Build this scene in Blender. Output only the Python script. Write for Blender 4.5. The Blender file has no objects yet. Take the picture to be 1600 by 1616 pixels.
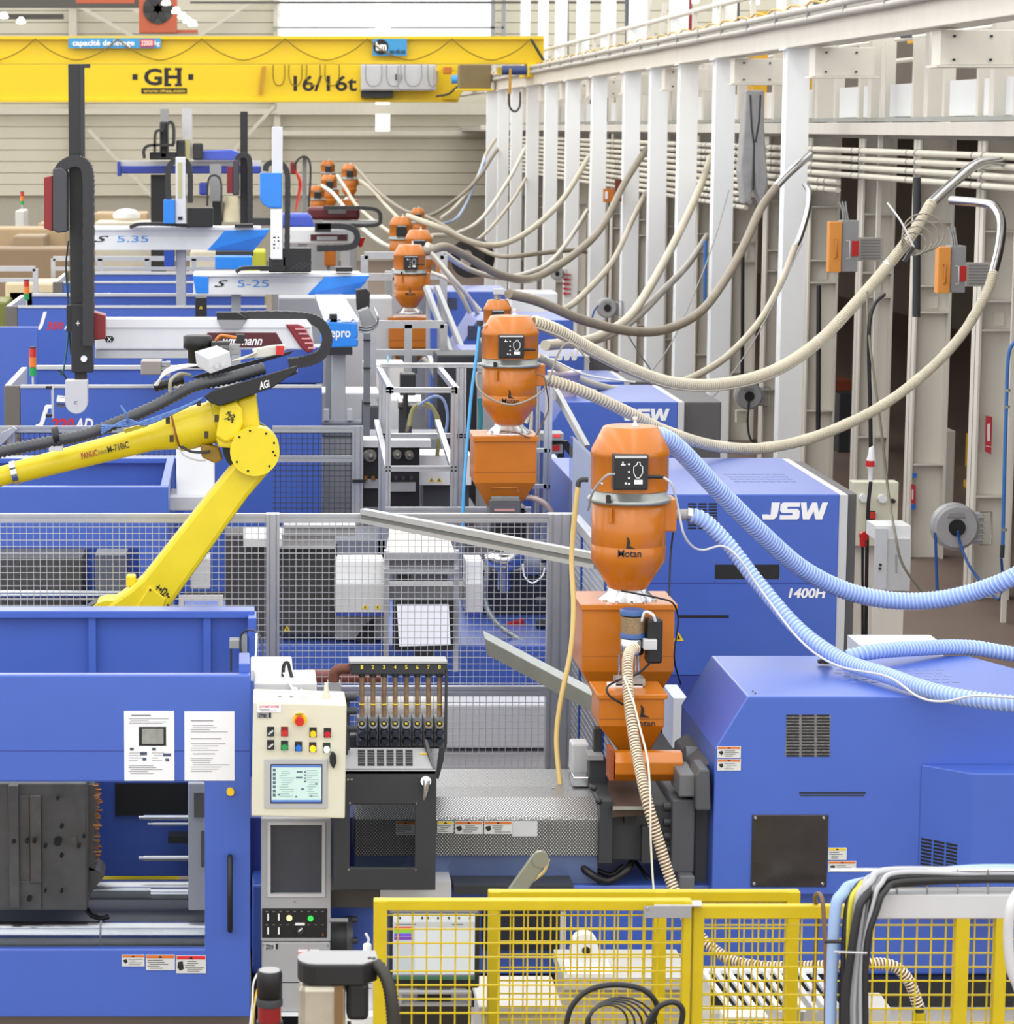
import bpy, math, random
from mathutils import Vector, Matrix
random.seed(7)
S = bpy.context.scene
COL = S.collection
# ------------------------------------------------------------------ camera
FP, CX, CY, HC = 4500.0, 388.0, 808.0, 4.1           # focal length in px of the 1600x1616 frame, principal point, camera height
PITCH = math.atan(608.0 / FP)
cd = bpy.data.cameras.new('camera')
cam = bpy.data.objects.new('camera', cd); COL.objects.link(cam)
cam.location = (0, 0, HC); cam.rotation_euler = (math.pi / 2 - PITCH, 0, 0)
cd.sensor_fit = 'HORIZONTAL'; cd.sensor_width = 36.0; cd.lens = FP / 1600 * 36
cd.shift_x = (800 - CX) / 1600; cd.clip_start = .1; cd.clip_end = 400
cd.dof.use_dof = True; cd.dof.focus_distance = 14.5; cd.dof.aperture_fstop = 9
S.camera = cam
# ------------------------------------------------------------------ light
W = bpy.data.worlds.new('hall_daylight'); S.world = W; W.use_nodes = True
bg = W.node_tree.nodes['Background']; bg.inputs[0].default_value = (1.0, .995, .985, 1); bg.inputs[1].default_value = 1.2
def area(name, loc, sx, sy, power, col=(1, .98, .95)):
    d = bpy.data.lights.new(name, 'AREA'); d.shape = 'RECTANGLE'; d.size = sx; d.size_y = sy; d.energy = power; d.color = col
    o = bpy.data.objects.new(name, d); COL.objects.link(o); o.location = loc
    return o
for i, x in enumerate((-9, -3.2, 2.6)):
    area('roof_light_strip', (x, 26, 10.5), 1.6, 110, 900)
S.view_settings.view_transform = 'Standard'; S.view_settings.look = 'None'
S.view_settings.exposure = .56; S.view_settings.gamma = 1.0; S.view_settings.use_curve_mapping = False
S.cycles.use_denoising = True
S.cycles.max_bounces = 8; S.cycles.diffuse_bounces = 3; S.cycles.transparent_max_bounces = 16
S.cycles.sample_clamp_indirect = 6

# ------------------------------------------------------------------ pixel <-> place
SP, CP = math.sin(PITCH), math.cos(PITCH)
def P(x, y, Y):
    """the place at distance Y (metres down the hall) seen at pixel x, y"""
    u, v = (x - CX) / FP, (CY - y) / FP
    t = Y / (CP + v * SP)
    return Vector((u * t, Y, HC + (-SP + v * CP) * t))
def MPP(Y, y=600):
    return Y / (CP + (CY - y) / FP * SP) / FP
def PBX(x0, y0, x1, y1, Y, dep):
    ym = (y0 + y1) / 2
    a, b = P(x0, ym, Y).x, P(x1, ym, Y).x
    return (a, b, Y, Y + dep, P(x0, y1, Y).z, P(x0, y0, Y).z)
# ------------------------------------------------------------------ materials
def lin(c):
    return tuple(((v / 255) / 12.92 if v / 255 <= .04045 else ((v / 255 + .055) / 1.055) ** 2.4) for v in c)
MATS = {}
def M(name, rgb, rough=.5, metal=0.0, var=.05, scale=6.0, emit=0, spec=.5, coat=0, bump=0, streak=False, ior=None):
    if name in MATS: return MATS[name]
    m = bpy.data.materials.new(name); m.use_nodes = True; MATS[name] = m
    nt = m.node_tree; b = nt.nodes['Principled BSDF']
    c = lin(rgb)
    b.inputs['Base Color'].default_value = (*c, 1)
    b.inputs['Roughness'].default_value = rough; b.inputs['Metallic'].default_value = metal
    b.inputs['Specular IOR Level'].default_value = spec
    b.inputs['Coat Weight'].default_value = coat; b.inputs['Coat Roughness'].default_value = .12 if not ior else rough
    if ior: b.inputs['IOR'].default_value = ior; b.inputs['Coat IOR'].default_value = ior
    if emit:
        b.inputs['Emission Color'].default_value = (*c, 1); b.inputs['Emission Strength'].default_value = emit
    if var or bump:
        tc = nt.nodes.new('ShaderNodeTexCoord'); n = nt.nodes.new('ShaderNodeTexNoise')
        n.inputs['Scale'].default_value = scale; n.inputs['Detail'].default_value = 5; n.inputs['Roughness'].default_value = .62
        if streak:
            mp = nt.nodes.new('ShaderNodeMapping'); mp.inputs['Scale'].default_value = (1, 1, .15)
            nt.links.new(tc.outputs['Object'], mp.inputs[0]); nt.links.new(mp.outputs[0], n.inputs['Vector'])
        else:
            nt.links.new(tc.outputs['Object'], n.inputs['Vector'])
        if var:
            r = nt.nodes.new('ShaderNodeMapRange'); r.inputs[1].default_value = .3; r.inputs[2].default_value = .72
            r.inputs[3].default_value = 1 - var; r.inputs[4].default_value = 1 + var * .6
            mx = nt.nodes.new('ShaderNodeVectorMath'); mx.operation = 'SCALE'; mx.inputs[0].default_value = c
            nt.links.new(n.outputs['Fac'], r.inputs[0]); nt.links.new(r.outputs[0], mx.inputs['Scale'])
            nt.links.new(mx.outputs[0], b.inputs['Base Color'])
            if emit: nt.links.new(mx.outputs[0], b.inputs['Emission Color'])
            r2 = nt.nodes.new('ShaderNodeMapRange'); r2.inputs[3].default_value = max(0, rough - .06); r2.inputs[4].default_value = min(1, rough + .08)
            nt.links.new(n.outputs['Fac'], r2.inputs[0]); nt.links.new(r2.outputs[0], b.inputs['Roughness'])
        if bump:
            bp = nt.nodes.new('ShaderNodeBump'); bp.inputs['Strength'].default_value = bump; bp.inputs['Distance'].default_value = .01
            nt.links.new(n.outputs['Fac'], bp.inputs['Height']); nt.links.new(bp.outputs[0], b.inputs['Normal'])
    return m
def glass(name, tint, refl=.12, rough=.03):
    if name in MATS: return MATS[name]
    m = bpy.data.materials.new(name); m.use_nodes = True; MATS[name] = m
    nt = m.node_tree; nt.nodes.remove(nt.nodes['Principled BSDF']); out = nt.nodes['Material Output']
    t = nt.nodes.new('ShaderNodeBsdfTransparent'); t.inputs[0].default_value = (*lin(tint), 1)
    g = nt.nodes.new('ShaderNodeBsdfGlossy'); g.inputs['Roughness'].default_value = rough
    lw = nt.nodes.new('ShaderNodeLayerWeight'); lw.inputs[0].default_value = refl
    mx = nt.nodes.new('ShaderNodeMixShader')
    nt.links.new(lw.outputs['Fresnel'], mx.inputs[0]); nt.links.new(t.outputs[0], mx.inputs[1]); nt.links.new(g.outputs[0], mx.inputs[2])
    nt.links.new(mx.outputs[0], out.inputs[0])
    return m
def perforated(name, rgb, hole, pitch, metal=.6, rough=.35):
    """sheet metal punched with a staggered pattern of small round holes"""
    if name in MATS: return MATS[name]
    m = M(name, rgb, rough, metal, var=.04)
    nt = m.node_tree; b = nt.nodes['Principled BSDF']
    tc = nt.nodes.new('ShaderNodeTexCoord'); sp = nt.nodes.new('ShaderNodeSeparateXYZ'); nt.links.new(tc.outputs['Object'], sp.inputs[0])
    def math_(op, a, bb=None):
        n = nt.nodes.new('ShaderNodeMath'); n.operation = op
        for i, q in enumerate((a, bb)):
            if q is None: continue
            if isinstance(q, (int, float)): n.inputs[i].default_value = q
            else: nt.links.new(q, n.inputs[i])
        return n.outputs[0]
    k = math.pi / pitch
    h = math_('SUBTRACT', sp.outputs['Z'], sp.outputs['Y'])
    sx = math_('SINE', math_('MULTIPLY', sp.outputs['X'], k)); sz = math_('SINE', math_('MULTIPLY', h, k * .75))
    cx = math_('COSINE', math_('MULTIPLY', sp.outputs['X'], k)); cz = math_('COSINE', math_('MULTIPLY', h, k * .75))
    pa = math_('ADD', math_('ABSOLUTE', math_('MULTIPLY', sx, sz)), math_('ABSOLUTE', math_('MULTIPLY', cx, cz)))
    msk = math_('GREATER_THAN', pa, .80)
    mix = nt.nodes.new('ShaderNodeMix'); mix.data_type = 'RGBA'
    src = b.inputs['Base Color'].links[0].from_socket
    nt.links.new(msk, mix.inputs['Factor']); nt.links.new(src, mix.inputs[6]); mix.inputs[7].default_value = (*lin(hole), 1)
    nt.links.new(mix.outputs[2], b.inputs['Base Color'])
    return m
# ------------------------------------------------------------------ meshes
def frame_axes(d):
    d = d.normalized()
    u = d.orthogonal().normalized() if abs(d.z) > .95 else d.cross(Vector((0, 0, 1))).normalized()
    return u, d.cross(u).normalized()
class MB:
    def __init__(s): s.v, s.f, s.sm = [], [], []
    def add(s, vs, fs, smooth=False):
        k = len(s.v); s.v += [tuple(p) for p in vs]
        s.f += [tuple(i + k for i in f) for f in fs]; s.sm += [smooth] * len(fs); return s
    def box(s, x0, x1, y0, y1, z0, z1):
        return s.hexa([(x0, y0, z0), (x1, y0, z0), (x1, y1, z0), (x0, y1, z0), (x0, y0, z1), (x1, y0, z1), (x1, y1, z1), (x0, y1, z1)])
    def hexa(s, p): return s.add(p, [(0, 3, 2, 1), (4, 5, 6, 7), (0, 1, 5, 4), (1, 2, 6, 5), (2, 3, 7, 6), (3, 0, 4, 7)])
    def pb(s, x0, y0, x1, y1, Y, dep): return s.box(*PBX(x0, y0, x1, y1, Y, dep))
    def prism(s, poly, vec, smooth=False):
        n = len(poly); vec = Vector(vec); a = [Vector(p) for p in poly]; b = [p + vec for p in a]
        s.add(a + b, [tuple(range(n)), tuple(range(2 * n - 1, n - 1, -1))])
        k = len(s.v) - 2 * n
        for i in range(n):
            j = (i + 1) % n; s.f.append((k + i, k + n + i, k + n + j, k + j)); s.sm.append(smooth)
        return s
    def pp(s, pts, Y, dep, smooth=False):
        """outline given in pixels at distance Y, thickness dep away from the viewer"""
        return s.prism([P(x, y, Y) for x, y in pts], (0, dep, 0), smooth)
    def cyl(s, a, b, r0, r1=None, n=16, cap=True, smooth=True):
        a, b = Vector(a), Vector(b); r1 = r0 if r1 is None else r1; u, w = frame_axes(b - a); vs = []
        for c, r in ((a, r0), (b, r1)):
            for i in range(n):
                t = 2 * math.pi * i / n; vs.append(c + (u * math.cos(t) + w * math.sin(t)) * r)
        s.add(vs, [(i, (i + 1) % n, n + (i + 1) % n, n + i) for i in range(n)], smooth)
        if cap:
            s.add(vs[:n], [tuple(range(n - 1, -1, -1))]); s.add(vs[n:], [tuple(range(n))])
        return s
    def tube(s, pts, r, n=8, rr=None, cap=True):
        pts = [Vector(p) for p in pts]; m = len(pts); vs = []; u = None
        for i, p in enumerate(pts):
            d = (pts[min(i + 1, m - 1)] - pts[max(i - 1, 0)]).normalized()
            if u is None: u, _ = frame_axes(d)
            u = (u - d * u.dot(d)).normalized(); w = d.cross(u); q = rr[i] if rr else r
            for k in range(n):
                t = 2 * math.pi * k / n; vs.append(p + (u * math.cos(t) + w * math.sin(t)) * q)
        fs = [(i * n + k, i * n + (k + 1) % n, (i + 1) * n + (k + 1) % n, (i + 1) * n + k) for i in range(m - 1) for k in range(n)]
        s.add(vs, fs, True)
        if cap: s.add(vs[:n], [tuple(range(n - 1, -1, -1))]); s.add(vs[-n:], [tuple(range(n))])
        return s
    def lathe(s, c, prof, n=28, smooth=True):
        """prof: list of (radius, z) around the vertical through c"""
        c = Vector(c); vs = []
        for r, z in prof:
            for i in range(n):
                t = 2 * math.pi * i / n; vs.append((c.x + r * math.cos(t), c.y + r * math.sin(t), c.z + z))
        m = len(prof)
        s.add(vs, [(j * n + i, (j + 1) * n + i, (j + 1) * n + (i + 1) % n, j * n + (i + 1) % n) for j in range(m - 1) for i in range(n)], smooth)
        s.add(vs[:n], [tuple(range(n))]); s.add(vs[-n:], [tuple(range(n - 1, -1, -1))])
        return s
    def bar(s, a, b, w, h=None, up=(0, 0, 1)):
        """square bar from a to b"""
        a, b = Vector(a), Vector(b); d = (b - a).normalized(); up = Vector(up)
        if abs(d.dot(up)) > .98: up = Vector((0, 1, 0))
        sx = d.cross(up).normalized() * (w / 2); sz = sx.cross(d).normalized() * ((h or w) / 2)
        q = [a - sx - sz, a + sx - sz, b + sx - sz, b - sx - sz, a - sx + sz, a + sx + sz, b + sx + sz, b - sx + sz]
        return s.hexa(q)
    def ball(s, c, r, n=12):
        c = Vector(c); pr = [(max(1e-4, r * math.sin(math.pi * k / 8)), -r * math.cos(math.pi * k / 8)) for k in range(9)]
        return s.lathe(c, [(a, b) for a, b in pr][::-1], n)
    def build(s, name, mat, parent=None, bev=0, label=None, stuff=False):
        me = bpy.data.meshes.new(name)
        off = WO(parent) if parent else Vector((0, 0, 0))
        loc = Vector((0, 0, 0))
        me.from_pydata([(p[0] - off.x, p[1] - off.y, p[2] - off.z) for p in s.v], [], s.f)
        me.polygons.foreach_set('use_smooth', s.sm)
        me.validate(); me.update()
        import bmesh
        bm = bmesh.new(); bm.from_mesh(me); bmesh.ops.recalc_face_normals(bm, faces=bm.faces); bm.to_mesh(me); bm.free()
        o = bpy.data.objects.new(name, me); COL.objects.link(o)
        me.materials.append(mat if not isinstance(mat, str) else MATS[mat])
        if parent: o.parent = parent
        if bev:
            b = o.modifiers.new('bevel', 'BEVEL'); b.width = bev; b.segments = 2; b.limit_method = 'ANGLE'; b.angle_limit = .7; b.use_clamp_overlap = True
        if label: o['label'] = label
        if stuff: o['kind'] = 'stuff'
        return o
def WO(o):
    v = Vector((0, 0, 0))
    while o: v += Vector(o.location); o = o.parent
    return v
def thing(name, label, cat, loc, group=None):
    o = bpy.data.objects.new(name, None); COL.objects.link(o); o.location = loc; o.empty_display_size = .2
    return tag(o, label, cat, group)
def tag(o, label, cat, group=None, kind=None):
    if label: o['label'] = label
    if cat: o['category'] = cat
    if group: o['group'] = group
    if kind: o['kind'] = kind
    return o
def struct(o, label=None):
    o['kind'] = 'structure'
    if label: o['label'] = label
    return o
def spline(pts, n=10):
    pts = [Vector(p) for p in pts]; out = []
    q = [pts[0] * 2 - pts[1]] + pts + [pts[-1] * 2 - pts[-2]]
    for i in range(1, len(q) - 2):
        a, b, c, d = q[i - 1], q[i], q[i + 1], q[i + 2]
        for k in range(n):
            t = k / n
            out.append(.5 * ((2 * b) + (c - a) * t + (2 * a - 5 * b + 4 * c - d) * t * t + (3 * b - a - 3 * c + d) * t ** 3))
    out.append(pts[-1]); return out
def resample(pts, step):
    out = [pts[0]]; acc = 0
    for a, b in zip(pts, pts[1:]):
        L = (b - a).length
        while acc + L >= step:
            t = (step - acc) / L; a = a.lerp(b, t); out.append(a); L = (b - a).length; acc = 0
        acc += L
    return out
_TX = {}
def text_mesh(st, bold, shear):
    k = (st, bold, shear)
    if k not in _TX:
        c = bpy.data.curves.new('lettering', 'FONT'); c.body = st; c.size = 1; c.offset = bold; c.shear = shear; c.resolution_u = 3
        o = bpy.data.objects.new('lettering', c); me = bpy.data.meshes.new_from_object(o)
        _TX[k] = ([tuple(v.co) for v in me.vertices], [tuple(p.vertices) for p in me.polygons])
        bpy.data.objects.remove(o); bpy.data.curves.remove(c); bpy.data.meshes.remove(me)
    return _TX[k]
def ptext(st, box, Y, mat, parent, bold=.015, shear=0, name='lettering', rot=None, lift=.003):
    """flat lettering filling the pixel box (x0,y0,x1,y1) on a face at distance Y"""
    vs, fs = text_mesh(st, bold, shear)
    if not vs: return None
    ax = [v[0] for v in vs]; ay = [v[1] for v in vs]
    x0, y0, x1, y1 = box; mb = MB(); out = []
    for v in vs:
        u = (v[0] - min(ax)) / (max(ax) - min(ax)); w = (v[1] - min(ay)) / max(1e-6, max(ay) - min(ay))
        px, py = x0 + (x1 - x0) * u, y1 + (y0 - y1) * w
        if rot:
            cx_, cy_, a = (x0 + x1) / 2, (y0 + y1) / 2, math.radians(rot); dx, dy = px - cx_, py - cy_
            px, py = cx_ + dx * math.cos(a) - dy * math.sin(a), cy_ + dx * math.sin(a) + dy * math.cos(a)
        out.append(P(px, py, Y - lift))
    mb.add(out, fs)
    return mb.build(name, mat, parent)
ORD = ['nearest', 'second nearest', 'third nearest', 'fourth nearest', 'fifth nearest', 'sixth nearest', 'seventh nearest', 'eighth nearest', 'ninth nearest', 'tenth nearest', 'eleventh nearest', 'twelfth nearest', 'thirteenth nearest', 'fourteenth nearest', 'fifteenth nearest']
# palette
BLUE = M('machine_blue_paint', (61, 95, 186), .38, var=.045, scale=3, coat=1, ior=1.4)
NAVY = M('dark_blue_paint', (48, 66, 150), .45, var=.08)
LBLUE = M('sky_blue_plastic', (22, 128, 226), .28, var=.03, coat=.2)
WHITE = M('white_paint', (232, 234, 236), .4, var=.03, scale=2)
CREAM = M('cream_steel_paint', (222, 217, 206), .5, var=.06, scale=4, streak=True)
GREY = M('grey_paint', (150, 151, 153), .45, var=.05)
LGREY = M('light_grey_paint', (196, 197, 199), .42, var=.04)
DGREY = M('charcoal_paint', (48, 50, 54), .5, var=.08)
BLACK = M('black_plastic', (24, 24, 26), .45, var=.1)
ALU = M('brushed_aluminium', (196, 198, 200), .34, .75, var=.05, scale=12)
STEEL = M('bright_steel', (205, 206, 208), .2, 1.0, var=.06, scale=8)
GALV = M('galvanised_steel', (165, 170, 168), .42, .7, var=.12, scale=14)
DSTEEL = M('dark_tool_steel', (120, 116, 110), .45, .45, var=.2, scale=9)
YEL = M('safety_yellow_paint', (200, 176, 8), .42, var=.07, scale=7)
ROBY = M('robot_yellow_paint', (228, 205, 22), .38, var=.06, scale=5, coat=.1)
CRY = M('crane_yellow_paint', (230, 196, 14), .4, var=.03, scale=1)
ORG = M('loader_orange_paint', (190, 108, 14), .3, var=.05, scale=7, coat=.25)
RED = M('red_plastic', (196, 34, 30), .35, var=.05)
DRED = M('dark_red_plastic', (120, 20, 32), .35, var=.06)
BEIGE = M('beige_cabinet_paint', (212, 210, 190), .45, var=.04)
PAPER = M('white_paper', (236, 237, 240), .7, var=.02)
INK = M('black_ink', (26, 26, 28), .6, var=0)
GINK = M('grey_ink', (150, 152, 158), .7, var=0)
WINK = M('white_ink', (240, 240, 240), .5, var=0)
RINK = M('red_ink', (206, 36, 44), .5, var=0)
AMB = M('amber_tube', (206, 178, 112), .35, var=.05)
HOSEW = M('cream_hose_rubber', (206, 198, 178), .5, var=.1, scale=9)
HOSEG = M('grey_hose_rubber', (150, 140, 124), .55, var=.14, scale=7)
HOSEBI = M('blue_hose_groove', (140, 168, 232), .3, var=.05)
HOSEB = M('pale_blue_hose_vinyl', (172, 196, 246), .22, var=.06, scale=9, coat=.3)
COPPER = M('copper', (190, 130, 80), .3, .9, var=.1)
GREEN = M('green_plastic', (30, 150, 80), .35, var=.03)
BUTY = M('yellow_plastic', (240, 200, 20), .35, var=.03)
BUTB = M('blue_plastic', (30, 110, 210), .35, var=.03)
PANE = glass('machine_window_glass', (236, 238, 240), .08)
CLEAR = glass('clear_glass', (232, 234, 236), .1)
# ================================================================== the hall
XW = 5.7                                   # plane of the crane runway
o = MB().box(-26, 24, -4, 100, -.1, 0).build('floor', M('worn_brown_floor', (118, 100, 90), .55, var=.15, scale=1.2)); struct(o, 'worn brown workshop floor')
# back wall: steel cladding boards
wb = MB().box(-20, 22, 88.12, 88.3, 0, 12).build('wall_back', M('wall_core_grey', (170, 165, 150), .7)); struct(wb, 'pale beige clad end wall of the hall')
CLAD = M('beige_wall_cladding', (205, 200, 181), .6, var=.05, scale=.6)
n = 0; z = 2.0
pm = None
while z < 9.6:
    if pm is None:
        pm = MB().box(-20, 22, 88.0, 88.12, 0, .335).build('cladding_board', CLAD, wb, bev=.012); pm.location.z = z
    else:
        c = pm.copy(); COL.objects.link(c); c.location.z = z
    z += .35
def wallbar(x0, y0, x1, y1, w, name, mat=CREAM, Y=87.7):
    return MB().bar(P(x0, y0, Y), P(x1, y1, Y), w, .2, up=(0, 1, 0))
fr = MB()
for a in ((115, -40, 115, 420, .24), (437, -40, 437, 330, .2)): fr.bar(P(a[0], a[1], 87.7), P(a[2], a[3], 87.7), a[4], .2, up=(0, 1, 0))
fr.bar(P(-120, 176, 87.6), P(437, 176, 87.6), .16, .2, up=(0, 1, 0)); fr.bar(P(437, 172, 87.6), P(790, 172, 87.6), .34, .2, up=(0, 1, 0)); fr.bar(P(437, 210, 87.6), P(770, 210, 87.6), .14, .2, up=(0, 1, 0))
for a in ((432, 168, 318, 292), (140, 205, 250, 320), (100, -4, 215, 60), (408, -4, 306, 62), (436, 160, 395, 150), (165, -6, 290, 50)):
    fr.bar(P(a[0], a[1], 87.5), P(a[2], a[3], 87.5), .1, .1, up=(0, 1, 0))
o = fr.build('trim_1', M('frame_beige', (205, 200, 184), .5)); struct(o, 'pale steel framing on the end wall')
# glazed panel high in the end wall
o = MB().pb(438, -30, 778, 58, 87.6, .1).build('window_1', M('lit_glazing', (246, 248, 250), .6, emit=.55, var=.01)); struct(o, 'bright translucent glazing high in the end wall')
f2 = MB()
for y in (44, 4): f2.pb(430, y - 2, 795, y + 1, 87.4, .1)
for x in (778, 795): f2.pb(x - 3, -20, x + 3, 70, 87.4, .1)
f2.build('window_frame', GREY, o)
for i, (x0, y0, x1, y1) in enumerate(((593, -10, 616, 62), (593, 180, 615, 207), (593, 158, 615, 165))):
    q = MB().pb(x0, y0, x1, y1, 86.9 - .1 * i, .15).build('light_panel', M('lit_panel_white', (252, 252, 252), .5, emit=.8, var=0))
    tag(q, ['tall bright white panel above the crane girder', 'small bright white panel on the end wall below the crane', 'thin white panel edge showing under the yellow girder'][i], 'panel')
# dark steel in the roof, far left
RS = M('roof_steel', (84, 82, 78), .6)
for (x0, y0, x1, y1, Y), lab in (((-260, -6, 220, 12, 84), 'dark roof beam at the top left corner'), ((-260, 22, 100, 30, 86), 'lower dark roof beam behind the left lamps'), ((300, 2, 1000, 5, 80), 'thin dark conduit running above the crane')):
    tag(MB().pb(x0, y0, x1, y1, Y, .3).build('roof_beam', RS), lab, 'beam')
for i, (x, y) in enumerate(((6, 26), (33, 34), (262, 5), (278, 18), (288, 26), (296, 33), (304, 38), (1191, 3), (1095, 1))):
    Yl = 80 if x < 400 else 60
    q = MB().lathe(P(x, y, Yl), [(.02, .12), (.07, .1), (.13 if x < 400 else .1, -.02), (.11 if x < 400 else .08, -.05)], 12).build('pendant_lamp', M('lamp_glow', (255, 250, 235), .5, emit=6, var=0))
    q.scale = (1, 1, 1)
    tag(q, ['lit hanging lamp at the far left edge', 'lit hanging lamp right of the leftmost lamp', 'topmost lit lamp beside the round fan', 'second lit lamp down from the fan top', 'middle lit lamp of the row beside the fan', 'fourth lit lamp down beside the fan', 'lowest lit lamp of the row beside the fan', 'lit lamp above the mezzanine handrail', 'small lit lamp over the mezzanine'][i], 'lamp', 'hanging hall lamps')
# air heater with round fan (orange)
t = thing('unit_heater', 'orange-red unit heater with round dark fan above the crane', 'heater', P(250, 55, 82))
HR = M('heater_red', (176, 84, 52), .5)
MB().pb(219, -10, 279, 52, 82, .6).build('housing', HR, t, bev=.02)
c = P(249, 14, 81.95); MB().cyl(c, c + Vector((0, .1, 0)), .42, n=24).build('fan_ring', DGREY, t)
fb = MB()
for k in range(6):
    a = k * math.pi / 3; fb.bar(c + Vector((0, -.03, 0)), c + Vector((math.cos(a) * .38, -.03, math.sin(a) * .38)), .16, .02, up=(0, 1, 0))
fb.build('fan_blades', BLACK, t)
MB().pb(120, -4, 212, 5, 82, .4).build('support_rail', HR, t); MB().pb(260, 47, 312, 52, 82.2, .3).build('support_rail', HR, t)
# ================================================================== adjoining hall seen between the columns
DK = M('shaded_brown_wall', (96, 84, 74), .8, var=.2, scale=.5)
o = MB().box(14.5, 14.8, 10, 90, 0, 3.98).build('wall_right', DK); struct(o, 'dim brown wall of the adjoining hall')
o = MB().box(6.55, 14.6, 10, 90, 3.98, 4.1).build('trim_2', M('mezzanine_slab', (176, 172, 164), .6)); struct(o, 'mezzanine floor along the right side of the hall')
o = MB().box(9.2, 9.35, 16, 90, 4.1, 5.9).build('wall_mezzanine_shade', DK); struct(o, 'low brown wall added as shade in the mezzanine openings')  # added dark wall for the shaded openings, kept low so covers reflect sky
# crane runway beam
rb = thing('crane_runway', 'white crane runway beam running along the column tops', 'beam', (XW, 20, 0))
MB().box(XW - .14, XW + .14, 17, 86, 4.90, 5.12).build('beam', CREAM, rb, bev=.008)
cb = MB()
for k, (dx, dz) in enumerate(((-.2, 5.0 + .14), (-.17, 5.0 + .19), (-.2, 5.0 + .235), (-.13, 5.0 + .235))):
    cb.tube([Vector((XW + dx, y, dz + .004 * math.sin(y * 1.7 + k))) for y in range(17, 86, 1)], .036, 8)
cb.build('conduit_bundle', M('grey_conduit', (186, 182, 174), .5, var=.12), rb)
tb = MB()
for k in range(40):
    y = 18 + k * 1.7; tb.box(XW - .235, XW - .11, y, y + .014, 5.115, 5.265)
tb.build('cable_ties', GREY, rb, stuff=True)
yc = MB()
yc.tube([Vector((XW - .06, 17 + k * .35, 5.32 + .03 * math.sin(k * 2.1))) for k in range(190)], .012, 5); yc.build('yellow_trolley_wire', M('ochre_cable', (206, 170, 80), .5), rb)
MB().box(XW + .02, XW + .1, 17, 86, 5.12, 5.2).build('rail', GREY, rb)
# white columns below the runway, upper columns above it
COLX = [1250, 1137, 1080, 1034, 992, 941, 900, 866, 837, 812, 791, 773]
def hcol(x, y, z0, z1, w, d, mb=None):
    mb = mb or MB()
    mb.box(x - w / 2, x + w / 2, y, y + .02, z0, z1).box(x - w / 2, x + w / 2, y + d - .02, y + d, z0, z1).box(x - w / 2 + .02, x - w / 2 + .045, y + .02, y + d - .02, z0, z1)
    return mb
COLW = M('white_column_paint', (245, 248, 250), .45, var=.03, scale=1.5, streak=True)
COLY = []
for i, x in enumerate(COLX):
    Y = XW * FP / (x - CX); COLY.append(Y)
    t = thing('crane_column', '%s white steel column under the crane runway' % ORD[i], 'column', (XW, Y, 0), 'white columns under the crane runway')
    hcol(XW, Y, .02, 4.90, .235, .24).build('shaft', COLW, t)
    MB().box(XW - .17, XW + .17, Y - .04, Y + .28, 0, .02).build('base_plate', COLW, t)
    MB().box(XW - .16, XW + .16, Y - .03, Y + .27, 4.885, 4.90).build('cap_plate', COLW, t)
UPX = [(1243, 44), (1136, 32), (1064, 26), (1000, 25), (954, 20), (914, 18), (880, 17), (852, 14), (824, 13)]
for i, (x, w) in enumerate(UPX):
    Y = (XW + .35) * FP / (x - CX)
    q = hcol(XW + .35, Y, 5.0, 8.6, w * MPP(Y), .3).build('upper_column', COLW); q.location = (0, 0, 0)
    tag(q, '%s white column rising above the crane runway' % ORD[i], 'column', 'white columns above the crane runway')
# lattice brace seen high up
lb = MB(); Yl = 46.0
lb.bar(P(1006, 95, Yl), P(1026, -10, Yl), .09).bar(P(1030, 95, Yl), P(1016, -10, Yl), .06).bar(P(1012, 12, Yl), P(1032, 60, Yl), .05).bar(P(1036, 95, Yl), P(1050, 5, Yl), .07)
tag(lb.build('lattice_brace', CREAM), 'cream lattice brace between white upper columns', 'brace')
q = MB().cyl(P(1084, 62, 42), P(1082, -40, 42), .085, n=14).build('red_pipe', M('red_pipe_paint', (150, 36, 44), .4)); tag(q, 'dark red vertical pipe above the crane runway', 'pipe')
for i, (x, y, w, Y) in enumerate(((893, 115, 9, 60), (925, 100, 10, 54), (1160, 55, 14, 37), (1290, 80, 13, 31), (1430, 60, 18, 27), (990, 70, 8, 50))):
    q = MB().cyl(P(x, y, Y), P(x, y - 130, Y), w / 2 * MPP(Y), n=12).build('duct_pipe', M('slate_pipe', (92, 94, 100), .5)); tag(q, ['slate grey standpipe behind the crane girder end', 'slate grey standpipe next to the fifth upper column', 'slate grey standpipe left of the yellow cabinet', 'slate grey standpipe right of the nearest front column', 'slate grey standpipe at the top right of the mezzanine', 'thin slate standpipe between far upper columns'][i], 'pipe', 'standpipes over the mezzanine')
for i, (x0, y0, x1, y1, Y) in enumerate(((1190, 18, 1213, 62, 36), (1262, 20, 1300, 40, 34), (1445, 55, 1495, 68, 30), (1405, 2, 1455, 8, 31))):
    q = MB().box(PBX(x0, y0, x1, y1, Y, .4)[0], PBX(x0, y0, x1, y1, Y, .4)[1], Y, Y + .4, P(0, y1, Y).z if i > 1 else 4.11, P(0, y0, Y).z).build('yellow_cabinet', M('ochre_yellow', (222, 168, 20), .5), bev=.01); tag(q, ['yellow cabinet on the mezzanine behind the handrail', 'low yellow crate on the mezzanine behind the nearest column', 'yellow beam showing between mezzanine posts at right', 'thin yellow girder at the top right corner'][i], 'cabinet')
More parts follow.
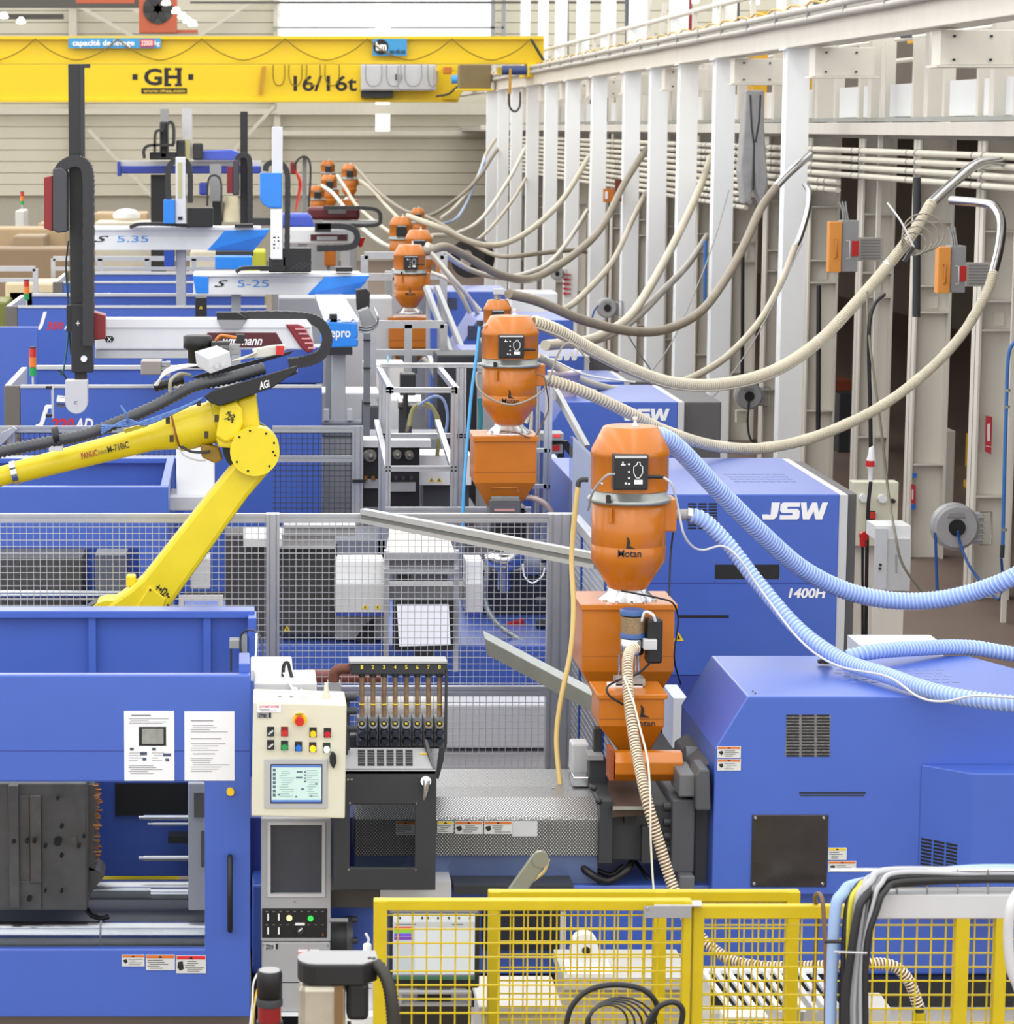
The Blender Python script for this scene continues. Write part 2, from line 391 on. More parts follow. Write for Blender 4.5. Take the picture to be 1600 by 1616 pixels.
# handrail on the runway
hr = thing('runway_handrail', 'white tubular handrail above the crane runway', 'railing', (XW + .2, 20, 5))
hb = MB().tube([Vector((XW + .25, y, 5.62)) for y in (17, 40, 86)], .035, 10); hb.build('top_rail', CREAM, hr)
for k in range(26):
    y = 18.5 + k * 2.2; MB().box(XW + .22, XW + .28, y, y + .07, 5.1, 5.6).build('post', CREAM, hr)
# inner row: cream H columns with crane brackets
XI = 6.5
BRX = [1537, 1330, 1197, 1082, 1014, 956, 911, 876, 846, 821]
for i, x in enumerate(BRX):
    Y = (XW + .3) * FP / (x - CX)
    t = thing('crane_bracket', '%s cream box bracket hanging below the crane runway' % ORD[i], 'bracket', (XW + .3, Y, 4.5), 'brackets below the crane runway')
    MB().box(XW - .05, XW + .55, Y, Y + .3, 4.60, 4.88).build('box', CREAM, t, bev=.006)
    MB().box(XW - .08, XW + .62, Y - .03, Y + .34, 4.58, 4.60).build('bottom_plate', CREAM, t)
    bl = MB()
    for a in (.06, .36):
        for b in (4.64, 4.83): bl.cyl((XW + a, Y, b), (XW + a, Y - .02, b), .012, n=6)
    bl.build('bolts', DGREY, t, stuff=True)
    MB().box(XW + .60, XW + .64, Y - .05, Y - .01, .0, 4.88).build('hanger', CREAM, t)
INX = [1577, 1472, 1382, 1297, 1228, 1172, 1116, 1066, 1020, 978, 942, 910, 882, 858]
for i, x in list(enumerate(INX)) + [(20, 1712), (21, 1880), (22, 2097)]:
    Y = XI * FP / (x - CX)
    t = thing('mezzanine_column', ('%s cream H-section column below the mezzanine' % ORD[i]) if i < 20 else 'cream mezzanine column beyond the right edge, %s of three' % ['farthest', 'middle', 'nearest'][i - 20], 'column', (XI, Y, 0), 'cream mezzanine columns')
    w = .17
    MB().box(XI - w, XI - w + .02, Y, Y + .26, .0, 3.98).box(XI + w - .02, XI + w, Y, Y + .26, 0, 3.98).box(XI - w, XI + w, Y + .12, Y + .135, 0, 3.98).build('shaft', CREAM, t)
    st = MB()
    for z in (.9, 2.35, 2.6, 3.2, 3.75): st.box(XI - w + .02, XI + w - .02, Y + .005, Y + .255, z, z + .018)
    st.build('stiffeners', CREAM, t, stuff=True)
    if i < len(INX) - 1:
        Y2 = XI * FP / (INX[i + 1] - CX)
        MB().bar((XI + .02, Y + .1, 2.45), (XI + .5, Y2, 2.72), .09, .12).build('tie_beam', CREAM, t)
        # mezzanine front: posts, panel, edge
    MB().box(XI - .12, XI + .1, Y - .02, Y + .14, 4.1, 5.0).build('upper_post', CREAM, t)
ed = thing('mezzanine_edge', 'cream steel edge beam of the mezzanine with grating', 'beam', (XI, 22, 4.0))
MB().box(XI - .3, XI - .2, 18, 76, 4.02, 4.14).build('edge_beam', CREAM, ed, bev=.006)
MB().box(XI - .22, XI - .02, 18, 76, 4.15, 4.19).build('grating', GALV, ed)
yy = 18.0; k = 0
while yy < 70:
    if k % 4 != 3: MB().box(XI - .02, XI + .02, yy + .08, yy + 1.15, 4.2, 4.52).build('kick_panel', WHITE, ed)
    MB().box(XI - .05, XI + .05, yy, yy + .08, 4.15, 4.95).build('stanchion', CREAM, ed)
    yy += 1.23; k += 1
MB().tube([Vector((XI + .3, y, 4.78)) for y in (18, 76)], .025, 8).tube([Vector((XI + .3, y, 5.0)) for y in (18, 76)], .025, 8).build('guard_rail', CREAM, ed)
# bank of conveying pipes
PN = ['top', 'second', 'third', 'fourth', 'fifth', 'sixth', 'seventh', 'eighth', 'ninth', 'lowest']
for k in range(10):
    zz = 3.86 - k * .083
    y0 = 18.5 if k < 4 else (29.8 if k < 6 else 34.5 + .25 * (k - 6))
    t = thing('conveying_pipe', '%s cream conveying pipe of the bank under the mezzanine' % PN[k], 'pipe', (6.15, y0, zz), 'bank of conveying pipes')
    MB().cyl((6.15, y0, zz), (6.15, 71, zz), .029, n=12).build('run', M('cream_pipe', (214, 208, 192), .45, var=.06), t)
    cl = MB(); y = y0 + .6
    while y < 66: cl.cyl((6.15, y, zz), (6.15, y + .04, zz), .036, n=10).cyl((6.15, y + .35, zz), (6.15, y + .38, zz), .034, n=10); y += 2.4
    cl.build('couplings', GALV, t, stuff=True)
# plastic-wrapped duct dropping from the bracket
t = thing('sheet_duct', 'grey plastic-sheeted duct hanging behind the white columns', 'duct', P(1190, 330, 33))
pf = [P(1177, 142, 33), P(1206, 142, 33), P(1206, 200, 33), P(1212, 290, 33), P(1204, 325, 33), P(1193, 300, 33), P(1190, 240, 33), P(1186, 320, 33), P(1174, 322, 33), P(1168, 270, 33), P(1174, 200, 33)]
MB().prism(pf, (0, .3, 0)).build('sheeting', M('grey_sheeting', (160, 160, 162), .35, var=.2, scale=5, bump=.6), t, bev=.02)
MB().tube([P(1184, 150, 32.9), P(1186, 200, 32.9), P(1190, 230, 32.9), P(1188, 300, 32.9)], .012, 6).tube([P(1200, 150, 32.9), P(1198, 190, 32.9), P(1192, 225, 32.9)], .012, 6).build('chain', DGREY, t)
# ================================================================== overhead crane
def festoon(mb, xs, y0, sag, Y, r=.012, pairs=False):
    for a, b in (zip(xs[::2], xs[1::2]) if pairs else zip(xs, xs[1:])):
        if pairs: mb.tube(spline([P(a, y0, Y), P(a, y0 + sag * .6, Y), P(a * .8 + b * .2, y0 + sag * .93, Y), P((a + b) / 2, y0 + sag, Y), P(a * .2 + b * .8, y0 + sag * .93, Y), P(b, y0 + sag * .6, Y), P(b, y0, Y)], 4), r, 5); continue
        mb.tube(spline([P(a, y0, Y), P(a * .8 + b * .2, y0 + sag * .6, Y), P((a + b) / 2, y0 + sag, Y), P(a * .2 + b * .8, y0 + sag * .6, Y), P(b, y0, Y)], 4), r, 5)
YA, YB = 56.0, 70.0
t = thing('overhead_crane', 'yellow upper crane girder with festoon cable and blue signs', 'crane', P(400, 100, YA))
MB().pb(-260, 57, 858, 62, YA - .12, .45).pb(-260, 60, 858, 97, YA, .18).pb(-260, 96, 858, 101, YA - .12, .45).build('girder', CRY, t)
fs = MB(); festoon(fs, [-70, 56, 186, 318, 450, 580, 713, 838], 61, 34, YA - .2); fs.build('festoon_cable', M('olive_cable', (130, 108, 24), .6), t)
MB().pb(786, 106, 834, 118, YA, .3).build('carriage_arm', CRY, t); MB().pb(832, 101, 864, 122, YA - .3, 1.6).build('end_carriage', CRY, t, bev=.02)
MB().cyl(P(792, 111, YA - .2), P(834, 111, YA - .2), .09, n=12).build('drive_motor', M('motor_blue', (50, 70, 120), .4), t)
MB().pb(803, 108, 807, 148, YA - .3, .06).build('limit_arm', M('ochre_paint', (190, 140, 30), .5), t)
MB().tube(spline([P(803, 148, YA - .3), P(804, 168, YA - .3), P(812, 176, YA - .3), P(820, 168, YA - .3), P(821, 145, YA - .3)], 5), .02, 6).build('cable_loop', DGREY, t)
MB().tube([P(838, 62, YA - .2), P(858, 96, YA - .2)], .03, 6).build('drop_cable', DGREY, t)
SGB = M('sign_blue', (60, 150, 205), .5)
sg = MB().pb(108, 60, 254, 76, YA - .16, .03).build('capacity_sign', SGB, t, label='blue lifting capacity sign')
ptext('capacité de levage', (114, 63, 212, 75), YA - .17, WINK, sg, bold=.03)
MB().pb(221, 62, 243, 74, YA - .18, .012).build('red_patch', RINK, sg); ptext('32000', (223, 64, 241, 72), YA - .185, WINK, sg); ptext('kg', (244, 64, 252, 74), YA - .18, WINK, sg)
sg = MB().pb(588, 61, 642, 88, YA - .16, .03).build('logo_sign', SGB, t, label='blue sign with round black emblem')
cc = P(601, 74, YA - .17); MB().cyl(cc, cc + Vector((0, -.012, 0)), 11.5 * MPP(YA), n=24).build('emblem_disc', INK, sg)
ptext('bm', (593, 66, 610, 80), YA - .19, WINK, sg, bold=.04); ptext('sen-tilt.net', (615, 77, 640, 85), YA - .17, INK, sg)
t = thing('crane_girder', 'deep yellow crane girder lettered GH and 16/16t', 'crane', P(400, 160, YB))
MB().pp([(-260, 101), (735, 101), (742, 120), (722, 160), (-260, 160)], YB, .7).build('box_girder', CRY, t, bev=.02)
MB().pb(-260, 157, 724, 161, YB - .12, .9).build('bottom_flange', CRY, t)
ptext('GH', (227, 108, 286, 135), YB, INK, t, bold=.03)
sf = MB()
for x0, x1 in ((259, 270), (276, 287)):
    for y in (107, 132): sf.pb(x0, y, x1, y + 4, YB - .01, .01)
sf.build('lettering', INK, t)
for x in (209, 297): MB().pb(x, 117, x + 8, 126, YB - .01, .01).build('square_mark', INK, t)
MB().pb(223, 139, 295, 148, YB - .01, .01).build('name_bar', INK, t); ptext('www.ghsa.com', (226, 141, 292, 147), YB - .01, CRY, t, bold=.02)
ptext('16/16t', (463, 119, 563, 144), YB, INK, t, bold=.02)
MB().pp([(413, 105), (420, 104), (414, 150), (408, 150)], YB - .15, .06).build('hook_tag', M('ochre_paint', (190, 140, 30), .5), t)
fs = MB(); festoon(fs, [431, 449, 456, 476, 484, 505, 513, 535], 102, 33, YB - .1, .014, True); fs.build('cable_loops', M('olive_cable', (130, 108, 24), .6), t)
cab = MB().pb(570, 101, 688, 143, YB - .5, .45).build('control_cabinet', LGREY, t, bev=.02)
for x in (572, 629): MB().pb(x, 103, x + 55, 141, YB - .53, .03).build('cabinet_door', LGREY, cab, bev=.008)
MB().pb(624, 117, 626, 126, YB - .57, .05).pb(631, 117, 633, 126, YB - .57, .05).build('latch', BLACK, cab)
fs = MB(); festoon(fs, [577, 602, 610, 632, 639, 665, 675, 690], 102, 34, YB - .65, .016, True); fs.build('cabinet_loops', GREY, t)
MB().pb(570, 143, 620, 154, YB - .3, .3).build('cable_bundle', DGREY, t)
MB().pb(725, 102, 775, 141, YB - 6, .6).build('hoist_box', M('hoist_brown', (120, 104, 70), .5), t, bev=.02)
MB().pb(722, 140, 778, 143, YB - 6.1, .8).build('trolley_frame', CRY, t); MB().pb(690, 104, 726, 112, YB - 1, .4).build('trolley_arm', CRY, t); MB().pb(700, 150, 722, 156, YB - .4, .3).build('trolley_step', CRY, t)
MB().pb(700, 105, 713, 117, YB - 1.2, .2).build('warning_beacon', ORG, t, bev=.02)
MB().cyl(P(712, 126, YB - 1.2), P(727, 124, YB - 1.2), .1, n=12).cyl(P(733, 134, YB - 1.2), P(745, 134, YB - 1.2), .1, n=12).build('hoist_motor', M('motor_light_blue', (70, 150, 220), .4), t)
MB().tube(spline([P(688, 152, YB - .6), P(708, 148, YB - .6), P(728, 133, YB - .6), P(752, 132, YB - .6)], 5), .03, 6).build('hoist_cable', DGREY, t)
# ================================================================== shared builders
def pframe(o, i, Y, dep):
    """flat frame (outer / inner pixel boxes) as one connected piece"""
    a = PBX(*o, Y, dep); b = PBX(*i, Y, dep)
    def ring(q, y): return [(q[0], y, q[4]), (q[1], y, q[4]), (q[1], y, q[5]), (q[0], y, q[5])]
    vs = ring(a, Y) + ring(b, Y) + ring(a, Y + dep) + ring(b, Y + dep); fs = []
    for k in range(4):
        j = (k + 1) % 4
        fs += [(k, j, 4 + j, 4 + k), (8 + j, 8 + k, 12 + k, 12 + j), (k, 8 + k, 8 + j, j), (4 + k, 4 + j, 12 + j, 12 + k)]
    return MB().add(vs, fs)
def screws(pts, Y, parent, r=3.0, mat=None):
    mb = MB()
    for x, y in pts: c = P(x, y, Y); mb.cyl(c, c + Vector((0, -.006, 0)), r * MPP(Y, y), r * .6 * MPP(Y, y), n=8)
    return mb.build('screw_heads', mat or STEEL, parent, stuff=True)
def lines(x0, y0, x1, y1, n, Y, parent, mat=None, seed=1, name='printed_lines', th=.9):
    rnd = random.Random(seed); mb = MB(); L = .004
    for k in range(n):
        y = y0 + (y1 - y0) * (k + .5) / n; e = x0 + (x1 - x0) * rnd.uniform(.45, 1)
        mb.pb(x0 + (rnd.random() < .3) * 3, y - th / 2, e, y + th / 2, Y - .0015, .001)
    return mb.build(name, mat or GINK, parent, stuff=True)
LABC = M('label_silver', (206, 208, 206), .45, var=.03); LABO = M('label_orange', (206, 110, 40), .5, var=0); LABY = M('label_yellow', (226, 190, 40), .5, var=0)
def warn(x0, y0, x1, y1, Y, parent, col, pict=False, seed=1):
    p = MB().pb(x0, y0, x1, y1, Y - .004, .004).build('warning_label', LABC, parent)
    h = y0 + (y1 - y0) * .22
    MB().pb(x0 + 1, y0 + .8, x1 - 1, h, Y - .0055, .0015).build('header_strip', col, p)
    lines(x0 + (x1 - x0) * (.3 if pict else .06), h + 1.5, x1 - 2, y1 - 1.5, max(3, int((y1 - h) / 3.4)), Y - .004, p, M('label_text_grey', (96, 96, 96), .7, var=0), seed, th=.8)
    if pict: MB().pp([(x0 + 3, h + 4), (x0 + (x1 - x0) * .22, h + 3), (x0 + (x1 - x0) * .26, y1 - 7), (x0 + 6, y1 - 4), (x0 + 2, y1 - 9)], Y - .0055, .001).build('pictogram', INK, p)
    MB().pp([((x0 + x1) / 2 - 3, h - .5), ((x0 + x1) / 2, y0 + 1), ((x0 + x1) / 2 + 3, h - .5)], Y - .0065, .001).build('alert_mark', INK, p)
    return p
def slots(x0, y0, x1, y1, Y, cols, rows, parent, mat=BLACK, name='vent_slots', gap=.1):
    mb = MB(); w = (x1 - x0) / cols; h = (y1 - y0) / rows
    for c in range(cols):
        for r in range(rows):
            a, b = x0 + c * w + w * gap / 2, y0 + r * h + h * .2; c2, d = a + w * (1 - gap), b + h * .62; m = (b + d) / 2; e = (d - b) / 2
            mb.pp([(a + e, b), (c2 - e, b), (c2, m), (c2 - e, d), (a + e, d), (a, m)], Y - .0015, .003)
    return mb.build(name, mat, parent, stuff=True)
def pcyl(mb, x0, y0, x1, y1, Y, rpx, n=16, Y2=None):
    return mb.cyl(P(x0, y0, Y), P(x1, y1, Y2 or Y), rpx * MPP(Y, y0), n=n)
def pdisc(mb, x, y, Y, rpx, dep=.02, n=20):
    c = P(x, y, Y); return mb.cyl(c, c + Vector((0, -dep, 0)), rpx * MPP(Y, y), n=n)
def ptube(pts, rpx, n=8, k=8):
    """smooth cable through (x, y, Y) pixel points"""
    q = spline([P(*p) for p in pts], k); return MB().tube(q, rpx * MPP(pts[0][2], pts[0][1]), n)
def ribbed(pts, rpx, pitch, n=12, amp=.1, k=14):
    q = resample(spline([P(*p) for p in pts], k), pitch / 2); Y0, Y1 = pts[0][2], pts[-1][2]; m = len(q); r0 = rpx * MPP(Y0, pts[0][1])
    return MB().tube(q, r0, n, rr=[r0 * (1 + amp * (1 if i % 2 else -1)) for i in range(m)])
def coil(pts, rpx, pitch, thick, k=14, seg=12):
    """helical rib wound round a hose path"""
    q = resample(spline([P(*p) for p in pts], k), pitch / seg); r = rpx * MPP(pts[0][2], pts[0][1]); out = []; u = None
    for i, p in enumerate(q):
        d = (q[min(i + 1, len(q) - 1)] - q[max(i - 1, 0)]).normalized()
        if u is None: u, _ = frame_axes(d)
        u = (u - d * u.dot(d)).normalized(); w = d.cross(u); a = 2 * math.pi * i / seg
        out.append(p + (u * math.cos(a) + w * math.sin(a)) * r)
    return MB().tube(out, thick, 4)
# ================================================================== machine 1 (nearest)
F1 = 11.8
m1 = thing('injection_molding_machine', 'nearest blue injection molding machine with windowed guard door and sheets taped on', 'machine', (0, 12.5, 0))
door = pframe((-260, 1065, 395, 1605), (-200, 1234, 323, 1498), F1, .05).build('guard_door', BLUE, m1, bev=.006)
MB().pb(-260, 1184.4, 395, 1185.8, F1 - .001, .004).build('seam', NAVY, door)
MB().pb(-199, 1235, 322, 1497, F1 + .02, .008).build('window_pane', PANE, door)
hd = MB().tube([P(363, 1352, F1), P(363, 1352, F1 - .05), P(363, 1358, F1 - .07), P(363, 1462, F1 - .07), P(363, 1468, F1 - .05), P(363, 1468, F1)], 4.2 * MPP(F1, 1400), 10).build('door_handle', BLACK, door, label='black bar handle')
b = MB(); pdisc(b, 363.5, 1248.5, F1, 6, .02); b.build('yellow_button', BUTY, door)
warn(192, 1507, 228, 1525, F1, door, LABO, True, 2); warn(230, 1507, 276, 1531, F1, door, LABO, False, 3); warn(278, 1508, 325, 1536, F1, door, RINK, True, 4)
xa, xb = P(-260, 1300, F1).x, P(396, 1300, F1).x
zt = P(0, 970, 13.5).z
back = MB().box(xa, xb + .02, 13.46, 13.52, .5, zt).build('rear_guard', BLUE, m1, bev=.005)
MB().box(xa, xb + .02, 13.40, 13.54, zt, zt + .035).build('top_rim', BLUE, back, bev=.004)
for x in (145, 326, -60): q = P(x, 1010, 13.44); MB().box(q.x - .015, q.x + .02, 13.42, 13.46, .5, zt).build('rib', BLUE, back)
MB().pb(391, 975, 405, 1062, 13.3, .2).build('end_cap', BLUE, m1, bev=.006)
MB().pb(377, 1047, 394, 1068, F1 + .05, .25).build('corner_block', BLUE, m1, bev=.005)
MB().pb(182, 1237, 295, 1287, 13.44, .02).build('inner_window', BLACK, m1)
MB().box(xa, xb, F1 + .06, 13.45, .38, .45).build('drip_tray', GREY, m1)
MB().box(xa, xb + .02, 11.95, 13.4, .02, .38).build('clamp_base', M('base_taupe', (120, 112, 104), .6), m1)
# tooling behind the glass
mold = MB().pb(-150, 1236, 137, 1437, 12.25, 1.0).build('moving_mold', DSTEEL, m1, bev=.008)
MB().pb(30, 1256, 47, 1390, 12.235, .02).pb(47, 1256, 65, 1394, 12.22, .035).build('slide_bar', M('worn_steel', (128, 122, 114), .4, .7, var=.2, scale=14), mold, bev=.003)
MB().pb(30, 1390, 65, 1436, 12.23, .03).build('slide_foot', DSTEEL, mold, bev=.003)
MB().pb(14, 1240, 30, 1434, 12.2, .05).build('mold_plate', DSTEEL, mold, bev=.004)
hl = MB()
for x, y, r in ((92, 1326, 6.5), (92, 1257, 3), (98, 1302, 3), (72, 1333, 3), (98, 1348, 3), (23, 1325, 3.3), (44, 1325, 3.3), (55, 1325, 3.3), (125, 1333, 3), (98, 1404, 2.5), (72, 1404, 2), (47, 1416, 4), (133, 1317, 3)): pdisc(hl, x, y, 12.22 if x > 68 or x < 30 else 12.2, r, .035)
hl.build('bolt_holes', BLACK, mold, stuff=True)
MB().pb(110, 1320, 121, 1331, 12.235, .02).build('eyebolt_plate', M('worn_steel', (128, 122, 114), .4, .7), mold)
pn = MB(); rnd = random.Random(3)
for k in range(60):
    y = 1238 + 2.05 * k; x = 143 + rnd.uniform(0, 6); pcyl(pn, x, y, x + rnd.uniform(8, 14), y, 12.3 + rnd.uniform(0, .4), rnd.uniform(.8, 1.5), 6)
pn.build('core_pins', COPPER, mold, stuff=True)
MB().pb(137, 1238, 150, 1375, 12.4, .4).build('pin_plate', M('worn_steel', (128, 122, 114), .4, .7), mold, bev=.003)
MB().pp([(140, 1368), (158, 1376), (164, 1384), (150, 1400), (138, 1420)], 12.4, .2).build('knuckle', DSTEEL, mold)
MB().pb(297, 1236, 393, 1437, 12.3, 1.0).build('fixed_platen', LGREY, m1, bev=.006)
MB().pb(306, 1252, 324, 1290, 12.285, .02).pb(317, 1312, 324, 1368, 12.285, .02).build('platen_slot', DSTEEL, m1)
for y, r, x in ((1290, 4.2, 219), (1300, 3, 233), (1354, 4.6, 219)):
    q = MB(); pcyl(q, x + 8, y, 298, y, 12.9, r, 14); pcyl(q, x, y, x + 9, y, 12.9, r * .7, 12); q.build('ejector_rod', STEEL, m1)
MB().pb(265, 1320, 296, 1331, 13.3, .1).build('shadow_bracket', DGREY, m1)
q = MB(); pcyl(q, -200, 1474, 335, 1474, 12.25, 20, 28); q.build('tie_bar', STEEL, m1)
q = MB(); pcyl(q, 158, 1474, 161, 1474, 12.25, 21.5, 28); q.build('tie_bar_collar', GREY, m1)
q = MB(); pcyl(q, 140, 1404, 300, 1404, 13.0, 16, 24); q.build('tie_bar', STEEL, m1)
q = MB(); pcyl(q, 238, 1410, 297, 1410, 12.75, 8.5, 20); q.build('guide_pin', STEEL, m1)
MB().tube([P(128, 1424, 12.5), P(145, 1445, 12.4), P(160, 1450, 12.3), P(172, 1446, 12.3)], .012, 8).build('tooling_hose', BLACK, m1)
# housing between clamp and injection side
MB().pb(392, 1290, 560, 1500, 12.35, .8).build('platen_housing', NAVY, m1, bev=.006)
zb = P(700, 1397, 12.1).z
bed = MB().box(P(398, 1500, 12.1).x, P(1750, 1500, 12.1).x, 12.1, 13.6, .42, zb).build('bed', BLUE, m1, bev=.01)
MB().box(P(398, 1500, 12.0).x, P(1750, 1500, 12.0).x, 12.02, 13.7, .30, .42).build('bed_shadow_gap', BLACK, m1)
MB().box(P(560, 1500, 11.9).x, P(1750, 1500, 11.9).x, 11.75, 13.8, .0, .30).build('bed_foot', M('warm_grey_paint', (192, 186, 178), .5), m1)
MB().pb(762, 1432, 884, 1500, 12.02, .1).build('bed_opening', M('dark_opening', (26, 28, 40), .6), m1)
MB().pb(884, 1440, 893, 1500, 12.0, .08).build('bed_edge', LGREY, m1)
MB().pb(716, 1398, 905, 1412, 11.95, .5).build('drip_tray_front', DGREY, m1)
MB().pb(600, 1392, 712, 1424, 11.95, .3).build('spatter_shield', LGREY, m1)
MB().pb(522, 1405, 600, 1432, 11.95, .4).build('chute', M('dark_bronze_paint', (70, 66, 62), .5), m1)
# --- purge guard box with window
pg = pframe((527, 1215, 688, 1405), (552, 1270, 655, 1370), 11.7, .03).build('purge_guard', DGREY, m1, bev=.004)
MB().pb(551, 1269, 656, 1371, 11.715, .006).build('guard_pane', CLEAR, pg)
a, b2 = P(527, 1215, 11.7), P(688, 1215, 11.7); c2, d2 = P(548, 1180, 12.3), P(688, 1180, 12.3)
MB().prism([a, b2, Vector((b2.x, 12.3, d2.z)), Vector((a.x, 12.3, c2.z))], (0, 0, -.02)).build('guard_top', GREY, pg, bev=.003)
sl = MB()
for c in range(6):
    for r in range(6):
        x = 565 + c * 15; y = 1187 + r * 4; Yv = 12.3 - .6 * (y - 1180) / 35; sl.hexa([P(x, y + 1.6, Yv - .03) + Vector(v) for v in ((0, 0, 0), (.03, 0, 0), (.03, .02, 0), (0, .02, 0), (0, 0, .012), (.03, 0, .012), (.03, .02, .012), (0, .02, .012))])
sl.build('top_vents', DGREY, pg, stuff=True)
MB().box(b2.x - .012, b2.x, 11.73, 12.3, P(0, 1405, 11.7).z, P(0, 1215, 11.7).z).build('guard_side', DGREY, pg)
MB().box(a.x, a.x + .012, 11.73, 12.3, P(0, 1405, 11.7).z, P(0, 1215, 11.7).z).build('guard_side', DGREY, pg)
MB().pb(663, 1189, 681, 1196, 12.1, .01).build('small_label', LABY, pg)
screws([(552, 1267), (657, 1268), (550, 1372), (656, 1373), (549, 1230), (555, 1230)], 11.7, pg, 2.6)
MB().tube([P(672, 1233, 11.7), P(672, 1233, 11.66)], .022, 12).tube([P(673, 1232, 11.66), P(672, 1246, 11.65), P(669, 1262, 11.66)], .012, 8, rr=[.016, .012, .005]).build('latch_handle', STEEL, pg, label='chrome latch handle', stuff=True)
# --- perforated barrel cover
PERF = perforated('perforated_sheet', (206, 208, 208), (64, 66, 70), .0125)
xl, xr = P(560, 1300, 12.1).x, P(945, 1300, 12.1).x
z1, z2, z3 = P(0, 1350, 12.1).z, P(0, 1293, 12.1).z, P(0, 1258, 12.3).z
z4 = P(0, 1241, 12.55).z
prof = [(12.1, z1), (12.1, z2), (12.3, z3), (12.55, z4), (12.9, z4), (12.9, z1)]
cover = MB().prism([(xl, y, z) for y, z in prof], (xr - xl, 0, 0)).build('barrel_cover', PERF, m1, bev=.002, label='perforated steel barrel cover')
MB().prism([(xr, y, z) for y, z in prof], (.02, 0, 0)).build('cover_end_band', LGREY, cover)
nt_ = MB()
for k in range(44):
    x = P(692 + 5.8 * k, 1293, 12.1).x; nt_.add([(x, 12.098, z2 + .01), (x + .011, 12.098, z2 + .01), (x + .0055, 12.097, z2 - .012)], [(0, 1, 2)])
nt_.build('hinge_teeth', GREY, cover, stuff=True)
warn(625, 1296, 655, 1318, 12.09, cover, LABO, False, 5); warn(690, 1296, 716, 1315, 12.09, cover, LABY, False, 6); warn(718, 1296, 762, 1316, 12.09, cover, LABO, True, 7); warn(764, 1296, 808, 1316, 12.09, cover, LABO, True, 8)
MB().pb(808, 1296, 848, 1320, 12.094, .006).build('patch_plate', LGREY, cover)
screws([(739, 1324), (930, 1325), (873, 1244)], 12.09, cover, 2)
MB().box(xl, xr, 12.12, 12.85, P(0, 1395, 12.12).z, z1 - .002).build('lower_shield', M('blue_grey_shield', (92, 108, 150), .25, .3, var=.12, scale=4), m1, bev=.003)
# --- feed throat block
th = MB().pb(945, 1268, 1062, 1358, 12.1, .8).build('feed_throat', DGREY, m1, bev=.008)
MB().pb(946, 1265, 966, 1362, 12.05, .1).pb(1013, 1305, 1028, 1362, 12.05, .1).build('throat_rib', DGREY, th)
MB().pb(985, 1284, 1003, 1300, 12.06, .1).build('throat_port', BLACK, th)
MB().pb(1060, 1262, 1096, 1378, 12.05, .9).build('flange_block', M('slate_casting', (74, 76, 82), .5, var=.08), m1, bev=.008)
for y in (1273, 1297, 1319, 1341): q = MB(); pcyl(q, 1047, y, 1061, y, 12.1, 7.5, 14); q.build('flange_bolt', DGREY, m1)
MB().pp([(1096, 1215), (1122, 1200), (1126, 1420), (1094, 1420)], 12.15, .6).build('carriage_plate', M('slate_casting', (74, 76, 82), .5), m1, bev=.01)
MB().pp([(1098, 1224), (1104, 1214), (1120, 1214), (1122, 1280), (1098, 1280)], 11.98, .2).build('cylinder_lug', M('slate_casting', (74, 76, 82), .5), m1, bev=.01)
MB().pb(1072, 1222, 1098, 1258, 12.02, .25).build('lug_block', M('grey_casting', (98, 100, 104), .5), m1, bev=.008)
MB().pb(1072, 1382, 1096, 1410, 12.0, .3).build('stop_block', M('grey_casting', (98, 100, 104), .5), m1, bev=.008)
q = MB(); pcyl(q, 1080, 1195, 1126, 1198, 12.45, 18, 20); q.build('hydraulic_cylinder', M('grey_casting', (98, 100, 104), .5), m1)
MB().hexa([P(966, 1290, 11.98), P(1022, 1286, 11.98), P(1006, 1235, 12.5), P(958, 1235, 12.5)] + [v + Vector((0, 0, .03)) for v in (P(966, 1290, 11.98), P(1022, 1286, 11.98), P(1006, 1235, 12.5), P(958, 1235, 12.5))]).build('drip_lip', M('rust_brown_steel', (74, 58, 50), .5, .4, var=.2), m1)
MB().pb(968, 1274, 1022, 1278, 11.95, .02).build('lip_edge', GALV, m1)
kb = MB(); kb.ball(P(937, 1244, 12.05), .014).ball(P(945, 1265, 12.05), .014); kb.build('knobs', BLACK, m1, stuff=True)
for k, (pts, r) in enumerate((([(905, 1352, 12.2), (930, 1378, 12.1), (960, 1390, 12.1), (990, 1372, 12.1), (1000, 1350, 12.2)], 6), ([(915, 1352, 12.3), (940, 1372, 12.2), (965, 1380, 12.2), (985, 1366, 12.2)], 4), ([(1000, 1355, 12.3), (1022, 1385, 12.2), (1040, 1400, 12.2)], 3), ([(978, 1372, 12.5), (985, 1385, 12.4), (986, 1402, 12.4)], 4.5), ([(990, 1370, 12.5), (998, 1388, 12.4), (998, 1402, 12.4)], 4.5))):
    ptube(pts, r).build('heater_cable', BLACK, m1)
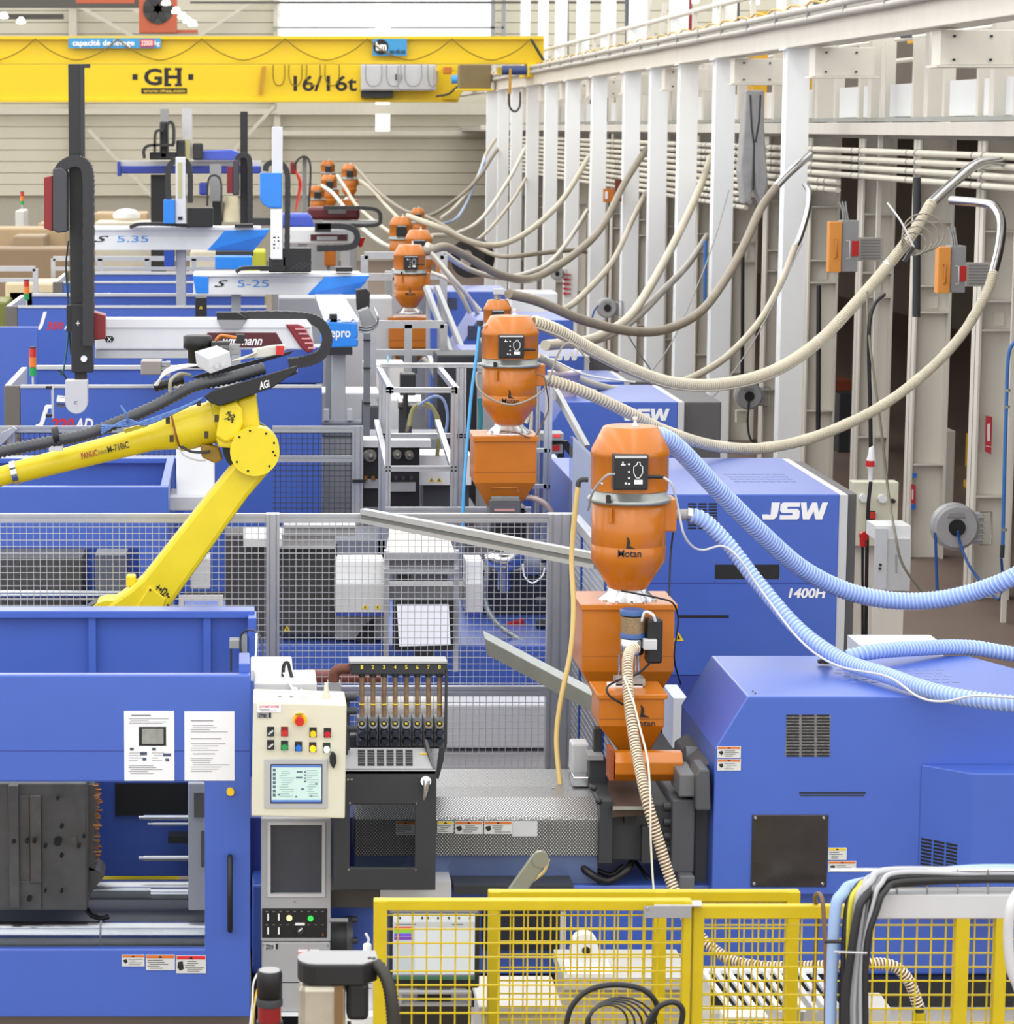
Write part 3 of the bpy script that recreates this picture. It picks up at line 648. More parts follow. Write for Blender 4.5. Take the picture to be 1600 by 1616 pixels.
# --- injection unit cover (big blue box on the right)
FI = 12.0; BI = 12.95
def fz(y): return P(0, y, FI).z
xq = {k: P(k, 1180, FI).x for k in (1128, 1178, 1760)}
xr2 = P(1527, 1040, BI).x
fv = [(xq[1128], FI, fz(1412)), (xq[1128], FI, fz(1182)), (xq[1178], FI, fz(1099)), (xq[1760], FI, fz(1099)), (xq[1760], FI, fz(1412))]
bv = [(xq[1128], BI, fz(1412)), (xq[1128], BI, fz(1182)), (xq[1178], BI, fz(1099)), (xr2, BI, fz(1099)), (xr2, BI, fz(1412))]
inj = MB().add(fv + bv, [(0, 1, 2, 3, 4), (9, 8, 7, 6, 5), (0, 5, 6, 1), (1, 6, 7, 2), (2, 7, 8, 3), (3, 8, 9, 4), (4, 9, 5, 0)]).build('injection_cover', BLUE, m1, bev=.006)
MB().pb(1240, 1128, 1310, 1194, FI - .0005, .004).build('fan_recess', M('fan_chrome', (150, 152, 156), .3, .8, var=.5, scale=60), inj)
slots(1239, 1127, 1311, 1195, FI - .001, 3, 14, inj)
MB().pb(1261, 1250, 1366, 1253, FI - .001, .003).build('slot', BLACK, inj); MB().pb(1263, 1254, 1364, 1256.5, FI - .001, .003).build('slot_brush', DGREY, inj)
wn = MB().pb(1186, 1286, 1306, 1400, FI - .008, .008).build('inspection_window', M('smoked_acrylic', (44, 42, 42), .12, var=.25, scale=9, coat=.6), inj, bev=.003, label='smoked inspection window')
screws([(1192, 1291), (1300, 1291), (1190, 1395), (1298, 1395)], FI - .008, wn, 3)
warn(1132, 1178, 1169, 1196, FI, inj, LABO, True, 11); warn(1132, 1198, 1169, 1216, FI, inj, LABO, True, 12); warn(1307, 1338, 1336, 1357, FI, inj, LABY, False, 13); warn(1307, 1359, 1351, 1376, FI, inj, LABO, True, 14)
# side box standing proud
xs0, xs1 = P(1450, 1290, FI).x, P(1800, 1290, FI).x; zs = P(0, 1206, FI).z; YH = FI - .18; xh = P(1537, 1220, YH).x
sb = MB().prism([(xs0, FI - .002, P(0, 1412, FI).z), (xh, YH, P(0, 1412, FI).z), (xs1, YH, P(0, 1412, FI).z), (xs1, FI - .002, P(0, 1412, FI).z)], (0, 0, zs - P(0, 1412, FI).z)).build('side_housing', BLUE, m1, bev=.006)
sl = MB()
for c in range(3):
    for r in range(11):
        u0 = .05 + c * .24; u1 = u0 + .2; z0 = zs - .33 - r * .0155
        A = Vector((xs0 + (xh - xs0) * u0, FI - .002 - .178 * u0 - .003, z0)); B = Vector((xs0 + (xh - xs0) * u1, FI - .002 - .178 * u1 - .003, z0)); sl.prism([A, B, B + Vector((0, 0, .0095)), A + Vector((0, 0, .0095))], (0, .006, 0))
sl.build('vent_slots', BLACK, sb, stuff=True)
tv = MB()
for c in range(11):
    for r in range(5):
        X = P(1335 + c * 16 - (9 if r % 2 else 0), 1075, 12.4).x; Yv = 12.3 + r * .07; tv.box(X, X + .03, Yv, Yv + .03, fz(1099) - .001, fz(1099) + .001)
tv.build('top_vents', M('vent_shade_blue', (110, 122, 170), .5), inj, stuff=True)
pl = MB().lathe(P(1302, 1046, 12.7), [(.035, 0), (.035, .012), (.022, .016), (.02, .05), (.012, .055), (.012, .085)], 14).build('lifting_eye', BLACK, inj)
screws([(1188, 1091), (1192, 1094)], FI + .06, inj, 1.5, DGREY)
MB().pb(1355, 1018, 1488, 1100, 14.6, .3).build('junction_cover', WHITE, m1)
# taped sheets
t = thing('paper_sheet', 'white instruction sheet with screen photo taped on the blue door', 'paper', P(236, 1232, F1 - .004))
MB().pb(196, 1122, 275, 1232, F1 - .003, .002).build('sheet', PAPER, t)
MB().pb(219, 1147, 262, 1177, F1 - .0045, .001).build('photo_frame', INK, t); MB().pb(224, 1150, 258, 1174, F1 - .006, .001).build('photo', M('photo_grey', (150, 152, 146), .5, var=.25, scale=20), t)
lines(207, 1128, 266, 1130, 1, F1 - .003, t, INK, 1, th=1.2); lines(203, 1133, 268, 1143, 4, F1 - .003, t, None, 2); lines(204, 1186, 232, 1202, 4, F1 - .003, t, None, 5); lines(240, 1186, 262, 1202, 4, F1 - .003, t, None, 6); lines(203, 1207, 270, 1222, 5, F1 - .003, t, None, 3)
ic = MB()
for x, y, w in ((205, 1180, 6), (240, 1180, 6), (221, 1187, 11), (257, 1189, 13), (225, 1196, 6), (261, 1197, 6)): ic.pb(x, y, x + w, y + 4.5, F1 - .0045, .001)
ic.build('icons', M('icon_blue_grey', (70, 86, 110), .6), t, stuff=True)
t = thing('paper_sheet', 'white typed text sheet taped nearest the door edge', 'paper', P(331, 1232, F1 - .004))
MB().pb(291, 1122.5, 370, 1232, F1 - .003, .002).build('sheet', PAPER, t)
for a, n, s in ((1136, 1, 3), (1143, 4, 4), (1164, 1, 5), (1172, 4, 6), (1188, 1, 7), (1195, 7, 8)): lines(301, a, 362, a + n * 3.4, n, F1 - .003, t, None if n > 1 else M('dark_grey_ink', (90, 92, 98), .7, var=0), s)
# ================================================================== things fixed to machine 1
YC = 11.45
t = thing('control_cabinet', 'beige control cabinet with push buttons and touch screen', 'control cabinet', P(472, 1290, YC))
body = MB().hexa([P(397, 1288, YC), P(544, 1292, YC), P(544, 1292, YC) + Vector((0, .28, 0)), P(397, 1288, YC) + Vector((0, .28, 0)), P(400, 1108, YC), P(547, 1112, YC), P(547, 1112, YC) + Vector((0, .28, 0)), P(400, 1108, YC) + Vector((0, .28, 0))]).build('body', BEIGE, t, bev=.006)
nm = MB().pb(406, 1112, 443, 1124, YC - .003, .004).build('name_plate', PAPER, t); ptext('AUTOMAT SYSTEM', (409, 1113.5, 440, 1117), YC - .003, RINK, nm); lines(409, 1118.5, 440, 1122.5, 2, YC - .003, nm)
nm = MB().pb(406, 1125, 428, 1133, YC - .003, .004).build('maker_plate', GREY, t); ptext('Wibaux', (408, 1125.6, 421, 1129), YC - .003, INK, nm, bold=.03); ptext('CE', (408, 1129.4, 421, 1132.4), YC - .003, INK, nm, bold=.03); MB().pb(424, 1125, 427.5, 1133, YC - .005, .002).build('code_block', INK, nm)
es = MB(); pdisc(es, 473, 1135, YC, 10.5, .01, 28); es = es.build('emergency_stop', BUTY, t)
k = MB(); pdisc(k, 472.5, 1136.5, YC - .01, 7, .035, 24); k.build('mushroom_head', RED, es, bev=.004)
ptext('ARRET', (466, 1126, 479, 1129.5), YC - .012, INK, es)
BT = [(427, 1155, None), (449, 1155, RED), (494, 1156, BUTY), (516.5, 1157, M('button_dark_red', (190, 20, 34), .3)), (427, 1176, None), (449, 1177, GREEN), (471, 1178.5, BUTB), (493.5, 1179.5, M('lamp_amber_lit', (255, 176, 20), .3, emit=.8, var=0)), (515.5, 1180.5, M('lamp_white_lit', (226, 255, 240), .3, emit=.8, var=0))]
for x, y, m in BT:
    q = MB().pb(x - 5.6, y - 8, x + 5.6, y + 7, YC - .004, .006).build('switch_plate' if m is None else 'button_plate', BLACK if (x, y) != (449, 1155) else DRED, t)
    b = MB(); pdisc(b, x, y + 1.5, YC - .004, 4.8, .018, 16); b.build('knob' if m is None else 'button', DGREY if m is None else m, q)
    if m is None: MB().bar(P(x - 3.5, y + 4, YC - .024), P(x + 4, y - 2, YC - .024), .006, .01, up=(0, 1, 0)).build('pointer', LGREY, q)
MB().pp([(523, 1188), (526, 1187), (530, 1192), (531, 1204), (526, 1214), (520.5, 1204), (520, 1195)], YC - .02, .03).build('lock_tab', BLACK, t, bev=.003)
sc = MB().pb(417, 1198, 517, 1276, YC - .006, .012).build('screen_bezel', M('silver_plastic', (176, 178, 178), .4), t, bev=.003)
MB().pb(427, 1206, 508.5, 1268, YC - .008, .003).build('screen_edge', M('screen_navy', (22, 28, 60), .3), sc)
s2 = MB().pb(428.5, 1208, 507, 1266, YC - .0095, .002).build('screen', M('screen_pale_green', (196, 222, 216), .3, emit=.06, var=.05), sc, label='pale green touch screen')
SB = M('screen_blue', (84, 120, 190), .4, emit=.15, var=0)
MB().pb(428.5, 1208, 507, 1211, YC - .0105, .001).build('title_bar', SB, s2); MB().pb(428.5, 1262.5, 507, 1266, YC - .0105, .001).build('status_bar', SB, s2)
ic = MB()
for k in range(7): ic.pb(430.5, 1213 + k * 6.6, 435, 1217.5 + k * 6.6, YC - .0105, .001)
for x, y, w in ((468, 1217, 9), (467, 1226, 10), (480, 1217, 3), (480, 1222, 3), (480, 1227, 3), (480, 1232, 3), (497, 1236, 4), (438, 1253, 4), (489, 1255, 4), (466, 1256, 3), (475, 1244, 5)): ic.pb(x, y, x + w, y + 2.4, YC - .0105, .001)
ic.build('screen_icons', M('icon_slate', (90, 104, 120), .5, var=0), s2, stuff=True)
lines(441, 1215, 466, 1258, 12, YC - .0093, s2, M('screen_grey', (150, 176, 176), .5, var=0), 4); lines(484, 1214, 504, 1258, 12, YC - .0093, s2, M('screen_grey', (150, 176, 176), .5, var=0), 5)
gl = MB()
for x, r in ((441.5, 3.4), (460, 3.4)): gl.cyl(P(x, 1106, YC + .12), P(x, 1098, YC + .12), r * MPP(YC), n=10)
gl.build('cable_glands', GREY, t, stuff=True)
MB().cyl(P(515, 1106, YC + .12), P(515, 1095, YC + .12), .016, n=12).cyl(P(515, 1095, YC + .12), P(515, 1078, YC + .12), .012, .008, n=12).build('large_gland', M('gland_ivory', (206, 202, 186), .4), t)
for pts in ([(460, 1098, YC + .12), (466, 1085, YC + .14), (474, 1100, YC + .1), (482, 1092, YC + .12), (474, 1088, YC + .12)], [(441, 1098, YC + .12), (446, 1090, YC + .12), (462, 1092, YC + .12), (470, 1098, YC + .12), (484, 1100, YC + .12)], [(420, 1100, YC + .2), (445, 1098, YC + .12)], [(478, 1096, YC + .1), (495, 1102, YC + .1), (510, 1094, YC + .1)]):
    ptube(pts, 1.1, 6).build('loose_wire', PAPER, t)
# grey junction box behind the cabinet
t = thing('junction_box', 'grey junction box with white lid behind the beige cabinet', 'box', P(440, 1095, 11.8))
MB().pb(401, 1078, 500, 1105, 11.85, .3).build('body', LGREY, t, bev=.006)
MB().pb(396, 1056, 462, 1076, 12.2, .3).build('lid_box', WHITE, t, bev=.006)
MB().tube(spline([P(446, 1072, 12.0), P(448, 1050, 12.0), P(454, 1046, 12.0), P(458, 1060, 12.0), P(464, 1080, 11.95)], 6), .008, 8).build('conduit', BLACK, t)
for k in range(3): ptube([(447 + k * 2, 1062, 11.9), (456 + k * 3, 1078 + k * 3, 11.85), (464, 1092, 11.7), (470 + k * 4, 1102, 11.55)], 1.2, 6).build('white_wire', PAPER, t)
# control terminal below
YT = 11.85
t = thing('operator_terminal', 'grey operator terminal with dark screen and black switch panel', 'terminal', P(467, 1600, YT))
pframe((412, 1292, 522, 1486), (427, 1302, 508, 1411), YT, .06).build('front_panel', M('satin_grey', (168, 169, 171), .42), t, bev=.005)
MB().pb(426, 1301, 509, 1412, YT + .03, .02).build('screen', M('dark_screen', (62, 68, 78), .12, var=.25, scale=3, coat=.5), t, label='switched-off dark screen')
pframe((422, 1298, 513, 1416), (427, 1302, 508, 1411), YT - .006, .02).build('screen_trim', LGREY, t)
MB().pb(413, 1487, 521, 1597, YT, .5).build('lower_cabinet', M('satin_grey', (168, 169, 171), .42), t, bev=.005)
MB().pb(412, 1600, 523, 1604, YT - .02, .4).build('foot_strip', PAPER, t)
MB().pb(413, 1550, 521, 1551, YT - .002, .003).build('cabinet_seam', DGREY, t)
sp = MB().pb(413.5, 1434, 516, 1480, YT - .006, .01).build('switch_panel', BLACK, t, bev=.002)
for x, y in ((423, 1448), (440, 1448), (423, 1469.5), (440, 1469.5)): MB().pb(x - 1.3, y - 5, x + 1.3, y + 5, YT - .02, .014).build('selector_lever', WINK, sp)
for x, y, m in ((456.5, 1448.5, M('lamp_cream_lit', (255, 224, 160), .4, emit=.5, var=0)), (490, 1449, M('lamp_green_lit', (50, 200, 80), .4, emit=.4, var=0))): q = MB(); pdisc(q, x, y, YT - .006, 4.6, .008); q.build('lamp_button', m, sp)
q = MB(); pdisc(q, 473.5, 1468, YT - .006, 5.5, .014); q = q.build('rotary_knob', DGREY, sp); MB().bar(P(471, 1470, YT - .022), P(477, 1465, YT - .022), .005, .004, up=(0, 1, 0)).build('pointer', WINK, q)
MB().pb(466, 1456.5, 481, 1460.5, YT - .009, .003).build('paper_tag', WINK, sp); MB().pb(508.5, 1473, 510.5, 1478, YT - .014, .01).build('key', COPPER, sp)
ds = MB()
for x in range(419, 516, 11):
    for y in (1438, 1459): ds.pb(x, y, x + 4, y + 1, YT - .0075, .001)
ds.build('panel_legends', M('legend_grey', (130, 132, 134), .5, var=0), sp, stuff=True)
nm = MB().pb(417, 1489, 439, 1498.5, YT - .002, .003).build('maker_plate', LGREY, t); ptext('Wibaux', (419, 1490, 432, 1494), YT - .002, INK, nm, bold=.03); ptext('GROUP', (419, 1494.5, 432, 1498), YT - .002, INK, nm, bold=.03); MB().pb(435, 1489.5, 438.5, 1498, YT - .004, .002).build('code_block', INK, nm)
for x, m in ((478.5, M('lamp_red_lit', (255, 70, 30), .3, emit=1.2, var=0)), (497, DRED)):
    MB().pb(x - 4, 1504, x + 4, 1512, YT - .012, .012).build('rocker_switch', m, t, bev=.002); MB().pb(x - 8, 1498.5, x + 7, 1502.5, YT - .003, .003).build('tag', WINK, t)
screws([(415.5, 1491), (517, 1492), (465, 1423)], YT, t, 1.8)
# round motor right of the terminal
t = thing('hydraulic_motor', 'dark grey flanged motor right of the operator terminal', 'motor', P(550, 1500, 11.95))
q = MB(); pcyl(q, 520, 1478, 549, 1478, 12.0, 30, 28); q.build('drum', DGREY, t)
q = MB(); pcyl(q, 546, 1478, 556, 1478, 12.0, 33, 28); q.build('flange', M('slate_casting', (74, 76, 82), .5), t)
for y in (1451, 1484): q = MB(); pcyl(q, 556, y, 564, y, 11.9, 5, 8); q.build('bolt', DGREY, t)
q = MB(); pcyl(q, 520, 1452, 549, 1452, 11.85, 3.5, 10); q.build('tie_rod', GREY, t)
# eight-tube flow manifold
YM = 12.5
t = thing('flow_manifold', 'cooling water manifold with eight sight tubes and gauges', 'manifold', P(630, 1180, YM))
TW = 17.7
MB().pb(553, 1047, 706, 1065, YM, .1).build('top_header', DGREY, t, bev=.006)
MB().pb(551, 1043.5, 706, 1048, YM - .01, .12).build('header_cap', GREY, t, bev=.003)
MB().pb(702, 1056, 706, 1175, YM, .03).build('side_rod', DGREY, t)
MB().pb(550, 1160, 705, 1182, YM + .03, .1).build('bottom_header', DGREY, t, bev=.006)
YG = M('yellow_ink', (230, 210, 60), .5, var=0)
for k in range(8):
    x = 571 + k * 17.5
    ptext(str(k + 1), (x - 2, 1049.5, x + 2, 1056), YM, YG, t, bold=.02)
    q = MB(); pcyl(q, x, 1065, x, 1133, YM + .04, 4, 12); q = q.build('sight_tube', M('brown_tube', (138, 112, 84), .2, var=.35, scale=22, coat=.5), t)
    q2 = MB(); pcyl(q2, x, 1110, x, 1112, YM + .04, 4.8, 12); q2.build('flow_ring', YG, q)
    vb = MB().pb(x - 8, 1133, x + 8, 1178, YM, .09).build('valve_body', M('grey_casting', (98, 100, 104), .5), t, bev=.004)
    g = MB(); pdisc(g, x, 1142, YM, 6.6, .02, 18); g = g.build('gauge', STEEL, vb)
    g2 = MB(); pdisc(g2, x, 1142, YM - .02, 4.8, .002, 16); g2 = g2.build('gauge_face', M('gauge_black', (40, 40, 40), .4), g)
    MB().pb(x - 2, 1140.5, x + 2, 1143.5, YM - .024, .002).build('gauge_needle', YG, g2)
    for y in (1156, 1169): kb = MB(); kb.cyl(P(x, y, YM), P(x, y, YM) + Vector((0, -.04, 0)), .02, .014, n=8); kb.build('valve_knob', M('navy_plastic', (34, 40, 54), .4), vb)
    nip = MB(); pcyl(nip, x, 1060, x, 1068, YM + .04, 5.5, 12); nip.build('tube_collar', DGREY, q)
rp = MB().tube(spline([P(552, 1056, YM + .05), P(538, 1056, YM + .05), P(528, 1062, YM + .05), P(526, 1086, YM + .05)], 6), .024, 12).build('rust_elbow', M('rusty_pipe', (110, 66, 50), .6, .3, var=.25, scale=16), t, label='rusty brown elbow pipe')
MB().pb(517, 1078, 538, 1094, YM + .02, .08).build('elbow_union', GREY, t)
br = MB(); pcyl(br, 543, 1093, 543, 1205, 12.25, 9, 14); br.build('mount_post', DGREY, t)
for y in (1100, 1122, 1150, 1200): q = MB(); pcyl(q, 545, y, 563, y, 12.2, 6, 12); q.build('spacer', DGREY, t)
MB().pb(536, 1146, 549, 1215, 12.1, .1).build('clamp_bar', DGREY, t, bev=.004)
MB().pp([(694, 1180), (702, 1180), (700, 1200), (692, 1230), (688, 1228), (691, 1200)], 12.4, .03).build('drain_hose', DGREY, t)
# small things at the top of the clamp
t = thing('sensor_bracket', 'grey sensor with looped cable on the blue rear guard', 'sensor', P(375, 1030, 13.2))
MB().pb(362, 1010, 378, 1024, 13.25, .08).build('body', GREY, t, bev=.004)
MB().pb(381, 1004, 390, 1030, 13.28, .1).build('plate', GALV, t)
MB().pb(363, 1024, 366.5, 1060, 13.25, .03).build('rod', DGREY, t)
ptube([(385, 1040, 13.2), (379, 1020, 13.2), (382, 1000, 13.2), (396, 994, 13.1), (410, 1004, 13.0), (415, 1035, 12.9), (414, 1068, 12.7)], 1.6).build('cable', DGREY, t)
ptube([(398, 1065, 12.3), (404, 1030, 12.8), (405, 1000, 13.0)], 1.6).build('white_cable', PAPER, t)
# ================================================================== loader on machine 1 and its relatives
def bird(x, y, s, Y, parent):
    MB().pp([(x, y), (x + 4 * s, y + 4 * s), (x + 5.5 * s, y + 10 * s), (x + 4 * s, y + 16 * s), (x - 1 * s, y + 19 * s), (x + .5 * s, y + 12 * s), (x + 1 * s, y + 6 * s)], Y, .002).build('emblem', INK, parent)
    MB().pp([(x - 1 * s, y + 19 * s), (x + 5 * s, y + 15 * s), (x + 14 * s, y + 20 * s), (x + 6 * s, y + 19 * s)], Y, .002).build('emblem_tail', INK, parent)
def loader(c, yt, kx, ky, Y, label, detail=2, nseg=36, logo=True, dirr=1):
    """vacuum hopper loader; pixel measures are those of the nearest one, scaled by kx, ky"""
    m = MPP(Y, yt); top = P(c, yt, Y); base = P(c, yt + 278 * ky, Y)
    t = thing('hopper_loader', label, 'hopper loader', base, 'orange hopper loaders')
    R = lambda r: r * kx * m
    Zd = lambda d: P(c, yt + d * ky, Y).z - base.z
    MB().lathe(base, [(R(40), Zd(0)), (R(43), Zd(1)), (R(61), Zd(36)), (R(62), Zd(40)), (R(62), Zd(46)), (R(61), Zd(47)), (R(61), Zd(100))], nseg).build('lid', ORG, t)
    MB().lathe(base, [(R(58), Zd(99)), (R(59.5), Zd(100)), (R(59.5), Zd(112)), (R(66), Zd(113)), (R(66), Zd(119)), (R(59), Zd(120)), (R(57), Zd(121))], nseg).build('clamp_ring', GALV, t)
    bd = MB().lathe(base, [(R(57), Zd(119)), (R(59), Zd(120)), (R(59), Zd(186)), (R(58.4), Zd(187)), (R(59), Zd(188)), (R(59), Zd(212)), (R(30), Zd(257)), (R(29), Zd(258))], nseg).build('body', ORG, t)
    MB().lathe(base, [(R(28), Zd(256)), (R(30), Zd(257)), (R(32), Zd(262)), (R(47), Zd(276)), (R(49), Zd(278)), (R(49), Zd(282))], nseg).build('outlet_skirt', STEEL, t)
    Yf = Y - R(61)
    px = lambda d: c + d * kx
    py = lambda d: yt + d * ky
    pnl = MB().pb(px(-22), py(46), px(33), py(102), Yf - .03 * kx, .14 * kx).build('panel_housing', DGREY, t, bev=.004)
    cp = MB().pb(px(-19), py(50), px(31), py(100), Yf - .045 * kx, .02).build('control_panel', BLACK, pnl, bev=.002)
    MB().pb(px(-19), py(48.5), px(31), py(51.5), Yf - .047 * kx, .02).build('panel_top_edge', LGREY, cp)
    if detail >= 1:
        Yk = Yf - .0455 * kx
        if detail > 1:
            ol = MB()
            pts = [(16, 58), (20, 58), (20, 62), (24, 65), (24, 75), (19, 83), (14, 83), (10, 75), (10, 65), (15, 62)]
            for (a, b), (d, e) in zip(pts, pts[1:] + pts[:1]): ol.bar(P(px(a), py(b), Yk), P(px(d), py(e), Yk), 1.1 * kx * m, .002, up=(0, 1, 0))
            ol.pb(px(11), py(86), px(24), py(93), Yk - .001, .002)
            for y in (60, 72, 82, 91): ol.pb(px(1), py(y), px(4), py(y + 2.5), Yk - .001, .002)
            ol.pb(px(-10), py(61), px(-3), py(63), Yk - .001, .002).pb(px(-8), py(57), px(-6), py(61), Yk - .001, .002).pb(px(-4), py(90), px(-1), py(93), Yk - .001, .002)
            ol.build('panel_graphics', WINK, cp, stuff=True)
        pg_ = MB(); pcyl(pg_, px(31), py(81), px(57), py(81), Yf - .01, 3 * kx, 10); pg_.build('plug', BLACK, pnl)
    sx = 58 if dirr > 0 else -78
    MB().pb(px(sx), py(117), px(sx + 20), py(168), Y - .06 * kx, .16 * kx).build('side_box', ORG, t, bev=.005)
    vt = MB().lathe(top + Vector((R(12), 0, 0)), [(R(5), -.004), (R(5), R(3)), (R(2.5), R(4)), (R(2.5), R(9)), (R(4), R(10)), (R(4), R(14))], 10).build('top_valve', WHITE, t)
    if detail > 1:
        for d in (-30, 58):
            MB().pb(px(d - 3), py(111), px(d + 4), py(123), Yf + (.02 if d < 0 else .3) - .015, .03).build('clamp_lever', BLACK, t, bev=.002)
        for d in (-27, ): MB().pb(px(d - 2.5), py(131), px(d + 2.5), py(155), Yf + .012, .02).build('latch_rib', ORG, t, bev=.003)
        screws([(px(45), py(92)), (px(-40), py(92))], Yf + .07, t, 2.5 * kx)
        for a in range(5):
            th_ = -math.pi / 2 + (a - 2) * .5; cen = base + Vector((R(47) * math.cos(th_), R(47) * math.sin(th_), Zd(276)))
            MB().cyl(cen, cen + Vector((0, 0, .014)), .008, n=6).build('skirt_bolt', STEEL, t)
    if logo:
        # lettering wraps the drum: narrow enough to sit flat
        Yl = Y - math.sqrt(max(1e-6, R(59) ** 2 - R(20) ** 2)) - .012 * kx
        if detail >= 1: ptext('Motan', (px(-15), py(197), px(22), py(209)), Y - R(59.4), INK, bd, bold=.012)
        bird(px(-1), py(176), kx, Y - R(59.4) - .002, bd)
    return t
def bin_(x0, x1, yt, yl, yb, yz, xa, xb, Y, dep, label, cat='hopper bin', lip=7, mat=ORG, logo=None, slope_back=.35):
    """orange material bin: front face x0-x1, lip at yl, straight to yb, tapering to xa-xb at yz"""
    t = thing('material_bin', label, cat, P((x0 + x1) / 2, yz, Y + dep / 2), 'orange material bins')
    a, b = P(x0, yb, Y).x, P(x1, yb, Y).x; zl, zb, zz = P(0, yl, Y).z, P(0, yb, Y).z, P(0, yz, Y + dep * .3).z; xa_, xb_ = P(xa, yz, Y).x, P(xb, yz, Y).x
    tx = MB()
    r = [[(a, Y, zl), (b, Y, zl), (b, Y + dep, zl), (a, Y + dep, zl)], [(a, Y, zb), (b, Y, zb), (b, Y + dep, zb), (a, Y + dep, zb)], [(xa_, Y + dep * .3, zz), (xb_, Y + dep * .3, zz), (xb_, Y + dep * .7, zz), (xa_, Y + dep * .7, zz)]]
    vs = r[0] + r[1] + r[2]; fs = [(3, 2, 1, 0), (8, 9, 10, 11)]
    for q in (0, 4):
        for k in range(4): fs.append((q + k, q + (k + 1) % 4, q + 4 + (k + 1) % 4, q + 4 + k))
    bd = tx.add(vs, fs).build('body', mat, t, bev=.006)
    e = .012
    MB().box(a - e, b + e, Y - e, Y + dep + e, zl - lip * MPP(Y), zl + .008).build('lid', mat, t, bev=.004)
    ym = yl + (yb - yl) * .76; MB().pb(x0 + 1, ym, x1 - 1, ym + 1, Y - .001, .002).build('seam', M('seam_brown', (140, 80, 20), .6), bd)
    return t
L1 = loader(990, 672, 1, .993, 13.0, 'large orange hopper loader on the nearest machine, its blue hose leaving right', 2, 48)
bin_(918, 1063, 934, 956, 1060, 1140, 965, 1020, 12.85, .36, 'largest orange material bin under the nearest hopper loader')
MB().tube([P(1066, 812, 13.0), P(1088, 812, 13.0)], 9 * MPP(13), 14).build('side_port', GREY, L1)
MB().tube([P(1084, 812, 13.0), P(1092, 813, 13.0)], 11 * MPP(13), 14).build('hose_clamp', STEEL, L1)
el = MB().tube(spline([P(928, 757, 12.9), P(918, 757, 12.9), P(913, 761, 12.9), P(912, 770, 12.9)], 5), .012, 10).build('elbow_fitting', DGREY, L1)
b2 = bin_(945, 1048, 1075, 1098, 1146, 1190, 985, 1028, 12.35, .28, 'small orange bin lettered Motan on the feed throat', lip=5)
bx = [o for o in b2.children if o.name.startswith('body')][0]
bird(1011, 1112, 1.05, 12.345, bx); ptext('Motan', (996, 1137, 1034, 1146), 12.35, INK, bx, bold=.012)
MB().pb(960, 1080, 1014, 1092, 12.5, .06).build('top_block', PAPER, b2)
t = thing('feeder_drum', 'orange horizontal octagonal feeder housing above the barrel', 'feeder', P(1020, 1235, 12.2))
r8 = .066; cL = P(968, 1208, 12.25); cR = P(1075, 1208, 12.25)
MB().prism([Vector((cL.x, cL.y + r8 * math.cos(math.pi / 8 + k * math.pi / 4), cL.z + 1.05 * r8 * math.sin(math.pi / 8 + k * math.pi / 4))) for k in range(8)], (cR.x - cL.x, 0, 0)).build('housing', ORG, t, bev=.004)
MB().pb(962, 1184, 969, 1232, 12.2, .12).build('end_plate', M('hopper_red_brown', (150, 70, 30), .5), t)
# suction filter and its white spiral hose
t = thing('air_filter_unit', 'mesh air filter with black control box in front of the large bin', 'filter', P(1000, 1070, 12.6))
MB().lathe(P(998, 1003, 12.66), [(.055, 0), (.055, .09)], 24).build('mesh_body', M('filter_mesh_tan', (150, 128, 96), .5, .4, var=.3, scale=90), t)
for y in (966, 1002): MB().lathe(P(998, y + 4, 12.66), [(.058, 0), (.058, .022), (.05, .026)], 24).build('filter_cap', M('filter_blue', (52, 84, 140), .4), t)
MB().lathe(P(997, 1032, 12.66), [(.05, 0), (.055, .02), (.055, .07), (.05, .075)], 20).build('pump_head', STEEL, t)
MB().pb(1021, 978, 1046, 1048, 12.6, .09).build('control_box', BLACK, t, bev=.012)
MB().pb(1016, 1010, 1037, 1026, 12.57, .05).build('solenoid', LGREY, t, bev=.003)
for x in (977, 1003, 1008): MB().cyl(P(x, 1032, 12.65), P(x, 1080, 12.65), .006, n=8).build('stay_rod', STEEL, t)
MB().pb(972, 1072, 1018, 1082, 12.5, .1).build('base_plate', GALV, t)
ptube([(1012, 980, 12.62), (1018, 966, 12.6), (1030, 970, 12.58), (1034, 980, 12.6)], 2.2).build('white_lead', PAPER, t)
ptube([(1026, 1046, 12.6), (1005, 1064, 12.5), (975, 1074, 12.4), (958, 1085, 12.32), (962, 1098, 12.3), (985, 1113, 12.3)], 1.8).build('black_lead', BLACK, t)
t = thing('spiral_hose', 'cream spiral hose running down from the air filter past the yellow fence', 'hose', P(1070, 1440, 12.0))
SPP = [(1004, 1022, 12.55), (994, 1028, 12.5), (990, 1050, 12.4), (993, 1110, 12.25), (1003, 1180, 12.1), (1020, 1260, 11.9), (1040, 1330, 11.85), (1062, 1400, 11.8), (1090, 1460, 11.7), (1140, 1508, 11.6), (1190, 1524, 11.5), (1250, 1526, 11.4), (1330, 1524, 11.3), (1400, 1522, 11.3), (1432, 1545, 11.3), (1450, 1590, 11.3)]
MB().tube(resample(spline([P(*p) for p in SPP], 14), .014), 7.6 * MPP(12.5, 1020), 12).build('tube', M('hose_groove_dark', (120, 92, 70), .6), t)
SPIRAL_T = t
t = thing('air_tube', 'thin white tube tied along the cream spiral hose', 'tube', P(1030, 1300, 12))
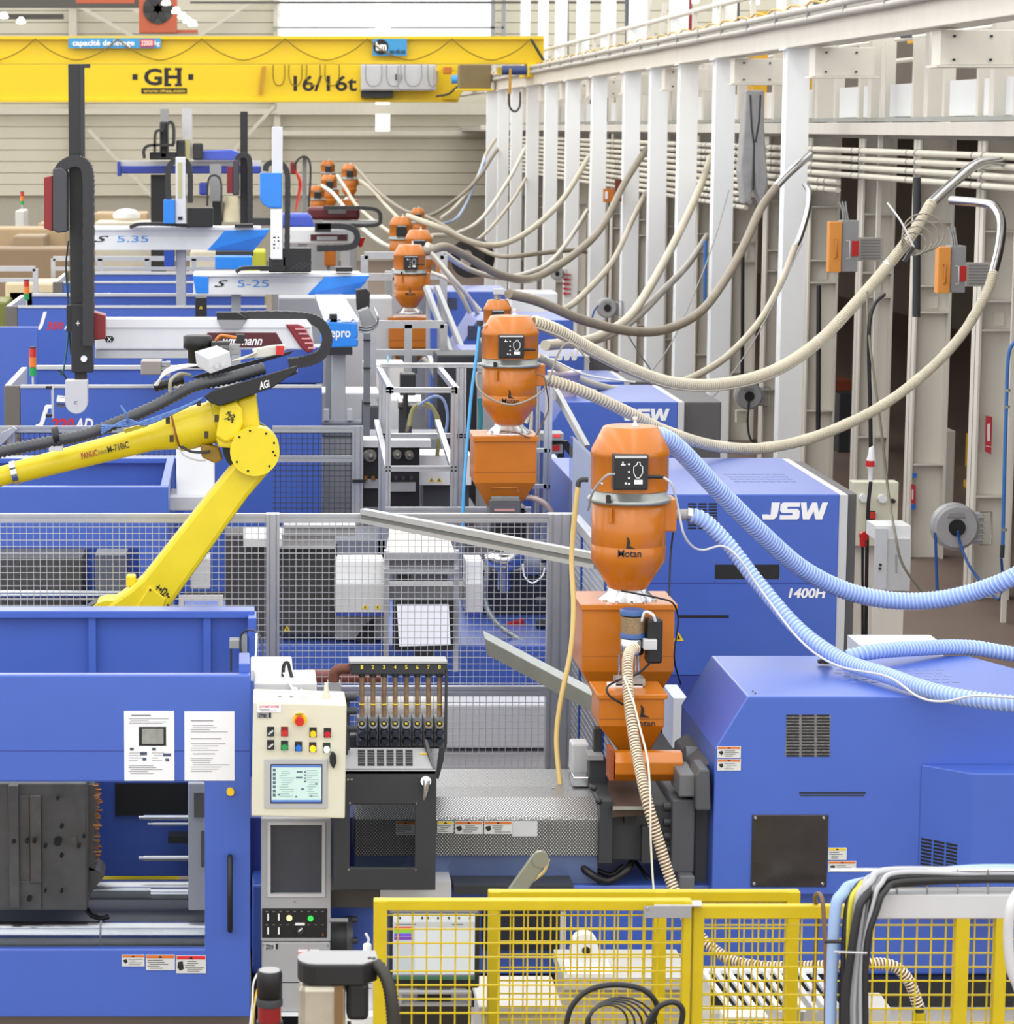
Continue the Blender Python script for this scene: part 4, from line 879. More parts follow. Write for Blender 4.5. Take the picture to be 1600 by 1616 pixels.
ptube([(998, 1085, 12.3), (985, 1068, 12.3), (1000, 1110, 12.2), (1010, 1150, 12.15), (1022, 1200, 12.0), (1026, 1260, 11.85), (1027, 1330, 11.8), (1033, 1420, 11.75), (1046, 1500, 11.7), (1060, 1540, 11.6)], 1.7).build('tube_run', M('translucent_white_tube', (214, 212, 196), .4), t)
t = thing('amber_air_hose', 'amber air hose hanging left of the nearest hopper loader', 'hose', P(883, 1240, 12.9))
ptube([(912, 768, 12.9), (908, 800, 12.9), (902, 880, 12.9), (905, 960, 12.85), (900, 1030, 12.8), (884, 1110, 12.75), (878, 1170, 12.7), (884, 1242, 12.6)], 4.2, 10).build('hose', AMB, t)
ptube([(970, 748, 12.72), (955, 752, 12.7), (935, 778, 12.75), (928, 805, 12.85)], 2).build('signal_cable', GREY, L1)
ptube([(1047, 753, 12.75), (1060, 765, 12.75), (1070, 800, 12.8), (1078, 840, 12.8), (1092, 862, 12.85), (1110, 868, 12.9), (1140, 862, 12.9), (1165, 880, 12.85), (1200, 930, 12.8), (1262, 1010, 12.55), (1320, 1050, 12.3), (1400, 1068, 12.05), (1450, 1100, 11.75), (1490, 1107, 11.68), (1540, 1098, 11.6), (1620, 1103, 11.55)], 1.9).build('control_cable', LGREY, L1)
ptube([(980, 932, 12.7), (1000, 936, 12.7), (1040, 944, 12.68), (1062, 952, 12.68), (1070, 975, 12.7), (1068, 1000, 12.7), (1064, 1040, 12.7), (1074, 1080, 12.8)], 1.5).build('black_cable', BLACK, L1)
ptube([(1062, 840, 12.9), (1058, 880, 12.9), (1056, 940, 12.8)], 1.5).build('black_cable', BLACK, L1)
def hose(pts, rpx, mat, label, pitch=.02, amp=.06, n=12, cuffs=(), group='material hoses'):
    t = thing('material_hose', label, 'hose', P(*pts[-1]), group)
    ribbed(pts, rpx, pitch, n, amp).build('tube', mat, t)
    for (x, y, Y, dx, dy) in cuffs: MB().cyl(P(x, y, Y), P(x + dx, y + dy, Y), rpx * 1.15 * MPP(Y, y), n=14).build('cuff', GALV, t)
    return t
def bhose(pts, rpx, mat, label, pitch, amp, n):
    t = thing('material_hose', label, 'hose', P(*pts[-1]), 'material hoses'); r = rpx * MPP(pts[0][2], pts[0][1])
    MB().tube(resample(spline([P(*p) for p in pts], 14), .03), r * .985, 18).build('tube', HOSEBI, t)
    coil(pts, rpx * .92, .021, .0078, 14, 14).build('spiral_rib', HOSEB, t); return t
bhose([(1022, 690, 13.15), (1045, 690, 13.2), (1075, 712, 13.3), (1130, 770, 13.5), (1200, 840, 13.7), (1270, 900, 13.9), (1350, 937, 14.0), (1440, 949, 14.0), (1530, 936, 13.9), (1625, 896, 13.8), (1760, 800, 14.2), (1960, 600, 15.5), (2080, 420, 16.5)], 14.5, HOSEB, 'pale blue ribbed hose curving in front of the 1400H machine', .026, .05, 16)
bhose([(1092, 813, 13.0), (1112, 822, 13.0), (1150, 860, 13.0), (1200, 925, 12.9), (1262, 995, 12.72), (1330, 1042, 12.5), (1400, 1066, 12.2), (1470, 1090, 11.9), (1540, 1104, 11.72), (1630, 1110, 11.65), (1760, 1090, 11.9), (1950, 990, 12.6)], 11.5, HOSEB, 'pale blue ribbed hose resting on the nearest blue cover', .02, .05, 16)
bhose([(1336, 1037, 12.68), (1380, 1028, 12.7), (1450, 1023, 12.85), (1530, 1022, 13.0), (1640, 1034, 13.05), (1780, 1010, 13.3), (1980, 900, 14)], 11.5, HOSEB, 'straight pale blue hose behind the lifting eye', .02, .05, 16)
# grey box under bin etc. left of throat
t = thing('servo_valve', 'grey valve block with cables left of the orange feeder', 'valve', P(930, 1240, 12.5))
MB().pb(902, 1174, 930, 1222, 12.7, .12).build('terminal_box', LGREY, t, bev=.01)
MB().pb(930, 1200, 958, 1240, 12.5, .1).build('valve_block', DGREY, t, bev=.004); MB().pb(928, 1192, 952, 1200, 12.48, .12).build('valve_cap', GREY, t)
MB().pb(937, 1150, 950, 1196, 12.55, .06).build('valve_stem', DGREY, t, bev=.004)
MB().pb(904, 1226, 930, 1242, 12.5, .1).build('chrome_fitting', STEEL, t, bev=.006)
# ================================================================== foreground
def wires(x0, x1, z0, z1, Y, px_, w, name, mat, parent, zoff=0, dep=None):
    """welded wire mesh (far too many wires to pick apart) between x0-x1 and z0-z1"""
    mb = MB(); x = x0 + px_ / 2; h = w / 2
    while x < x1: mb.box(x - h, x + h, Y - h, Y + h, z0, z1); x += px_
    z = z0 + px_ / 2 + zoff
    while z < z1: mb.box(x0, x1, Y - w * 1.4, Y - w * .4, z - h, z + h); z += px_
    return mb.build(name, mat, parent, stuff=True)
def yfence(label, Y, xl, xr, yt, posts, railpx=17, zb=.12):
    t = thing('safety_fence', label, 'fence', (P((xl + xr) / 2, yt, Y).x, Y, 0), 'yellow mesh safety fences')
    zt = P(0, yt, Y).z; a, b = P(xl, yt, Y).x, P(xr, yt, Y).x; h = railpx * MPP(Y, yt)
    MB().box(a, b, Y, Y + .04, zt - h, zt).build('top_rail', YEL, t, bev=.004)
    MB().box(a, b, Y, Y + .04, zb, zb + h).build('bottom_rail', YEL, t, bev=.004)
    for x0, x1 in posts:
        xx = PBX(x0, yt, x1, yt + 100, Y, .04); MB().box(xx[0], xx[1], Y - .002, Y + .045, 0, zt - .001).build('post', YEL, t, bev=.004)
    wires(a + .01, b - .01, zb + h, zt - h, Y + .03, .0502, .0052, 'wire_mesh', YEL, t)
    return t
fa = yfence('nearest yellow mesh fence panel in front of the monitor', 9.6, 590, 1092, 1421, [(590, 611), (1078, 1091)])
fb_ = yfence('yellow mesh fence panel set just behind the nearest one', 10.3, 771, 1262, 1407, [(771, 790), (1032, 1052), (1241, 1262)])
fc = yfence('yellow mesh fence panel behind the hanging cable bundle', 9.62, 1093, 1620, 1430, [(1093, 1111), (1508, 1530), (1571, 1590)], 21)
MB().pb(1016, 1430, 1091, 1449, 9.55, .005).build('joining_plate', GREY, fa, bev=.002)
MB().hexa([P(1032, 1431, 9.58), P(1108, 1431, 9.58), P(1106, 1423, 9.7), P(1034, 1423, 9.7)] + [v + Vector((0, 0, .005)) for v in (P(1032, 1431, 9.58), P(1108, 1431, 9.58), P(1106, 1423, 9.7), P(1034, 1423, 9.7))]).build('plate_flange', LGREY, fa)
screws([(1022, 1434)], 9.55, fa, 2.5)
# monitor
t = thing('computer_monitor', 'black monitor showing a light list window behind yellow mesh', 'monitor', P(685, 1560, 10.1))
bz = MB().pb(614, 1441, 757, 1560, 10.02, .05).build('housing', BLACK, t, bev=.008)
s = MB().pb(620, 1443, 749, 1546, 10.014, .008).build('screen', M('lit_screen_white', (206, 214, 222), .3, emit=.06, var=.01), t, label='lit screen with coloured list entries')
def flat(x0, y0, x1, y1, Y, m, parent, name): return MB().pb(x0, y0, x1, y1, Y, .001).build(name, m, parent)
flat(620, 1455, 749, 1463, 10.0125, M('ui_grey', (190, 196, 202), .4, var=0), s, 'tool_strip'); flat(620, 1463, 654, 1541, 10.0125, M('ui_pale_blue', (190, 200, 212), .4, var=0), s, 'side_column')
for y, m in ((1462.5, M('ui_red', (206, 66, 60), .4, var=0)), (1467.5, M('ui_green', (130, 205, 60), .4, var=0)), (1473, M('ui_violet', (112, 84, 214), .4, var=0)), (1478.5, M('ui_purple', (116, 62, 186), .4, var=0))): flat(622, y, 652, y + 4.6, 10.0115, m, s, 'list_entry')
flat(620, 1541, 749, 1546, 10.0115, M('ui_dark_green', (60, 110, 84), .4, var=0), s, 'status_bar'); flat(620, 1538, 749, 1541, 10.0117, M('ui_slate', (110, 118, 130), .4, var=0), s, 'task_line')
ic = MB()
for x in (630, 650, 665, 674, 690, 707, 723, 740): ic.pb(x, 1447, x + 2.6, 1450.5, 10.012, .001)
ic.build('toolbar_icons', INK, s, stuff=True)
lines(624, 1457, 680, 1461, 1, 10.0125, s, DGREY, 3); lines(710, 1457, 745, 1461, 1, 10.0125, s, DGREY, 4)
st = MB().pb(660, 1560, 712, 1585, 10.06, .05).build('stand', BLACK, t, bev=.004)
q = thing('workstation_cabinet', 'dark cabinet with grey keyboard tray below the monitor', 'cabinet', (P(690, 1600, 10.1).x, 10.1, 0))
MB().pb(628, 1584, 742, 1900, 10.0, .3).build('body', M('dark_brown_black', (34, 30, 28), .5), q, bev=.01)
pframe((628, 1566, 744, 1588), (634, 1569, 738, 1585), 9.9, .03).build('keyboard_tray', GREY, q)
q = thing('storage_box', 'white lidded box beside the workstation cabinet', 'box', (P(825, 1600, 10.7).x, 10.7, 0))
MB().pb(758, 1598, 884, 1900, 10.6, .35).build('body', M('dull_white', (188, 186, 182), .6), q, bev=.01); MB().pb(755, 1588, 888, 1600, 10.58, .4).build('lid', M('dull_white', (188, 186, 182), .6), q, bev=.006)
t = thing('spray_bottle', 'white plastic squeeze bottle left of the yellow fence', 'bottle', P(579, 1590, 10.3))
b0 = P(579, 1590, 10.3); MB().lathe(b0, [(.033, 0), (.038, .01), (.038, .15), (.034, .18), (.015, .205), (.012, .21)], 20).build('body', PAPER, t)
MB().lathe(b0 + Vector((0, 0, .205)), [(.016, 0), (.016, .035), (.013, .04)], 16).build('cap', WHITE, t)
MB().tube([b0 + Vector((.002, 0, .245)), b0 + Vector((.006, 0, .262)), b0 + Vector((-.006, 0, .285))], .005, 8).build('nozzle', WHITE, t)
lines(570, 1550, 588, 1562, 3, 10.26, t, DGREY, 2)
q = thing('bench_top', 'white speckled bench edge under the spray bottle', 'bench', (b0.x, 10.3, 0)); MB().box(b0.x - .12, b0.x + .12, 10.2, 10.5, b0.z - .05, b0.z).build('top', WHITE, q, bev=.004); MB().box(b0.x - .1, b0.x + .1, 10.25, 10.45, 0, b0.z - .05).build('pedestal', BEIGE, q)
# linear actuator, out of focus
YN = 8.3
t = thing('linear_actuator', 'blurred cream actuator with dark gear head and black conduit', 'actuator', (P(520, 1600, YN).x, YN, 0))
ar = [P(x, 1540, YN) for x in (470, 598)]
pl = []
for k in range(9): a = math.pi / 2 + math.pi * k / 8; pl.append(Vector((ar[0].x + .055 + .055 * math.cos(a), YN + .07 + .07 * math.sin(a), 0)))
pl += [Vector((P(572, 1540, YN).x, YN, 0)), Vector((P(596, 1530, YN + .04).x, YN + .05, 0)), Vector((P(592, 1520, YN + .14).x, YN + .14, 0))]
zt, zc = P(0, 1523, YN).z, P(0, 1556, YN).z
MB().prism([Vector((p.x, p.y, zc)) for p in pl], (0, 0, zt - zc)).build('gear_head', BLACK, t, bev=.006)
MB().prism([Vector((p.x, p.y, zt)) for p in pl], (0, 0, .004)).build('top_cover', GREY, t)
MB().pb(471, 1555, 545, 1900, YN + .02, .1).build('extruded_body', M('ivory_aluminium', (196, 190, 172), .3, .5, var=.12, scale=10), t, bev=.02)
MB().pb(527, 1556, 541, 1900, YN + .012, .02).build('slot_strip', M('worn_brown_strip', (120, 92, 56), .5), t)
MB().pb(547, 1552, 582, 1612, YN + .03, .08).build('motor', BLACK, t, bev=.015); MB().cyl(P(551, 1612, YN + .07), P(551, 1700, YN + .07), .006, n=8).build('motor_lead', BLACK, t)
ribbed([(580, 1520, YN + .06), (596, 1524, YN + .05), (610, 1545, YN + .03), (618, 1580, YN + .02), (622, 1640, YN + .02), (624, 1720, YN)], 10.5, .012, 14, .09).build('conduit', M('dark_olive_conduit', (52, 50, 44), .45), t)
# signal tower, out of focus
t = thing('signal_tower', 'blurred black and red signal tower at the bottom edge', 'signal light', (P(425, 1600, 8.2).x, 8.2, 0))
c = P(425, 1900, 8.2); zz = lambda y: P(0, y, 8.2).z - c.z
MB().lathe(c, [(.030, zz(1574)), (.0375, zz(1573)), (.0375, zz(1536)), (.034, zz(1531))], 26).build('cap_module', BLACK, t)
MB().lathe(c, [(.034, zz(1532)), (.030, zz(1530))], 26).build('cap_top', GREY, t)
MB().lathe(c, [(.039, zz(1586)), (.0395, zz(1578)), (.0375, zz(1574))], 26).build('collar', DGREY, t)
MB().lathe(c, [(.035, zz(1612)), (.035, zz(1587))], 26).build('red_lens', M('red_lens', (128, 8, 16), .2, coat=.5), t)
MB().lathe(c, [(.039, zz(1620)), (.039, zz(1611))], 26).build('lower_collar', DGREY, t)
MB().cyl((c.x, c.y, 0), (c.x, c.y, P(0, 1619, 8.2).z), .02, n=14).build('pole', DGREY, t)
for k, (pts, m) in enumerate((([(410, 1530, 8.9), (400, 1552, 8.9), (398, 1585, 8.9), (392, 1640, 8.9)], PAPER), ([(412, 1545, 8.9), (404, 1570, 8.9), (400, 1600, 8.9), (396, 1650, 8.9)], BUTY), ([(409, 1560, 8.9), (401, 1588, 8.9), (394, 1650, 8.9)], BEIGE))):
    q = ptube(pts, 1.6, 6); q = q.build('wire', m, t)
# cable tray on the right
YR = 8.4
t = thing('cable_tray', 'grey beam carrying a wire basket cable tray at right', 'cable tray', (P(1480, 1600, YR).x, YR, 0))
MB().pb(1369, 1412, 1720, 1450, YR, .08).build('beam', LGREY, t, bev=.004)
MB().pb(1660, 1450, 1710, 2100, YR, .08).build('leg', LGREY, t)
for y, dY in ((1390, 0), (1401, 0), (1374, .0)): MB().tube([P(1310 if y == 1374 else 1392, y, YR + .01), P(1720, y, YR + .01)], .004, 8).build('basket_wire', STEEL, t)
rb_ = MB()
for x in range(1415, 1720, 48): rb_.tube([P(x, 1372, YR + .008), P(x, 1411, YR + .008), P(x, 1413, YR + .09), P(x, 1372, YR + .1)], .003, 6)
rb_.build('basket_ribs', STEEL, t, stuff=True)
MB().tube([P(1310, 1372, YR + .12), P(1720, 1372, YR + .12)], .004, 8).build('basket_wire', STEEL, t)
t = thing('cable_bundle', 'bundle of grey, black and blue cables bending down over the tray end', 'cables', (P(1335, 1600, YR).x, YR - .02, 0))
CB = [(1700, 1376, 1362, 1398, 1318, 1440, 1312, 1560, 9.5, M('pale_blue_conduit', (150, 176, 214), .35)), (1700, 1383, 1380, 1392, 1336, 1445, 1330, 1560, 6, M('black_cable', (34, 34, 36), .4)), (1700, 1380, 1384, 1392, 1342, 1430, 1338, 1500, 5, M('yellow_green_cable', (206, 196, 60), .4)), (1700, 1379, 1390, 1385, 1352, 1430, 1342, 1560, 5.5, M('silver_cable', (176, 178, 182), .35)), (1700, 1377, 1402, 1378, 1362, 1420, 1349, 1560, 6, M('silver_cable', (176, 178, 182), .35)), (1700, 1384, 1410, 1385, 1372, 1425, 1356, 1560, 5.5, M('mid_grey_cable', (120, 120, 124), .4)), (1700, 1386, 1416, 1388, 1376, 1430, 1362, 1560, 6.5, M('black_cable', (34, 34, 36), .4)), (1700, 1382, 1420, 1381, 1378, 1425, 1360, 1520, 4, M('silver_cable', (176, 178, 182), .35)), (1700, 1389, 1400, 1400, 1352, 1450, 1336, 1560, 7, M('black_cable', (34, 34, 36), .4)), (1700, 1390, 1425, 1395, 1384, 1435, 1367, 1500, 5, M('black_cable', (34, 34, 36), .4))]
for k, (x0, y0, x1, y1, x2, y2, x3, y3, r, m) in enumerate(CB):
    Yk = YR + .03 - .006 * k
    ptube([(x0, y0, Yk + .03), ((x0 + x1) / 2, y0 - 2, Yk + .03), (x1, y1 - 4, Yk), (x2 + 12, (y1 + y2) / 2 - 8, Yk - .03), (x2, y2, Yk - .04), (x3, y3, Yk - .04), (x3 - 1, 1640, Yk - .04), (x3, 1800, Yk - .04)], r, 10).build('cable', m, t)
MB().tube([P(1316, 1502, YR - .1), P(1368, 1504, YR - .1)], .003, 6).build('cable_tie', LGREY, t); MB().tube([P(1301, 1486, YR - .07), P(1327, 1486, YR - .07)], .006, 8).build('black_tie', BLACK, t)
t = thing('grey_conduit', 'light grey conduit curving down at the right edge', 'conduit', P(1600, 1640, 8.2))
ptube([(1640, 1396, 8.3), (1612, 1404, 8.25), (1595, 1430, 8.2), (1591, 1480, 8.2), (1596, 1530, 8.2), (1610, 1570, 8.2), (1625, 1660, 8.2)], 8, 12).build('tube', LGREY, t)
t = thing('brown_hose', 'brown hose hooked over the yellow fence rail', 'hose', P(1300, 1640, 9.5))
ptube([(1284, 1580, 9.75), (1287, 1500, 9.72), (1290, 1440, 9.68), (1286, 1418, 9.62), (1291, 1410, 9.55), (1297, 1418, 9.5), (1300, 1450, 9.48), (1303, 1520, 9.47), (1303, 1640, 9.47)], 3.4, 8).build('tube', M('brown_rubber', (112, 86, 62), .5), t)
# coiled black cable
t = thing('coiled_cable', 'loops of black cable hanging in front of the yellow fence', 'cable', P(980, 1640, 8.6))
MB().tube(spline([P(*p) for p in ((888, 1680, 8.6), (895, 1610, 8.6), (908, 1580, 8.6), (935, 1560, 8.6), (975, 1554, 8.6), (1015, 1562, 8.6), (1036, 1585, 8.6), (1030, 1610, 8.6), (1010, 1660, 8.6))], 8), .009, 10).build('thick_loop', BLACK, t)
MB().tube(spline([P(*p) for p in ((1005, 1660, 8.55), (1030, 1600, 8.55), (1055, 1582, 8.55), (1074, 1588, 8.55), (1076, 1610, 8.55), (1060, 1670, 8.55))], 8), .009, 10).build('thick_loop', BLACK, t)
for k in range(5):
    cx_, r_ = 960 + 5 * k, 26 + 6 * k
    MB().tube([P(cx_ + r_ * 1.15 * math.cos(a * math.pi / 10), 1612 + 3 * k + r_ * math.sin(a * math.pi / 10), 8.62 + .01 * k + .006 * math.sin(a)) for a in range(21)], .0035, 6, cap=False).build('thin_loop', DGREY if k % 2 else BLACK, t)
# lifting-eye bracket, slatted step, small boxes behind the fences
t = thing('bearing_bracket', 'white upright bracket with round hole behind the yellow mesh', 'bracket', (P(925, 1540, 11.2).x, 11.2, 0))
YB_ = 11.2; hc = P(923, 1497, YB_); out = [P(901, 1538, YB_), P(901, 1500, YB_)]
R_ = 17 * MPP(YB_, 1500)
for k in range(9): a = math.pi - math.pi * k / 8; out.append(hc + Vector((R_ * 1.15 * math.cos(a), 0, R_ * math.sin(a) + .02)))
out += [P(946, 1505, YB_), P(958, 1520, YB_), P(962, 1538, YB_)]
MB().prism(out, (0, .06, 0)).build('plate', WHITE, t, bev=.004)
hh = MB(); pdisc(hh, 925, 1500, YB_ - .001, 6.5, .004); hh.build('bore', BLACK, t)
MB().pb(896, 1537, 968, 1543, YB_ - .05, .2).build('foot', WHITE, t); MB().pb(890, 1543, 1090, 1562, YB_ - .05, .4).build('support_rail', M('dull_white', (188, 186, 182), .6), t)
MB().box(P(890, 1560, YB_).x, P(1090, 1560, YB_).x, YB_, YB_ + .3, 0, P(0, 1562, YB_).z).build('support_base', M('warm_grey_paint', (192, 186, 178), .5), t)
t = thing('slatted_step', 'grey-white slatted step behind the right yellow mesh', 'step', (P(1180, 1600, 11.1).x, 11.1, 0))
MB().pb(1110, 1530, 1300, 1537, 11.1, .03).build('rear_rail', WHITE, t); MB().pb(1100, 1592, 1205, 1600, 10.55, .03).build('front_rail', WHITE, t)
for k in range(10):
    x = 1112 + k * 19; a, b2 = P(x, 1536, 11.1), P(x + 42, 1594, 10.58); MB().bar(a, b2, .02, .015).build('slat', LGREY if k % 2 else WHITE, t)
MB().box(P(1110, 1560, 11.1).x, P(1110, 1560, 11.1).x + .03, 11.1, 11.14, 0, P(0, 1536, 11.1).z).build('leg', WHITE, t)
for i, (x0, y0, x1, Y, lab) in enumerate(((1264, 1588, 1305, 10.9, 'white carton under the fence beside the cable bundle'), (1366, 1590, 1402, 10.9, 'small white box right of the cable bundle'))):
    q = MB().pb(x0, y0, x1, 1850, Y, .2).build('carton', M('dull_white', (188, 186, 182), .6), bev=.006); tag(q, lab, 'box')
t = thing('product_box', 'white box with blue printed lettering at the bottom edge', 'box', P(1175, 1640, 10.7)); MB().pb(1140, 1604, 1210, 1800, 10.45, .1).build('body', PAPER, t, bev=.004); MB().pb(1148, 1608, 1162, 1625, 10.448, .002).build('logo_patch', M('logo_blue', (30, 120, 190), .5), t); ptext('ZAP', (1168, 1608, 1204, 1626), 10.45, M('logo_blue', (30, 120, 190), .5), t, bold=.03)
t = thing('hose_nozzle', 'yellow nozzle at the end of the cream spiral hose', 'nozzle', P(1450, 1640, 11.3)); MB().cyl(P(1450, 1597, 11.3), P(1450, 1660, 11.3), .028, n=14).build('barrel', YEL, t); MB().cyl(P(1450, 1590, 11.3), P(1450, 1597, 11.3), .02, n=14).build('neck', DGREY, t)
t = thing('steel_lever', 'galvanised round-ended lever leaning on the yellow fence', 'lever', P(810, 1415, 11.3))
MB().bar(P(812, 1410, 11.3), P(852, 1354, 11.3), .07, .02, up=(0, 1, 0)).build('arm', M('olive_galvanised', (150, 152, 138), .4, .5, var=.1), t, bev=.006)
for x, y in ((852, 1354), (812, 1410)): q = MB(); pdisc(q, x, y, 11.314, 13, .03); q.build('rounded_end', M('olive_galvanised', (150, 152, 138), .4, .5), t)
screws([(808, 1412)], 11.28, t, 3); ptube([(866, 1356, 11.4), (858, 1376, 11.4), (838, 1392, 11.4)], 2.6).build('amber_hose', AMB, t)
t = thing('cable_reel', 'grey cable reel half hidden under the barrel', 'reel', P(900, 1400, 12.7)); q = MB(); pdisc(q, 898, 1396, 12.7, 21, .05, 28); q.build('disc', GREY, t); q = MB(); pdisc(q, 900, 1398, 12.64, 6, .02); q.build('hub', BLACK, t)
q = MB().pb(845, 1356, 1075, 1384, 13.62, .1).build('cardboard_sheet', M('pale_card', (210, 200, 180), .6)); tag(q, 'pale board lying behind the barrel stand', 'board')
q = MB().pb(840, 1384, 930, 1400, 13.0, .3).build('wooden_pallet', M('dark_brown_wood', (66, 48, 40), .6)); tag(q, 'dark brown pallet edge behind the grey reel', 'pallet')
q = MB().prism([P(992, 1352, 13.0), P(1022, 1352, 13.0), P(1052, 1398, 13.0), P(1022, 1398, 13.0)], (0, .2, 0)).build('galvanised_chute', GALV); tag(q, 'sloping galvanised chute below the feed throat', 'chute')
# ================================================================== aluminium fence behind machine 1
YF = 15.3
def alu_v(mb, x0, x1, z0, z1, Y, d=.09):
    """slotted aluminium extrusion, upright"""
    w = x1 - x0; n = max(1, round(w / .045)); s = w / n
    for k in range(n):
        a = x0 + k * s; mb.box(a, a + s * .38, Y, Y + d, z0, z1).box(a + s * .62, a + s, Y, Y + d, z0, z1).box(a + s * .38, a + s * .62, Y + .012, Y + d, z0, z1)
    return mb
def alu_h(mb, x0, x1, z0, z1, Y, d=.045):
    h = z1 - z0; return mb.box(x0, x1, Y, Y + d, z0, z0 + h * .38).box(x0, x1, Y, Y + d, z0 + h * .62, z1).box(x0, x1, Y + .012, Y + d, z0 + h * .38, z0 + h * .62)
WIRE = M('zinc_wire', (200, 202, 206), .35, .5, var=.03)
t = thing('machine_guard_fence', 'aluminium framed wire mesh fence behind the nearest machine', 'fence', (P(430, 1000, YF).x, YF, 0))
fx = lambda x, Y=YF: P(x, 950, Y).x
ztop = P(0, 812, YF).z; zr = P(0, 826, YF).z
for x0, x1 in ((420, 441), (864, 905)): alu_v(MB(), fx(x0), fx(x1), 0, ztop, YF).build('post', ALU, t)
for x0, x1 in ((-120, 420), (441, 864)):
    alu_h(MB(), fx(x0), fx(x1), zr, ztop, YF + .02).build('top_rail', ALU, t)
    wires(fx(x0), fx(x1), P(0, 1086, YF).z, zr, YF + .05, .036, .0036, 'wire_mesh', WIRE, t)
    alu_h(MB(), fx(x0), fx(x1), P(0, 1099, YF).z, P(0, 1085, YF).z, YF + .02).build('mid_rail', ALU, t)
wires(fx(441), fx(864), .2, P(0, 1099, YF).z, YF + .05, .036, .0036, 'wire_mesh', WIRE, t)
# side return towards the camera with blue edged mesh
xs = fx(905)
sd = MB(); sd.box(xs - .02, xs + .025, 13.35, YF, ztop - .05, ztop).build('return_rail', ALU, t)
for yq in (14.9, 13.9): MB().box(xs - .01, xs + .02, yq, yq + .04, .3, ztop - .05).build('blue_edge', M('blue_trim', (36, 78, 160), .4), t)
sw = MB(); y = 13.4
while y < YF: sw.box(xs - .003, xs + .003, y, y + .005, .3, ztop - .05); y += .036
z = .3
while z < ztop - .06: sw.box(xs - .004, xs + .002, 13.35, YF, z, z + .005); z += .036
sw.build('return_mesh', WIRE, t, stuff=True)
MB().box(xs + .03, xs + .08, 13.4, 15.2, .2, ztop - .3).build('dark_backing', M('black_mat', (30, 32, 36), .6), t)
MB().box(xs + .09, xs + .11, 14.2, 16.4, .6, P(0, 700, 16).z).build('clear_screen', glass('polycarbonate', (214, 222, 240), .02, .6), t)
# loose bars lying against the fence
t = thing('aluminium_bar', 'long slotted aluminium bar slanting across the mesh fence', 'bar', P(750, 850, 15.15))
a, b2 = P(573, 807, 15.22), P(942, 878, 13.9)
MB().bar(a, b2, .045, .03).build('upper_flange', ALU, t); MB().bar(a - Vector((0, 0, .03)), b2 - Vector((0, 0, .03)), .03, .03).build('slot', M('slot_shadow_grey', (110, 112, 108), .5), t); MB().bar(a - Vector((0, 0, .05)), b2 - Vector((0, 0, .05)), .045, .022).build('lower_flange', ALU, t)
t = thing('steel_channel', 'galvanised L-shaped channel slanting down in front of the fence', 'channel', P(850, 1060, 14.3))
a, b2 = P(765, 1010, 14.6), P(948, 1108, 13.0); n_ = Vector((0, 0, 1))
MB().hexa([a, b2, b2 + Vector((0, .12, .02)), a + Vector((0, .12, .02)), a + Vector((0, 0, .008)), b2 + Vector((0, 0, .008)), b2 + Vector((0, .12, .03)), a + Vector((0, .12, .03))]).build('top_web', GALV, t)
MB().hexa([a + Vector((.01, -.005, -.075)), b2 + Vector((.01, -.005, -.075)), b2 + Vector((.01, 0, -.075)), a + Vector((.01, 0, -.075)), a + Vector((0, -.005, .005)), b2 + Vector((0, -.005, .005)), b2 + Vector((0, 0, .005)), a + Vector((0, 0, .005))]).build('front_web', M('olive_galvanised', (150, 152, 138), .4, .5), t)
# ================================================================== yellow six-axis robot
YO = 14.3
t = thing('industrial_robot', 'yellow six-axis robot arm reaching left above the mesh fence', 'robot', (P(200, 1000, YO).x, YO + .1, 0))
base = P(200, 1000, YO); bb = Vector((base.x, YO + .12, 0))
MB().lathe(bb, [(.34, 0), (.34, .12), (.26, .16), (.26, .75), (.3, .8), (.3, base.z - .12), (.2, base.z - .05)][::-1], 30).build('base', ROBY, t)
jc = P(402, 712, YO - .1); mp = MPP(YO - .1, 712)
la = MB().pp([(372, 728), (331, 778), (224, 913), (204, 930), (178, 948), (146, 980), (140, 1010), (236, 1010), (262, 966), (391, 785), (428, 742)], YO - .06, .17).build('lower_arm', ROBY, t, bev=.022)
q = MB(); q.cyl(jc + Vector((0, -.02, 0)), jc + Vector((0, .16, 0)), 39 * mp, n=40); q.build('elbow_cap', ROBY, la, bev=.012)
screws([(402 + 33 * math.cos(a), 712 + 33 * math.sin(a)) for a in (-2.4, -1.8, -1.0, -.4, .2, .8, 1.9, 2.6)] + [(431, 713)], YO - .12, la, 2, BLACK)
MB().pp([(236, 925), (262, 945), (255, 968), (214, 968), (212, 962)], YO - .075, .02).build('cover_plate', ROBY, la, bev=.006)
ptext('+•J2•-', (243, 926, 270, 944), YO - .062, INK, la, rot=36, bold=.03); screws([(237, 931), (265, 955), (213, 965)], YO - .08, la, 2, BLACK)
q = MB(); cc = P(172, 985, YO - .05); q.cyl(cc, cc + Vector((0, .2, 0)), 38 * mp, n=36); q.build('shoulder_ring', ROBY, t, bev=.01)
q = MB(); cc = P(164, 990, YO - .02); q.cyl(cc, cc + Vector((0, .15, 0)), 41 * mp, n=36); q.build('shoulder_seal', BLACK, t)
MB().pb(199, 909, 214, 926, YO, .08).build('lifting_lug', ROBY, la, bev=.008)
q = MB(); cc = P(393, 706, YO + .02); q.cyl(cc, cc + Vector((0, .1, 0)), 42 * mp, n=40); q.build('elbow_seal', BLACK, t)
